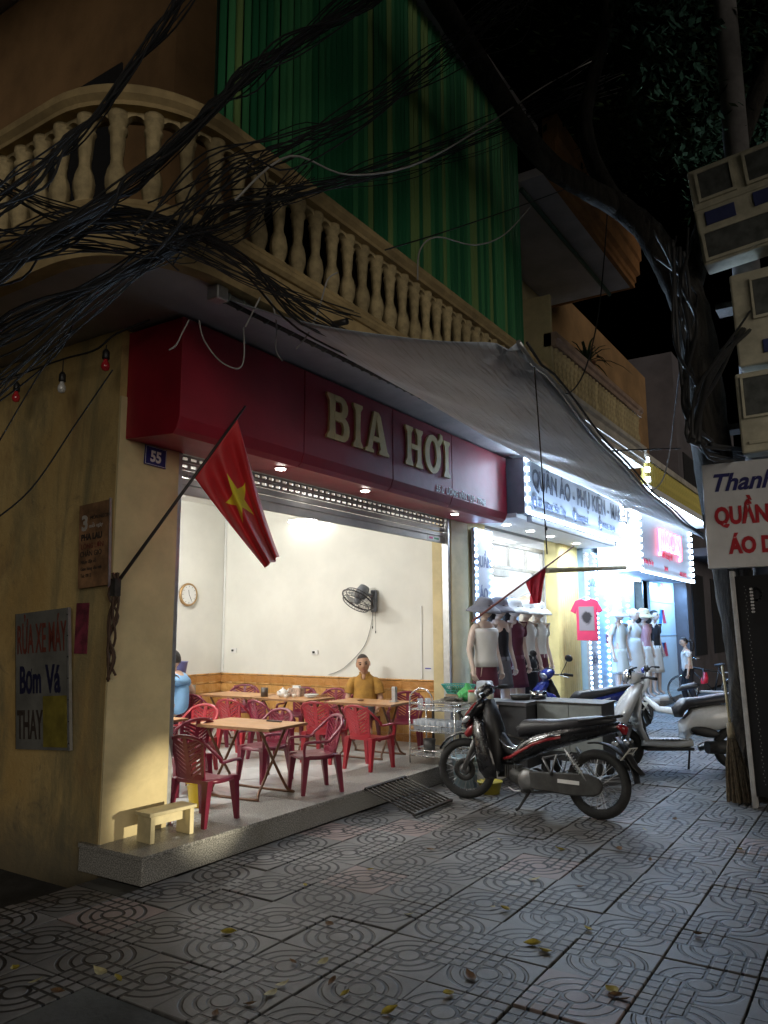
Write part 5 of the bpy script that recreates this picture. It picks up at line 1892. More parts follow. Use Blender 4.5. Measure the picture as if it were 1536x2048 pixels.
tum = G().lathe([(.026, 0), (.033, .105), (.030, .105), (.024, .008)], 14).mesh('beer_glass'); tum.materials.append(GLS)
k = 0
for i in range(3):
    for j in range(7):
        q = link_mesh('beer_glass', tum, None, (7.45 + .085 * i, 3.98 + .073 * j, FLZ + .344))
        tag(q, 'clear beer glass standing upside down on the middle shelf of the wire rack', 'glass', 'glasses on the wire rack')
for i in range(2):
    q = link_mesh('beer_glass', tum, None, (7.45 + .08 * i, 4.36 - .05 * i, FLZ + .569)); tag(q, ('clear glass on the top shelf under the hoop, nearer the table', 'clear glass on the top shelf under the hoop, nearer the wall')[i], 'glass', 'glasses on the wire rack')
q = tag(G().lathe([(.06, 0), (.07, .14), (.066, .14), (.055, .01)], 16).ob('grey_pot', mat('dull_pot', (.12, .12, .12), .5, .4)), 'dull grey pot behind the wire rack shelves', 'pot'); q.location = (7.62, 4.35, FLZ + .09)
# side table with baskets and jars
o = thing('steel_side_table', 'dark steel topped side table behind the wire rack', 'table', (8.15, 4.02, 0))
G().bx(-.40, .35, -.32, .42, .78, .80).ob('top', mat('dull_steel_top', (.28, .28, .27), .4, .7, dirt=.4), o)
for x in (-.35, .30):
    for y in (-.28, .38):
        z0 = 0 if y < 0 else .185
        G().tube([(x, y, z0), (x, y, .78)], .016, 8).ob('leg', BARS, o)
G().tube([(-.35, -.28, .40), (-.35, .15, .77)], .014, 8).ob('brace', BARS, o)
TQ = .80
teal = mat('teal_basket_plastic', (.05, .38, .32), .45, alpha=.85)
o = thing('teal_basket', 'teal plastic colander basket on the side table', 'basket', (8.2, 4.28, TQ + .06))
g = G()
for zz, rr in ((0, .10), (.04, .125), (.08, .145), (.10, .155)):
    g.tube([(rr * cos(2 * pi * k / 28), 1.35 * rr * sin(2 * pi * k / 28), zz) for k in range(28)], .007 if zz > .09 else .004, 5, loop=True)
for k in range(40):
    a = 2 * pi * k / 40; g.tube([(.10 * cos(a), .135 * sin(a), 0), (.155 * cos(a), .209 * sin(a), .10)], .004, 4)
g.lathe([(.001, .0), (.11, .002), (.11, .004), (.001, .003)], 20); g.ob('basket', teal, o)
g = G()
rb = random.Random(5)
for k in range(60):
    a = rb.uniform(0, 6.28); r = rb.uniform(0, .09); g.ell((r * cos(a), 1.3 * r * sin(a), rb.uniform(.015, .06)), (.022, .012, .008), 6, 4, Matrix.Rotation(rb.uniform(0, 3), 3, 'Z') @ Matrix.Rotation(rb.uniform(-1, 1), 3, 'X'))
g.ob('herbs', mat('green_herbs', (.04, .14, .03), .7, var=.4, scale=30), o)
o = tag(G().bx(-.12, .12, -.12, .12, 0, .058).ob('carton', mat('brown_carton', (.30, .22, .15), .8)), 'flat brown carton under the teal basket', 'box'); o.location = (8.2, 4.27, TQ + .001)
g = G()
def blob(u, v):
    th = -pi / 2 + pi * v; a = 2 * pi * u
    r = .085 * (1 + .22 * sin(5 * a + 3 * th) * cos(th) + .15 * sin(9 * a - 4 * th))
    return (r * cos(th) * cos(a), 1.2 * r * cos(th) * sin(a), .075 + .8 * r * sin(th) + (.05 if v > .9 else 0))
g.grid(blob, 28, 16); o = tag(g.ob('green_bag', mat('thin_green_plastic_bag', (.10, .55, .16), .3, alpha=.75)), 'crumpled bright green plastic bag on the side table', 'bag'); o.location = (7.98, 4.05, TQ)
JARG = glassm('jar_glass', (.80, .85, .82), .35, .08)
JF = mat('pickled_filling', (.30, .24, .10), .6, var=.5, scale=40)
JL = mat('red_jar_lid', (.35, .03, .03), .4)
for i, (x, y, s, lab) in enumerate(((7.85, 3.93, .9, 'small glass jar of pickles with red lid'), (7.90, 3.76, 1.1, 'larger glass jar with red lid next to the motorbike handlebar'))):
    o = thing('pickle_jar', lab, 'jar', (x, y, TQ)); o.scale = (s, s, s)
    G().lathe([(.05, 0), (.056, .01), (.056, .11), (.045, .125)], 18).ob('glass', JARG, o); G().lathe([(.05, .003), (.052, .08)], 16).ob('filling', JF, o); G().lathe([(.048, .125), (.05, .128), (.05, .15), (.045, .152)], 18).ob('lid', JL, o)
o = tag(G().bx(-.07, .07, -.08, .08, 0, .22).ob('white_tub', mat('translucent_white_tub', (.62, .68, .78), .4, alpha=.8), bevel=.02), 'tall translucent white tub behind the jars', 'tub'); o.location = (8.15, 3.92, TQ)
g = G()
for k in range(14):
    g.tube(catmull([(rb.uniform(-.12, .12), rb.uniform(-.1, .1), rb.uniform(.01, .04)) for _ in range(4)], 4), .012, 5)
o = tag(g.ob('rag_heap', mat('dirty_rag', (.14, .13, .11), .9, var=.4)), 'heap of dark rags at the front of the side table', 'rags'); o.location = (7.86, 4.18, TQ + .005)
# dark stall and grey cart
DKS = mat('blackened_sheet', (.035, .036, .04), .6, .2, var=.3, scale=4, dirt=.3)
o = thing('dark_cooking_stall', 'low black metal cooking stall behind the black motorbike', 'stall', (8.3, 3.52, 0))
G().bx(-.30, .40, -.16, .17, .12, .78).ob('cabinet', DKS, o, bevel=.008); G().bx(-.34, .44, -.18, .178, .78, .815).ob('top', mat('stall_top', (.10, .10, .11), .4, .5), o)
for x in (-.27, .37):
    for y in (-.13, .14):
        G().tube([(x, y, 0), (x, y, .13)], .02, 8).ob('foot', BARS, o)
G().tube([(-.31, -.14, .42), (-.31, .15, .48)], .012, 6).ob('rail', BARS, o)
for i, (x, y, r, h, lab, m) in enumerate(((8.32, 3.56, .12, .055, 'flat dark steel tray on the cooking stall', DKMET), (8.50, 3.42, .10, .085, 'shiny steel bowl on the cooking stall', CHR))):
    o = tag(G().lathe([(r * .85, 0), (r, h), (r * .97, h), (r * .82, .006)], 24).ob('steel_tray' if i == 0 else 'steel_bowl', m), lab, 'tray' if i == 0 else 'bowl'); o.location = (x, y, .816)
GPAN = mat('grey_painted_sheet', (.26, .29, .29), .5, .2, var=.15, scale=5, dirt=.5)
o = thing('grey_cart', 'low cart with two grey metal panels in front of the blue motorbike', 'cart', (8.25, 2.98, 0))
G().bx(.005, .45, -.36, .355, .20, .80).ob('body', DKS, o)
for y0, y1 in ((-.36, -.006), (.002, .355)):
    G().bx(-.012, .003, y0, y1, .30, .795).ob('panel', GPAN, o, bevel=.003)
G().bx(-.03, .48, -.38, .36, .80, .818).ob('top', BARS, o)
for x in (.05, .4):
    for y in (-.3, .3):
        w = bpy.data.objects.new('caster', None); G().lathe([(.02, -.02), (.09, -.018), (.10, 0), (.09, .018), (.02, .02)], 16, Matrix(((1, 0, 0), (0, 0, -1), (0, 1, 0)))).ob('wheel', RUB, o).location = (x, y, .10)
o = thing('wash_bucket', 'pale blue bucket behind the front wheel of the black motorbike', 'bucket', (7.40, 3.80, 0)); G().lathe([(.11, 0), (.14, .30), (.147, .30), (.147, .285)], 22).ob('pail', mat('pale_blue_plastic', (.40, .55, .62), .4), o)
o = thing('yellow_basin', 'yellow plastic basin behind the front wheel of the black motorbike', 'basin', (7.22, 3.44, 0)); G().lathe([(.09, 0), (.12, .12), (.127, .12), (.127, .11)], 22).ob('bowl', mat('dull_yellow_plastic', (.50, .42, .06), .45), o)
o = tag(G().bx(-.15, .15, -.12, .12, 0, .2).ob('styrofoam_box', WHITEP, bevel=.02), 'white foam box beside the wire rack', 'box'); o.location = (7.95, 4.0, .16)
o.location = (7.9, 3.75, 0)

# ------------------------------------------------------------------ mannequins
MSKIN = mat('mannequin_skin', (.62, .50, .43), .35, var=.03)
def mann_J(s=1.0):
    J = {'hip': (0, 0, .93, (.085, .125)), 'w': (.0, 0, 1.10, (.07, .095)), 'c': (.01, 0, 1.27, (.085, .12)), 'u': (-.005, 0, 1.38, (.05, .085)), 'n': (0, 0, 1.43, .044), 'n2': (.01, 0, 1.50, .042),
         'rs': (-.005, -.15, 1.36, .042), 're': (-.03, -.20, 1.10, .032), 'rw': (.03, -.21, .88, .022), 'ls': (-.005, .15, 1.36, .042), 'le': (-.03, .20, 1.10, .032), 'lw': (.03, .21, .88, .022),
         'rt': (.0, -.08, .86, .082), 'rk': (.01, -.08, .48, .050), 'ra': (0, -.08, .09, .032), 'rf': (.10, -.09, .03, .028), 'lt': (.0, .08, .86, .082), 'lk': (.01, .08, .48, .050), 'la': (0, .08, .09, .032), 'lf': (.10, .09, .03, .028)}
    B = [('hip', 'w'), ('w', 'c'), ('c', 'u'), ('u', 'n'), ('n', 'n2'), ('u', 'rs'), ('rs', 're'), ('re', 'rw'), ('u', 'ls'), ('ls', 'le'), ('le', 'lw'), ('hip', 'rt'), ('rt', 'rk'), ('rk', 'ra'), ('ra', 'rf'), ('hip', 'lt'), ('lt', 'lk'), ('lk', 'la'), ('la', 'lf')]
    return J, B
MJ, MB_ = mann_J()
J2 = dict(MJ); B2_ = list(MB_)
hand_J(J2, B2_, 'r', MJ['rw'][:3], (.15, 0, -1), 1, (0, .8, 0)); hand_J(J2, B2_, 'l', MJ['lw'][:3], (.15, 0, -1), -1, (0, -.8, 0))
g = skin_G(G(), J2, B2_, 'hip', 1); head_G(g, (.02, 0, 1.575), Matrix.Identity(3), .22)
mann_me = g.mesh('body'); mann_me.materials.append(MSKIN)
def cloth_top(m, sleeve=True, length=.93, off=False):
    sk = {k: (v[0], v[1], v[2], tuple(q + .014 for q in v[3]) if isinstance(v[3], tuple) else v[3] + .016) for k, v in MJ.items() if k in ('w', 'c', 'u')}
    sk['h'] = (0, 0, length - .04, (.118, .158))
    Bn = [('h', 'w'), ('w', 'c')]
    if off:
        sk['u'] = (0, 0, 1.32, (.085, .125))
    Bn.append(('c', 'u'))
    if sleeve and not off:
        for s, k in ((-1, 'r'), (1, 'l')):
            sk[k + 's'] = (-.005, .15 * s, 1.365, .056); sk[k + 'e'] = (-.02, .19 * s, 1.20, .058); Bn += [('u', k + 's'), (k + 's', k + 'e')]
    return skin_G(G(), sk, Bn, 'h', 1)
def skirt(z0, z1, flare, pleat=0):
    g = G(); rings = []
    for j in range(8):
        t = j / 7; z = z1 + (z0 - z1) * t
        ring = []
        for k in range(36):
            a = 2 * pi * k / 36
            r = 1 + flare * t + pleat * t * sin(9 * a)
            ring.append((.088 * r * cos(a), (.125 + .01 * t) * r * sin(a), z))
        rings.append(ring)
    return g.loft(rings, caps=False)
def hat(brim=.185, droop=.075):
    return G().lathe([(.001, .095), (.05, .092), (.080, .075), (.096, .03), (.104, .0), (brim * .70, -.022), (brim * .88, -droop * .62), (brim, -droop), (brim - .003, -droop - .006), (brim * .70, -.030), (.101, -.008)], 28, caps=False)
CW = mat('white_cotton', (.66, .66, .64), .8, var=.05, bump=.2, bscale=12); CM = mat('maroon_cloth', (.10, .018, .035), .8, var=.15, bump=.2, bscale=12); CB = mat('black_cloth', (.012, .012, .016), .85, bump=.2, bscale=12); CG = mat('grey_cloth', (.11, .11, .125), .85, bump=.2, bscale=12)
CP = mat('pink_cloth', (.55, .32, .38), .8); CST = mat('straw_hat', (.42, .33, .20), .85, bump=.5, bscale=60); CHW = mat('pale_hat', (.55, .56, .56), .8); CHG = mat('grey_hat', (.17, .18, .22), .8)
def mannequin(label, loc, rz, top, bottom, hatm=None, hair=None, sleeve=True, off=False, sk=(.55, .97, .35), dress=False):
    o = thing('mannequin', label, 'mannequin', loc, rz, 'dressed shop mannequins')
    o.scale = (1.22, 1.22, 1.05)
    G().lathe([(.19, -.09), (.19, 0), (.17, .01)], 24).ob('base', WHITEP, o)
    link_mesh('body', mann_me, o)
    if top and off:
        g = G(); g.loft([[(.01 + rx * cos(2 * pi * k / 28), ry * sin(2 * pi * k / 28) * (1 + .015 * sin(7 * k)), z) for k in range(28)] for z, rx, ry in ((.90, .105, .142), (.98, .100, .135), (1.08, .092, .118), (1.20, .108, .140), (1.28, .112, .158), (1.325, .095, .165), (1.345, .070, .150))], caps=False); g.ob('top', top, o, solid=.006)
    elif top:
        cloth_top(top, sleeve, .90, off).ob('top', top, o, fix=False)
    if bottom:
        skirt(sk[0], sk[1], sk[2], .04).ob('skirt', bottom, o, solid=.004)
    hc = Vector((.02, 0, 1.575)); R = Matrix.Identity(3)
    if hair:
        hair_cap(hc, R, .215, .03, 1.07, -.10).ob('wig', HAIR, o)
        g = G(); g.sweep([(-.055, 1.62, .075, .05), (-.075, 1.52, .085, .05), (-.08, 1.44, .08, .035), (-.075, 1.40, .05, .02)], 2.4, 14); g.ob('wig_back', HAIR, o)
    if hatm:
        g = hat(); R2 = Matrix.Rotation(radians(8), 3, 'Y'); g.v = [tuple(R2 @ Vector(p) + Vector((.01, 0, 1.615))) for p in g.v]; g.ob('hat', hatm, o)
    face(o, hc, R, .215)
    return o
fz = atan2(-.85, -.25)
mannequin('mannequin in white off shoulder top and maroon skirt, nearest the beer shop', (8.80, 4.22, .20), fz, CW, CM, CHG, None, off=True, sk=(.52, .98, .30))
mannequin('mannequin in black sleeveless top and grey short skirt with grey hat', (9.36, 4.28, .22), fz, CB, CG, CHG, True, sleeve=False, sk=(.60, .98, .25))
mannequin('mannequin in maroon and white outfit with pale hat over dark hair', (9.88, 4.30, .22), fz, CM, CM, CHW, True, sk=(.58, .98, .35))
mannequin('mannequin in white blouse and long black skirt', (10.36, 4.32, .21), fz, CW, CB, CHW, None, sk=(.18, .98, .40))
mannequin('mannequin in white top and maroon skirt farthest from the beer shop', (10.84, 4.34, .21), fz, CW, CM, CHW, None, sk=(.55, .98, .3))
mannequin('mannequin with white bucket hat at the blue lit shop front', (14.45, 4.20, .215), fz, PALEB, PALEB, CHW, None)
mannequin('mannequin in long white dress at the blue lit shop front', (15.35, 4.18, .215), fz, CW, CW, None, None, sk=(.50, 1.15, .75))
mannequin('mannequin in pink top with brown straw hat', (16.2, 4.20, .215), fz, CP, CW, CST, True, sk=(.50, .98, .6))
mannequin('mannequin in black and white jacket next to the panel wall', (17.0, 4.20, .215), fz, CB, CW, None, True, sk=(.45, .98, .4))

# clothes on rails inside the bright shop
def garment(label, loc, rz, m, w=.20, h=.55, group='clothes hanging in the bright shop'):
    o = thing('hanging_garment', label, 'garment', loc, rz, group)
    g = G()
    out = [(-.05, 0), (-w, -.06), (-w - .10, -.24), (-w - .02, -.28), (-w + .02, -.18), (-w + .01, -h), (w - .01, -h), (w - .02, -.18), (w + .02, -.28), (w + .10, -.24), (w, -.06), (.05, 0), (0, -.03)]
    g.prism(out, -.02, .02, Matrix(((1, 0, 0), (0, 0, 1), (0, 1, 0)))); g.ob('cloth', m, o, bevel=.012)
    G().tube(catmull([(-.16, 0, -.035), (0, 0, .03), (.16, 0, -.035)], 4) + [Vector((0, 0, .03)), Vector((0, 0, .09))], .004, 5).ob('hanger', STEEL, o)
    return o
cl = [mat('garment_cream', (.60, .52, .40), .8), mat('garment_blue', (.20, .32, .50), .8), CW, mat('garment_tan', (.45, .28, .14), .8), CG, CP, mat('garment_green', (.20, .33, .22), .8)]
nmc = ['cream', 'blue', 'white', 'tan', 'grey', 'pink', 'green']
for i in range(11):
    c = i % 7
    garment('%s top hanging on the %s rail deep in the bright shop' % (nmc[c], 'back' if i < 7 else 'right hand'), (9.95 + .34 * i, 6.2, 2.42) if i < 7 else (12.25, 5.05 + .34 * (i - 7), 2.30 - .02 * i), 0 if i < 7 else pi / 2, cl[c])
tag(G().tube([(9.7, 6.2, 2.52), (12.35, 6.2, 2.52)], .012, 8).ob('clothes_rail', STEEL), 'steel clothes rail across the back of the bright shop', 'rail')
# pink t-shirt hung outside
p = at(1172, 1198, X=12.2)
o = thing('pink_tshirt', 'bright pink printed t-shirt hanging outside between the two clothing shops', 't-shirt', p, radians(-83))
PK = mat('hot_pink_cotton', (.72, .05, .14), .8, var=.08, scale=4, bump=.3, bscale=9)
g = G()
out = [(-.07, 0), (-.17, -.025), (-.255, -.19), (-.175, -.235), (-.165, -.14), (-.16, -.36), (-.165, -.655), (.165, -.66), (.16, -.36), (.165, -.14), (.175, -.235), (.255, -.19), (.17, -.025), (.07, 0), (.0, -.035)]
g.prism(out, -.02, .02, Matrix(((1.0, 0, 0), (0, 0, 1), (0, 1, 0)))); ts = g.ob('cloth', PK, o, bevel=.012)
def m_print():
    t = MT('faded_grey_print')
    n = t.noise(9, 3, .5, dist=.8)
    x, y, z = t.xyz()
    r = ((x * x) + (z + .30) * (z + .30) * .7).sqrt() + n * .10
    t.color(t.mix(r.step(.10, .15), (.035, .03, .035), (.30, .27, .30)))
    t.rough(.8)
    return t.m
G().bx(-.12, .12, -.024, -.0215, -.50, -.12).ob('print_panel', m_print(), ts)
G().tube(catmull([(-.14, 0, -.02), (0, 0, .04), (.14, 0, -.02)], 4), .005, 5).ob('hanger', WHITEP, o)
# pale wooden bar and small furled flag
a, b = at(1093, 1141, Y=3.55), at(1250, 1135, Y=3.55)
o = G().tube([Vector((0, 0, 0)), b - a], .034, 10).ob('wooden_bar', STW); o.location = a; tag(o, 'pale wooden bar sticking out over the clothing shop front', 'bar')

def m_flag():
    t = MT('flag_cloth')
    n = t.n.new('ShaderNodeUVMap')
    sp = t.n.new('ShaderNodeSeparateXYZ'); t.l.new(n.outputs[0], sp.inputs[0])
    u, v = NX(t.nt, sp.outputs[0]), NX(t.nt, sp.outputs[1])
    x = (v - .40) * 1.5
    y = (u - .5)
    r = (x * x + y * y).sqrt()
    a = y.atan2(x) + pi
    seg = (a + pi / 5).mod(2 * pi / 5) - pi / 5
    px_ = r * seg.cos(); py_ = (r * seg.sin()).abs()
    # line from tip (R,0) to the notch
    R_, r_ = .30, .30 * .382
    nx_, ny_ = r_ * cos(pi / 5), r_ * sin(pi / 5)
    ex, ey = nx_ - R_, ny_
    d = (px_ - R_) * ey - py_ * ex
    star = d.lt(0)
    f = t.noise(4, 4, .6)
    red = t.mix(f.step(.3, .7), (.42, .008, .014), (.56, .014, .02))
    t.color(t.mix(star, red, (.68, .58, .02)))
    t.rough(.55)
    t.set(sheen=.2)
    return t.m
FLAGM = m_flag()
def flag(label, foot, tip, t0, t1, end0, end1, fold, cloth_m, pole_m, rp, nf=3.2):
    foot, tip, end0, end1 = map(Vector, (foot, tip, end0, end1))
    o = thing('flag', label, 'flag', foot)
    d = tip - foot
    G().tube([Vector((0, 0, 0)), d * .5, d], [rp, rp * .9, rp * .7], 8).ob('pole', pole_m, o)
    a, b = d * t0, d * t1
    e0, e1 = end0 - foot, end1 - foot
    nrm = d.cross(Vector((0, 0, 1))).normalized()
    def fn(u, v):
        hoist = a.lerp(b, u)
        fly = e0.lerp(e1, u)
        p = hoist.lerp(fly, v)
        p.z -= .10 * sin(pi * v) * (.3 + u) * .5
        w = fold * v ** .6 * sin(2 * pi * nf * u + 2.2 * v)
        p += nrm * w + Vector((.25 * w * cos(5 * u), 0, 0))
        return p
    g = G().grid(fn, 60, 40, True, True)
    g.ob('cloth', cloth_m, o, fix=False, solid=.002)
    return o
f0 = at(234, 1166, X=3.50); f1 = at(491, 812, Y=3.85)
fl1 = flag('large red flag with yellow star hanging from a slanted pole at the corner pillar', f0, f1, .585, .93, at(528, 1138, Y=3.80), at(560, 1112, Y=4.00), .075, FLAGM, mat('dark_flag_pole', (.03, .025, .025), .5), .013, 2.3)
G().box((-.01, 0, -.03), (.05, .05, .12)).ob('bracket', BARS, fl1)
f0 = at(944, 1243, Y=4.05); f1 = at(1147, 1093, Y=3.35)
REDC = mat('red_flag_cloth', (.58, .012, .02), .6, var=.15, bump=.3, bscale=8)
flag('small furled red flag on a thin pole in front of the bright clothing shop', f0, f1, .50, .72, at(1062, 1208, Y=3.62), at(1076, 1206, Y=3.60), .05, REDC, mat('red_brown_pole', (.16, .05, .04), .5), .014, 1.8)

# ------------------------------------------------------------------ awning of number 55
AW = thingW('awning', 'grey silver cloth awning stretched out from under the balcony towards the tree', 'awning', (3.6, 3.5, 3.76))
A_, D_, B_, C_ = Vector((3.50, 3.47, 3.755)), Vector((8.85, 3.47, 3.755)), Vector((3.86, 1.6, 3.165)), Vector((8.82, 1.6, 2.56))
def awn(u, v):
    p = A_.lerp(D_, u).lerp(B_.lerp(C_, u), v)
    p.z -= .16 * sin(pi * v) * (.5 + .5 * sin(pi * u)) + .10 * sin(pi * u) * v
    p.z += .012 * sin(23 * u + 5 * v) * v + .010 * sin(41 * u - 7 * v) * sin(pi * v)
    c = max(0, 1 - 3.2 * sqrt(u * u + (1 - v) ** 2)); p.z += .03 * c * sin(18 * atan2(u + .01, 1.01 - v))
    return p
G().grid(awn, 70, 30).ob('cloth', AWN, AW, fix=False, solid=.003)
g = G(); g.tube([(3.42, 3.50, 3.775), (8.9, 3.50, 3.775)], .035, 10)
g.ob('roller', mat('dark_roller_cloth', (.045, .05, .05), .6), AW)
g = G()
for k in range(40):
    x = 3.5 + .135 * k
    g.tube([(x + .01 * sin(a), 3.50 + .038 * cos(a), 3.775 + .038 * sin(a)) for a in [2 * pi * i / 12 for i in range(12)]], .005, 4, loop=True)
g.ob('lashing_rope', mat('green_grey_rope', (.12, .15, .13), .8), AW)
g = G(); g.box((3.42, 3.50, 3.775), (.10, .10, .10)); g.ob('roller_bracket', STEEL, AW, bevel=.01)
edge = [awn(i / 24, 1.0) for i in range(25)]
G().tube(edge, .014, 8).ob('front_bar', STEEL, AW)
G().tube([q + Vector((0, -.05, -.015)) for q in edge], .008, 6).ob('front_rope', BLACKP, AW)
pc = awn(.045, 1.0)
q2 = at(1094, 1108, Y=1.75)
G().tube(catmull([pc, pc.lerp(q2, .5) + Vector((.01, 0, 0)), q2], 6), .0045, 6).ob('pull_cord', BLACKP, AW)
G().ell(q2 + Vector((0, 0, .16)), (.010, .010, .014), 8, 6).ob('cord_knot', BLACKP, AW)

# ------------------------------------------------------------------ number plate, posters, bulbs on the corner
ENAM = mat('blue_enamel', (.02, .025, .16), .3, var=.1)
o = thing('house_number_plate', 'small blue enamel plate reading 55 on the corner pillar', 'number plate', (3.855, 4.55, 2.90), 0); o.rotation_euler = (0, radians(2), 0)
G().box((0, 0, 0), (.21, .008, .15)).ob('plate', ENAM, o, bevel=.01)
g = G()
for a, b, c, d in ((-.095, .095, .066, .069), (-.095, .095, -.069, -.066), (-.098, -.095, -.069, .069), (.095, .098, -.069, .069)):
    g.bx(a, b, -.0065, -.0045, c, d)
g.ob('border_line', WLAB, o)
text('number', '55', .085, WLAB, o, (0, -.0045, -.042), FACE_STREET, .004, .004, .9, 0, 'CENTER')
def face_alley(par, s, h, m, y, z, **k):
    return text('lettering', s, h, m, par, (-.008, y, z), FACE_ALLEY, .002, **k)
o = thing('rusty_menu_sign', 'rusty brown menu sign with faded lettering hanging on the side wall', 'sign', (3.50, 4.745, 2.21), 0); o.rotation_euler = (radians(-3), 0, 0)
G().bx(-.006, .006, -.17, .17, -.30, .31).ob('board', mat('rusty_sign_face', (.22, .12, .06), .7, var=.5, scale=6, dirt=.7), o)
G().bx(-.010, .010, -.178, -.171, -.32, .32).ob('frame_edge', STEEL, o)
FT = mat('faded_white_lettering', (.40, .37, .34), .7); FD = mat('faded_dark_lettering', (.035, .025, .02), .7); FR = mat('faded_red_lettering', (.13, .03, .02), .7)
face_alley(o, '3', .11, FT, .14, .12, bold=.006)
face_alley(o, 'MÓN NGON', .028, FD, .04, .19); face_alley(o, 'mỗi ngày', .03, FT, .05, .13)
face_alley(o, 'PHA LAU', .045, FD, .14, .045, bold=.003, sx=.95)
face_alley(o, 'LÒNG LỢN', .04, FR, .14, -.02, sx=.9); face_alley(o, 'CHÂN GIÒ', .04, FD, .15, -.075, sx=.9)
for i, s in enumerate(('Nhận đặt cỗ', 'Giao hàng tận nơi', 'Tel: 0912')):
    face_alley(o, s, .026, FD, .14, -.125 - .05 * i, sx=.9)
o = thing('tyre_repair_sign', 'weathered white sign lettered Bơm Vá leaning on the side wall', 'sign', (3.49, 5.255, 1.25), 0); o.rotation_euler = (radians(-3.5), radians(-2), 0)
G().bx(-.005, .008, -.32, .32, -.50, .50).ob('board', mat('weathered_sign_face', (.135, .135, .125), .6, var=.25, scale=4, dirt=.6), o)
G().bx(-.0075, -.0055, -.30, -.02, -.48, -.12).ob('yellow_patch', mat('faded_yellow_print', (.17, .14, .02), .7, var=.3), o)
fe = G().bx(-.014, .010, -.338, -.321, -.50, .50).ob('frame_edge', STEEL, o)
g = G()
for k in range(7):
    g.ell((-.015, -.33, -.45 + .15 * k), (.003, .006, .006), 8, 5)
g.ob('screws', BLACKP, fe)
g = G().bx(-.006, -.002, .319, .325, -.5, .5).ob('frame_edge', BARS, o)
face_alley(o, 'RỬA XE MÁY', .22, FR, .30, .20, bold=.004, sx=.345)
face_alley(o, 'Bơm', .20, mat('faded_blue_lettering', (.012, .012, .04), .6), .27, -.09, bold=.008, sx=.52)
face_alley(o, 'Vá', .20, bpy.data.materials['faded_blue_lettering'], -.06, -.09, bold=.008, sx=.60)
face_alley(o, 'THAY', .21, FD, .30, -.42, bold=.006, sx=.42)
o = tag(G().bx(-.003, .003, -.07, .07, -.18, .18).ob('maroon_sticker', mat('torn_maroon_paper', (.15, .02, .04), .8, var=.5, scale=12)), 'torn maroon paper behind the tyre repair sign edge', 'poster'); o.location = (3.524, 4.87, 1.62)
# bunch of old wires down the corner
g = G()
rb = random.Random(9)
for k in range(6):
    pts = [(3.50 + rb.uniform(-.02, .02), 4.50 + rb.uniform(-.04, .05), z) for z in (2.0, 1.85, 1.7, 1.55, 1.42, 1.3 - .06 * rb.random())]
    g.tube(catmull([Vector(p) - Vector((3.5, 4.5, 1.9)) for p in pts], 4), .009, 5)
o = tag(g.ob('wire_bunch', mat('rusty_wire', (.07, .04, .025), .8)), 'bunch of old rusty wires hanging under the flag bracket', 'wires'); o.location = (3.5, 4.5, 1.9)
# bulb string
WIREB = mat('black_cable', (.014, .014, .015), .6)
pts = [at(-60, 775, X=3.3), at(35, 750, X=3.3), at(127, 718, X=3.3), at(190, 700, X=3.3), at(232, 668, X=3.35), at(300, 640, X=3.45)]
BS = wire('bulb_cable', 'black festoon cable carrying three bulbs along the side wall', pts, .008, WIREB)
for i, (px, py, dz, m, lab) in enumerate(((35, 752, .05, mat('red_bulb_glass', (.55, .03, .04), .15, coat=1), 'red bulb hanging at the left edge of the side wall'), (127, 718, .10, mat('clear_bulb_glass', (.62, .62, .60), .12, coat=1), 'clear bulb hanging between the two red bulbs'), (213, 690, .03, bpy.data.materials['red_bulb_glass'] if 'red_bulb_glass' in bpy.data.materials else None, 'red bulb hanging nearest the red sign'))):
    p = at(px, py, X=3.3)
    o = thing('hanging_bulb', lab, 'bulb', p)
    G().tube([(0, 0, 0), (0, 0, -dz - .02)], .004, 5).ob('cord', WIREB, o)
    G().lathe([(.012, -dz), (.024, -dz - .02), (.026, -dz - .07), (.022, -dz - .075)], 14).ob('socket', BLACKP, o)
    G().lathe([(.016, -dz - .076), (.017, -dz - .09), (.028, -dz - .11), (.031, -dz - .13), (.022, -dz - .155), (.002, -dz - .162)], 16).ob('glass', m, o)

# ------------------------------------------------------------------ right-hand tree, signs, meters
TR = thing('street_tree', 'big dark street tree on the right with limbs over the balconies', 'tree', (8.3, 1.58, 0))
def off(p): return Vector(p) - Vector((8.3, 1.58, 0))
def limb(pts, rs, n=14, name='limb', seed=1):
    r_ = random.Random(seed)
    cp = catmull([off(p) for p in pts], 7)
    m = len(cp)
    rad = []
    for i in range(m):
        t = i / (m - 1) * (len(rs) - 1); k = min(len(rs) - 2, int(t)); rad.append(rs[k] + (rs[k + 1] - rs[k]) * (t - k))
    rings = []
    up = None
    for i in range(m):
        tt = (cp[min(i + 1, m - 1)] - cp[max(i - 1, 0)]).normalized()
        if up is None: up = Vector((1, 0, 0)) if abs(tt.z) > .5 else Vector((0, 0, 1))
        a = (up - tt * up.dot(tt)).normalized(); up = a; b = tt.cross(a)
        rings.append([cp[i] + (a * cos(2 * pi * k / n) + b * sin(2 * pi * k / n)) * rad[i] * (1 + .13 * sin(3 * 2 * pi * k / n + i * .2) + r_.uniform(-.06, .06)) for k in range(n)])
    return G().loft(rings).ob(name, BARK, TR)
limb([(8.42, 1.12, -.05), (8.40, 1.16, .5), (8.38, 1.20, 1.5), (8.32, 1.35, 3.0), (8.30, 1.46, 4.6), (8.30, 1.60, 5.4)], [.26, .20, .175, .175, .19, .17], 20, 'trunk', 3)
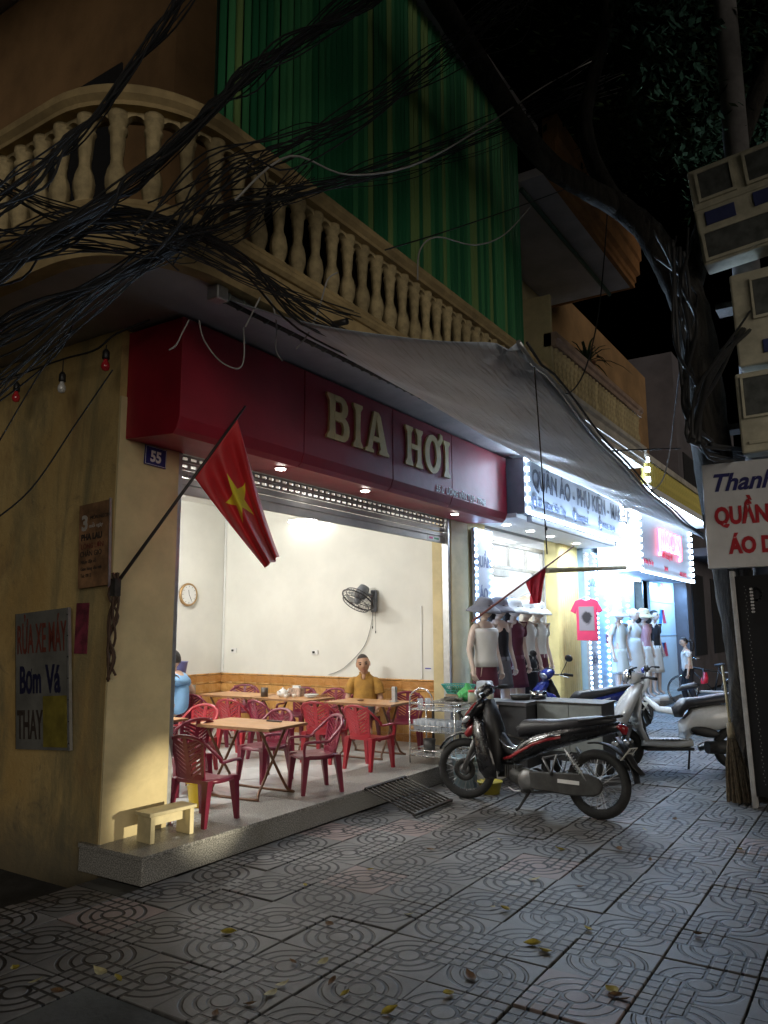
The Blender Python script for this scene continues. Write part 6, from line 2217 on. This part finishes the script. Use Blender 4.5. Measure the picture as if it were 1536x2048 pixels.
limb([(8.30, 1.58, 5.2), (8.25, 1.85, 5.9), (8.25, 2.25, 6.5), (8.25, 2.5, 7.5), (8.3, 2.2, 8.7), (8.3, 2.1, 10)], [.17, .14, .11, .08, .07, .05], 12, 'limb', 4)
limb([(8.25, 2.15, 6.3), at(1110, 340, Y=2.75), at(1040, 255, Y=2.9), at(950, 110, Y=3.0), at(860, -30, Y=3.0), at(800, -160, Y=3.0)], [.13, .12, .115, .11, .10, .09], 12, 'limb', 5)
limb([(8.30, 1.55, 5.1), (8.6, 1.2, 6.2), (8.9, .7, 7.6), (9.2, .2, 9.2)], [.15, .12, .10, .07], 12, 'limb', 6)
LEAFM = mat('dark_tree_leaf', (.016, .028, .011), .9, var=.4, scale=30, spec=.1)
def crown():
    g = G(); r_ = random.Random(21)
    for c, rad, n in (((8.6, 1.2, 8.8), (2.2, 2.0, 1.3), 5200), ((6.9, 2.4, 9.6), (2.0, 1.5, 1.0), 3000), ((9.8, .8, 7.4), (1.6, 1.4, 1.0), 2600), ((10.8, 2.2, 8.9), (1.8, 1.6, 1.1), 2200)):
        cl_ = [(Vector((r_.gauss(0, .45), r_.gauss(0, .45), r_.gauss(0, .45)))) for _ in range(26)]
        for k in range(n):
            q = cl_[r_.randrange(26)] + Vector((r_.gauss(0, .13), r_.gauss(0, .13), r_.gauss(0, .13)))
            p = off((c[0] + q.x * rad[0], c[1] + q.y * rad[1], c[2] + q.z * rad[2]))
            d = Vector((r_.uniform(-1, 1), r_.uniform(-1, 1), r_.uniform(-.7, .3))).normalized()
            s = d.orthogonal().normalized(); L_ = r_.uniform(.09, .17)
            g.add([p, p + d * L_ * .5 + s * L_ * .24, p + d * L_, p + d * L_ * .5 - s * L_ * .24], [(0, 1, 2, 3)])
    return g.ob('crown', LEAFM, TR, fix=False)
crown()
# two unseen trees added behind the viewer to keep street glow off upper floors
for tx, ty, lab, sd in ((-1.6, -2.6, 'unseen shade tree added behind the viewer on the left', 41), (3.4, -3.0, 'unseen shade tree added behind the viewer on the right', 42)):
    t2 = thing('street_tree', lab, 'tree', (tx, ty, 0))
    G().tube([(0, 0, -.1), (.05, 0, 2.5), (-.1, .1, 5.0), (0, 0, 7)], [.24, .19, .17, .1], 12).ob('trunk', BARK, t2)
    g = G(); r_ = random.Random(sd)
    for k in range(9000):
        while True:
            q = Vector((r_.uniform(-1, 1), r_.uniform(-1, 1), r_.uniform(-1, 1)))
            if q.length < 1: break
        p = Vector((q.x * 3.4, q.y * 2.4, 8.4 + q.z * 2.5))
        d = Vector((r_.uniform(-1, 1), r_.uniform(-1, 1), r_.uniform(-.7, .3))).normalized(); s_ = d.orthogonal().normalized(); L_ = r_.uniform(.14, .26)
        g.add([p, p + d * L_ * .5 + s_ * L_ * .3, p + d * L_, p + d * L_ * .5 - s_ * L_ * .3], [(0, 1, 2, 3)])
    g.ob('crown', LEAFM, t2, fix=False)
# utility pole
UP = thing('utility_pole', 'concrete utility pole behind the tree carrying meter boxes and cables', 'pole', (8.55, .95, 0))
G().tube([(0, 0, -.1), (0, 0, 9.5)], [.17, .11], 16).ob('shaft', mat('grey_pole_concrete', (.16, .15, .15), .9, bump=.3), UP)
for z in (3.6, 4.9, 6.2):
    G().bx(-.20, .06, -.5, .30, z, z + .06).ob('cross_arm', BARS, UP)
METB = mat('dusty_meter_box', (.48, .45, .34), .7, var=.2, scale=5, dirt=.6)
WIN = mat('dusty_meter_window', (.10, .105, .10), .2, var=.3, scale=8, dirt=.5)
def meterbox(label, y0, y1, z0, z1, rows, tilt=.10):
    o = thing('meter_box', label, 'meter box', (7.98, y0, z0)); o.rotation_euler = (-tilt, 0, 0)
    w, h = y0 - y1, z1 - z0
    G().bx(0, .28, -w, 0, 0, h).ob('case', METB, o, bevel=.02)
    for (a, b, c, d, nm) in rows:
        G().bx(-.016, -.001, -w * b, -w * a, h * c, h * d).ob(nm, WIN if nm == 'window' else (METB if nm == 'ledge' else mat('meter_label', (.04, .05, .14), .5)), o, bevel=.006)
        if nm == 'window':
            for (p, q, r, s) in ((a - .03, b + .03, d, d + .03), (a - .03, b + .03, c - .03, c), (a - .03, a, c, d), (b, b + .03, c, d)):
                G().bx(-.026, -.0005, -w * q, -w * p, h * r, h * s).ob('window_frame', METB, o)
    return o
meterbox('uppermost pale meter box with two rows of windows on the pole', 1.27, .32, 5.25, 6.32, [(.10, .42, .66, .93, 'window'), (.58, .92, .66, .93, 'window'), (.10, .40, .38, .52, 'label_plate'), (.58, .90, .40, .54, 'label_plate'), (.06, .9, .05, .30, 'window'), (0, 1, .56, .60, 'ledge')])
meterbox('middle pale meter box with one window on the pole', 1.02, .35, 4.12, 5.08, [(.30, .9, .50, .88, 'window'), (.35, .8, .10, .24, 'label_plate')], .03)
meterbox('lowest pale meter box above the white clothes sign', 1.05, .35, 3.26, 4.06, [(.10, .85, .45, .92, 'window'), (.10, .9, .10, .14, 'ledge')], .02)
# white clothes sign
SW_ = mat('scuffed_white_sign', (.56, .56, .57), .5, var=.1, scale=3, dirt=.35)
o = thing('white_clothes_sign', 'scuffed white sign with navy script and red lettering on the pole', 'sign', (7.86, 1.405, 2.16)); o.rotation_euler = (radians(0), 0, radians(2))
G().bx(0, .10, -1.3, 0, 0, 1.01).ob('board', SW_, o, bevel=.01)
NAVY = mat('navy_lettering', (.02, .02, .11), .5); RDL = mat('red_lettering', (.36, .015, .025), .5)
def fa(s, h, m, y, z, **k): return text('lettering', s, h, m, o, (-.003, y, z), FACE_ALLEY, .004, **k)
fa('Thanh', .17, NAVY, -.06, .74, bold=.006, sx=.95, shear=.35); fa('QUẦN ÁO', .165, RDL, -.09, .42, bold=.010, sx=.70); fa('ÁO DÀI', .15, RDL, -.205, .14, bold=.010, sx=.74)
# LED parking board
o = thing('black_dot_board', 'tall black board with dotted white letter P under the white clothes sign', 'board', (7.90, 1.17, 0)); o.rotation_euler = (radians(-1.5), 0, 0)
G().bx(0, .08, -1.0, -.04, .10, 2.08).ob('board', mat('black_board', (.008, .008, .009), .45), o)
G().bx(-.02, .09, -.039, .0, 0, 2.13).ob('post', mat('pale_painted_post', (.38, .38, .38), .6, var=.2, dirt=.4), o, bevel=.005)
dots = [(0, k) for k in range(8)] + [(1, 0), (2, 0), (3, .4), (3.4, 1.2), (3.4, 2.2), (3, 3), (2, 3.4), (1, 3.5)]
g = G()
for a, b in dots:
    for da in (0, .45):
        g.box((-.004, -.165 - .026 * (a + da * (1 if a == 0 else 0)), 1.955 - .03 * b), (.006, .016, .016), Matrix.Rotation(pi / 4, 3, 'X'))
pd = g.ob('dotted_letter', mat('white_dots', (.60, .60, .60), .5), o)
g = G()
for k in range(60):
    g.box((-.004, -.115 - .01 * (k % 2), 1.98 - .03 * k), (.004, .006, .010))
q = g.ob('dotted_border', mat('dim_dots', (.20, .20, .20), .5), o); q['kind'] = 'stuff'
# broom
o = thing('broom', 'straw broom standing upside against the tree trunk', 'broom', (8.06, 1.30, 0)); o.rotation_euler = (radians(-4), radians(4), 0)
g = G(); rb = random.Random(2)
for k in range(140):
    a = rb.uniform(0, 2 * pi); r = rb.uniform(.02, .10)
    g.tube([(.02 * cos(a), .03 * sin(a), .62), (r * .7 * cos(a), r * sin(a), .3), (r * 1.0 * cos(a), 1.3 * r * sin(a), .005)], .0035, 4)
q = g.ob('bristles', mat('straw', (.12, .09, .055), .9, var=.4, scale=30), o); q['kind'] = 'stuff'
G().lathe([(.032, .58), (.036, .62), (.030, .72)], 12).ob('binding', mat('binding_twine', (.30, .24, .15), .9), o)
G().tube([(0, 0, .7), (0, 0, 1.25)], .012, 8).ob('handle', STW, o)
# potted plant on the balcony of 57
o = thing('balcony_plant', 'dark spiky potted plant on the balcony rail of the clothing shop house', 'plant', (11.2, 3.55, 5.4))
G().lathe([(.10, 0), (.14, .22), (.15, .22), (.13, .20)], 18).ob('pot', mat('clay_pot', (.16, .07, .04), .8), o)
g = G(); rb = random.Random(8)
for k in range(60):
    a = rb.uniform(0, 2 * pi); L_ = rb.uniform(.45, .85); el = rb.uniform(.2, 1.4)
    d = Vector((cos(a), sin(a), 0)); s = Vector((-sin(a), cos(a), 0)) * .016
    pts = [Vector((0, 0, .2)) + d * (L_ * t * cos(el)) + Vector((0, 0, L_ * (t * sin(el) * 1.2 - .75 * t * t))) for t in (0, .25, .5, .75, 1)]
    vs = []
    for i, p in enumerate(pts):
        w = (1, 1.2, 1, .6, .05)[i]; vs += [p - s * w, p + s * w]
    g.add(vs, [(2 * i, 2 * i + 1, 2 * i + 3, 2 * i + 2) for i in range(4)], True)
g.ob('leaves', mat('dark_plant_leaf', (.02, .045, .018), .5), o, fix=False)

# ------------------------------------------------------------------ woman by the blue lit shop
hp = at(1372, 1284, X=16.9)
P3 = thing('person', 'woman in white t-shirt with ponytail walking past the blue lit shop', 'person', (16.9, hp.y, 0), radians(115))
sc = (hp.z) / 1.50
P3.scale = (sc, sc, sc)
hc = Vector((.05, 0, 1.50)); HR = Matrix.Rotation(radians(10), 3, 'Y')
J = {'hip': (0, 0, .86, (.095, .13)), 'w': (.01, 0, 1.03, (.08, .105)), 'c': (.02, 0, 1.20, (.09, .125)), 'u': (.01, 0, 1.29, (.055, .09)), 'n': (.02, 0, 1.35, .04), 'n2': (.035, 0, 1.42, .04),
     'rs': (.01, -.15, 1.27, .045), 're': (-.02, -.19, 1.03, .033), 'rw': (.06, -.19, .82, .024), 'ls': (.01, .15, 1.27, .045), 'le': (.0, .20, 1.03, .033), 'lw': (.05, .21, .80, .024),
     'rt': (.0, -.08, .80, .085), 'rk': (.10, -.08, .45, .055), 'ra': (.02, -.08, .08, .036), 'rf': (.13, -.09, .03, .03), 'lt': (.0, .08, .80, .085), 'lk': (-.02, .08, .44, .055), 'la': (-.16, .08, .09, .036), 'lf': (-.06, .09, .03, .03)}
J2 = dict(J); B2_ = list(MB_)
B2_ = [(a, b) for a, b in B2_]
hand_J(J2, B2_, 'r', J['rw'][:3], (.2, 0, -1), 1, (0, .8, 0)); hand_J(J2, B2_, 'l', J['lw'][:3], (.2, 0, -1), -1, (0, -.8, 0))
g = skin_G(G(), J2, B2_, 'hip'); head_G(g, hc, HR, .215); g.ob('body', SKIN2, P3, fix=False); face(P3, hc, HR, .215)
hair_cap(hc, HR, .215, .035, 1.07, -.03).ob('hair', HAIR, P3)
g = G(); g.tube(catmull([(-.05, 0, 1.53), (-.12, 0, 1.50), (-.14, 0, 1.40), (-.12, 0, 1.28)], 4), [.022 + .02 * sin(pi * k / 12) for k in range(12)] + [.006], 10); g.ob('ponytail', HAIR, P3)
sk = {k: (v[0], v[1], v[2], tuple(q + .016 for q in v[3]) if isinstance(v[3], tuple) else v[3] + .018) for k, v in J.items() if k in ('w', 'c', 'u', 'rs', 'ls')}
sk['h'] = (0, 0, .78, (.13, .17)); sk['re'] = (0, -.175, 1.14, .056); sk['le'] = (.005, .18, 1.14, .056)
skin_G(G(), sk, [('h', 'w'), ('w', 'c'), ('c', 'u'), ('u', 'rs'), ('u', 'ls'), ('rs', 're'), ('ls', 'le')], 'h').ob('tshirt', CW, P3, fix=False)
sk = {k: (J[k][0], J[k][1], J[k][2], tuple(q + .01 for q in J[k][3]) if isinstance(J[k][3], tuple) else J[k][3] + .022) for k in ('hip', 'rt', 'rk', 'ra', 'lt', 'lk', 'la')}
skin_G(G(), sk, [('hip', 'rt'), ('rt', 'rk'), ('rk', 'ra'), ('hip', 'lt'), ('lt', 'lk'), ('lk', 'la')], 'hip').ob('trousers', CB, P3, fix=False)
o = thing('red_bag', 'red handbag behind the walking woman', 'bag', at(1408, 1352, X=16.9)); g = G(); g.sweep([(-.16, -.12, .04, .03), (0, -.10, .07, .06), (.12, -.04, .06, .07), (.17, .06, .03, .04)], 2.5, 12); g.ob('pouch', mat('red_leather', (.50, .02, .04), .4), o); G().tube(catmull([(-.14, 0, -.09), (-.08, 0, .10), (.06, 0, .14), (.15, 0, .04)], 4), .012, 6).ob('strap', BLACKP, o)

# ------------------------------------------------------------------ cables overhead
def bundle(label, path, Y, n, spread, r=(.008, .016), seed=1, m=WIREB, sag=0.0):
    r_ = random.Random(seed)
    base = at(*path[len(path) // 2], Y=Y)
    o = thing('cable_bundle', label, 'cables', base, 0, 'overhead cable bundles')
    for k in range(n):
        pts = []
        oy = r_.uniform(-.25, .25) * (1 if spread > 5 else .3)
        for i, (px, py) in enumerate(path):
            w = spread * (.5 + abs(i - len(path) / 2) / len(path) * 2.2)
            pts.append(at(px + r_.gauss(0, w), py + r_.gauss(0, w), Y=Y + oy) - base)
        G().tube(catmull(pts, 5), r_.uniform(*r), 5).ob('cable', m, o)
    return o
bundle('thick cable bundle sweeping from the left edge across the balcony to the top', [(-90, 590), (0, 540), (100, 475), (200, 415), (270, 362), (350, 290), (430, 212), (500, 152), (600, 80), (720, 10), (850, -70)], 2.9, 24, 13, (.0035, .007), 1)
bundle('upper left cable bundle passing in front of the rounded balcony', [(-90, 455), (40, 365), (130, 290), (200, 225), (255, 150), (320, 60), (400, -60)], 2.7, 14, 12, (.003, .006), 2)
bundle('fan of thin cables dropping from the balcony corner to the lower left', [(-120, 740), (40, 650), (200, 565), (300, 515), (352, 488)], 3.05, 18, 14, (.003, .006), 3)
bundle('tangle of cables crossing the balcony front to the right', [(-60, 520), (150, 470), (352, 488), (450, 425), (600, 380), (800, 330), (1000, 250), (1200, 170)], 3.05, 20, 19, (.003, .006), 4)
bundle('loose cables crossing the green screen high up', [(300, 480), (430, 350), (560, 300), (720, 230), (880, 120), (1000, 20), (1080, -60)], 2.95, 18, 26, (.003, .006), 5)
bundle('cables running along the fascia of the rounded balcony', [(-60, 590), (80, 480), (220, 430), (330, 440), (480, 520), (620, 640), (760, 700)], 3.15, 12, 11, (.004, .008), 6)
bundle('thin cables spreading from the balcony corner down across the ochre side wall', [(-90, 860), (60, 730), (200, 600), (352, 488), (480, 440), (620, 350)], 3.1, 12, 20, (.0025, .0045), 11)
bundle('thin cables crossing the rounded balcony towards the red sign', [(-80, 330), (90, 410), (240, 450), (352, 488), (520, 560), (700, 640)], 3.0, 10, 16, (.0025, .0045), 12)
bundle('vertical tangle of cables on the tree trunk and pole', [(1350, 480), (1362, 580), (1378, 680), (1372, 780), (1380, 840), (1400, 880), (1450, 905), (1560, 912)], 1.35, 14, 12, (.008, .018), 7)
bundle('cables running from the pole into the dark at the right', [(1560, 560), (1500, 640), (1440, 720), (1400, 800), (1390, 880)], 1.1, 5, 10, (.010, .02), 8)
PALEW = mat('pale_grey_wire', (.34, .33, .31), .6)
def pw(label, path, Y, r=.006, m=PALEW):
    return wire('loose_wire', label, [at(px, py, Y=Y) for px, py in path], r, m, 'wire')
pw('pale wire crossing the green screen up to the tree limb', [(470, 400), (580, 312), (700, 350), (840, 325), (980, 245), (1110, 160), (1240, 95)], 2.85, .007)
pw('pale drooping wire across the lower green screen', [(835, 560), (840, 500), (875, 474), (950, 490), (1010, 468), (1062, 412)], 3.0, .007)
pw('dark thin wire joining the screen and the neighbouring eaves', [(770, 500), (900, 460), (1060, 405), (1190, 355)], 3.0, .006, WIREB)
pw('white wire loop hanging in front of the red sign corner', [(398, 640), (408, 680), (440, 722), (476, 737), (488, 715), (487, 655)], 3.4, .005)
pw('white wire hook left of the red sign corner', [(378, 640), (365, 665), (352, 690), (338, 700)], 3.4, .005)
pw('white wire end dangling over the soffit beside the drain stub', [(675, 545), (655, 560), (640, 610), (618, 665), (592, 698)], 3.1, .006)
pw('grey wire looped under the awning roller', [(530, 590), (545, 610), (553, 650), (552, 700), (565, 722)], 3.3, .005)
pw('white wire draping down from the fascia by the roller', [(520, 595), (505, 625), (490, 655)], 3.3, .006)
pw('dark wire slanting down the ochre side wall', [(225, 740), (150, 850), (60, 980), (-40, 1060)], 3.9, .005, WIREB)
pw('dark wire hanging from the eaves by the balcony plant', [(1215, 420), (1208, 520), (1195, 640), (1170, 740), (1140, 785), (1115, 780)], 2.6, .008, WIREB)
pw('bluish white wire hanging beside the tree trunk', [(1365, 700), (1352, 800), (1340, 900), (1325, 960), (1300, 985)], 1.75, .006, mat('pale_blue_wire', (.42, .45, .52), .5))
pw('thin black line crossing from the awning to the tree', [(1180, 905), (1260, 900), (1360, 897)], 1.8, .007, WIREB)

# ------------------------------------------------------------------ fallen leaves
LM = [mat('dry_pale_leaf', (.42, .38, .20), .7, var=.3, scale=30), mat('yellow_leaf', (.42, .34, .05), .6, var=.3, scale=30), mat('brown_leaf', (.16, .09, .04), .8, var=.4, scale=30)]
lms = []
rl = random.Random(31)
for k in range(6):
    L_ = .085; c = rl.uniform(.2, .9)
    g = G()
    g.grid(lambda u, v: (L_ * (u - .5), .022 * sin(pi * u ** .8) * (2 * v - 1), .004 + c * .018 * (2 * v - 1) ** 2 * sin(pi * u) + .012 * (u - .5) ** 2 * 4 * rl.uniform(.8, 1.2)), 6, 4)
    me = g.mesh('fallen_leaf'); me.materials.append(LM[k % 3]); lms.append(me)
spots = [(458, 1868), (610, 1772), (540, 1990), (500, 2010), (565, 1970), (585, 1925), (645, 1925), (665, 1965), (690, 1990), (30, 1940), (70, 1965), (115, 1985), (200, 1945), (235, 1960), (430, 2030), (1175, 1860), (1065, 1890), (1090, 1905), (1240, 1700), (1230, 1992), (1250, 2000), (1225, 1985), (1395, 1870), (1010, 1820), (985, 1815), (940, 1955), (895, 1990), (780, 2025), (1300, 1720), (860, 1700), (740, 1740), (1000, 1680), (1120, 1700), (1070, 1760), (1350, 1640), (1430, 1605), (1290, 1660), (1160, 1775), (820, 1830), (660, 1850), (960, 1660), (1480, 1700)]
for i, (px, py) in enumerate(spots):
    p = at(px, py, Z=.004)
    o = link_mesh('fallen_leaf', lms[rl.randrange(6)], None, p, (rl.uniform(-.3, .3), rl.uniform(-.3, .3), rl.uniform(0, 6.3)), (rl.uniform(.6, 1.15),) * 3)
    tag(o, 'small dry fallen leaf lying on the patterned paving', 'leaf', 'fallen leaves on the paving')

# added spot lighting the corner pillar foot; stands in for an unseen source
L = bpy.data.lights.new('pillar_spot', 'SPOT'); L.energy = 1500; L.spot_size = radians(9); L.spot_blend = .9; L.color = (1, .90, .66); L.shadow_soft_size = .05
lo = bpy.data.objects.new('pillar_spot', L); COL.objects.link(lo); lo.location = (5.2, -1.6, 1.0)
lo.rotation_euler = (Vector((4.05, 4.5, .38)) - lo.location).to_track_quat('-Z', 'Y').to_euler()
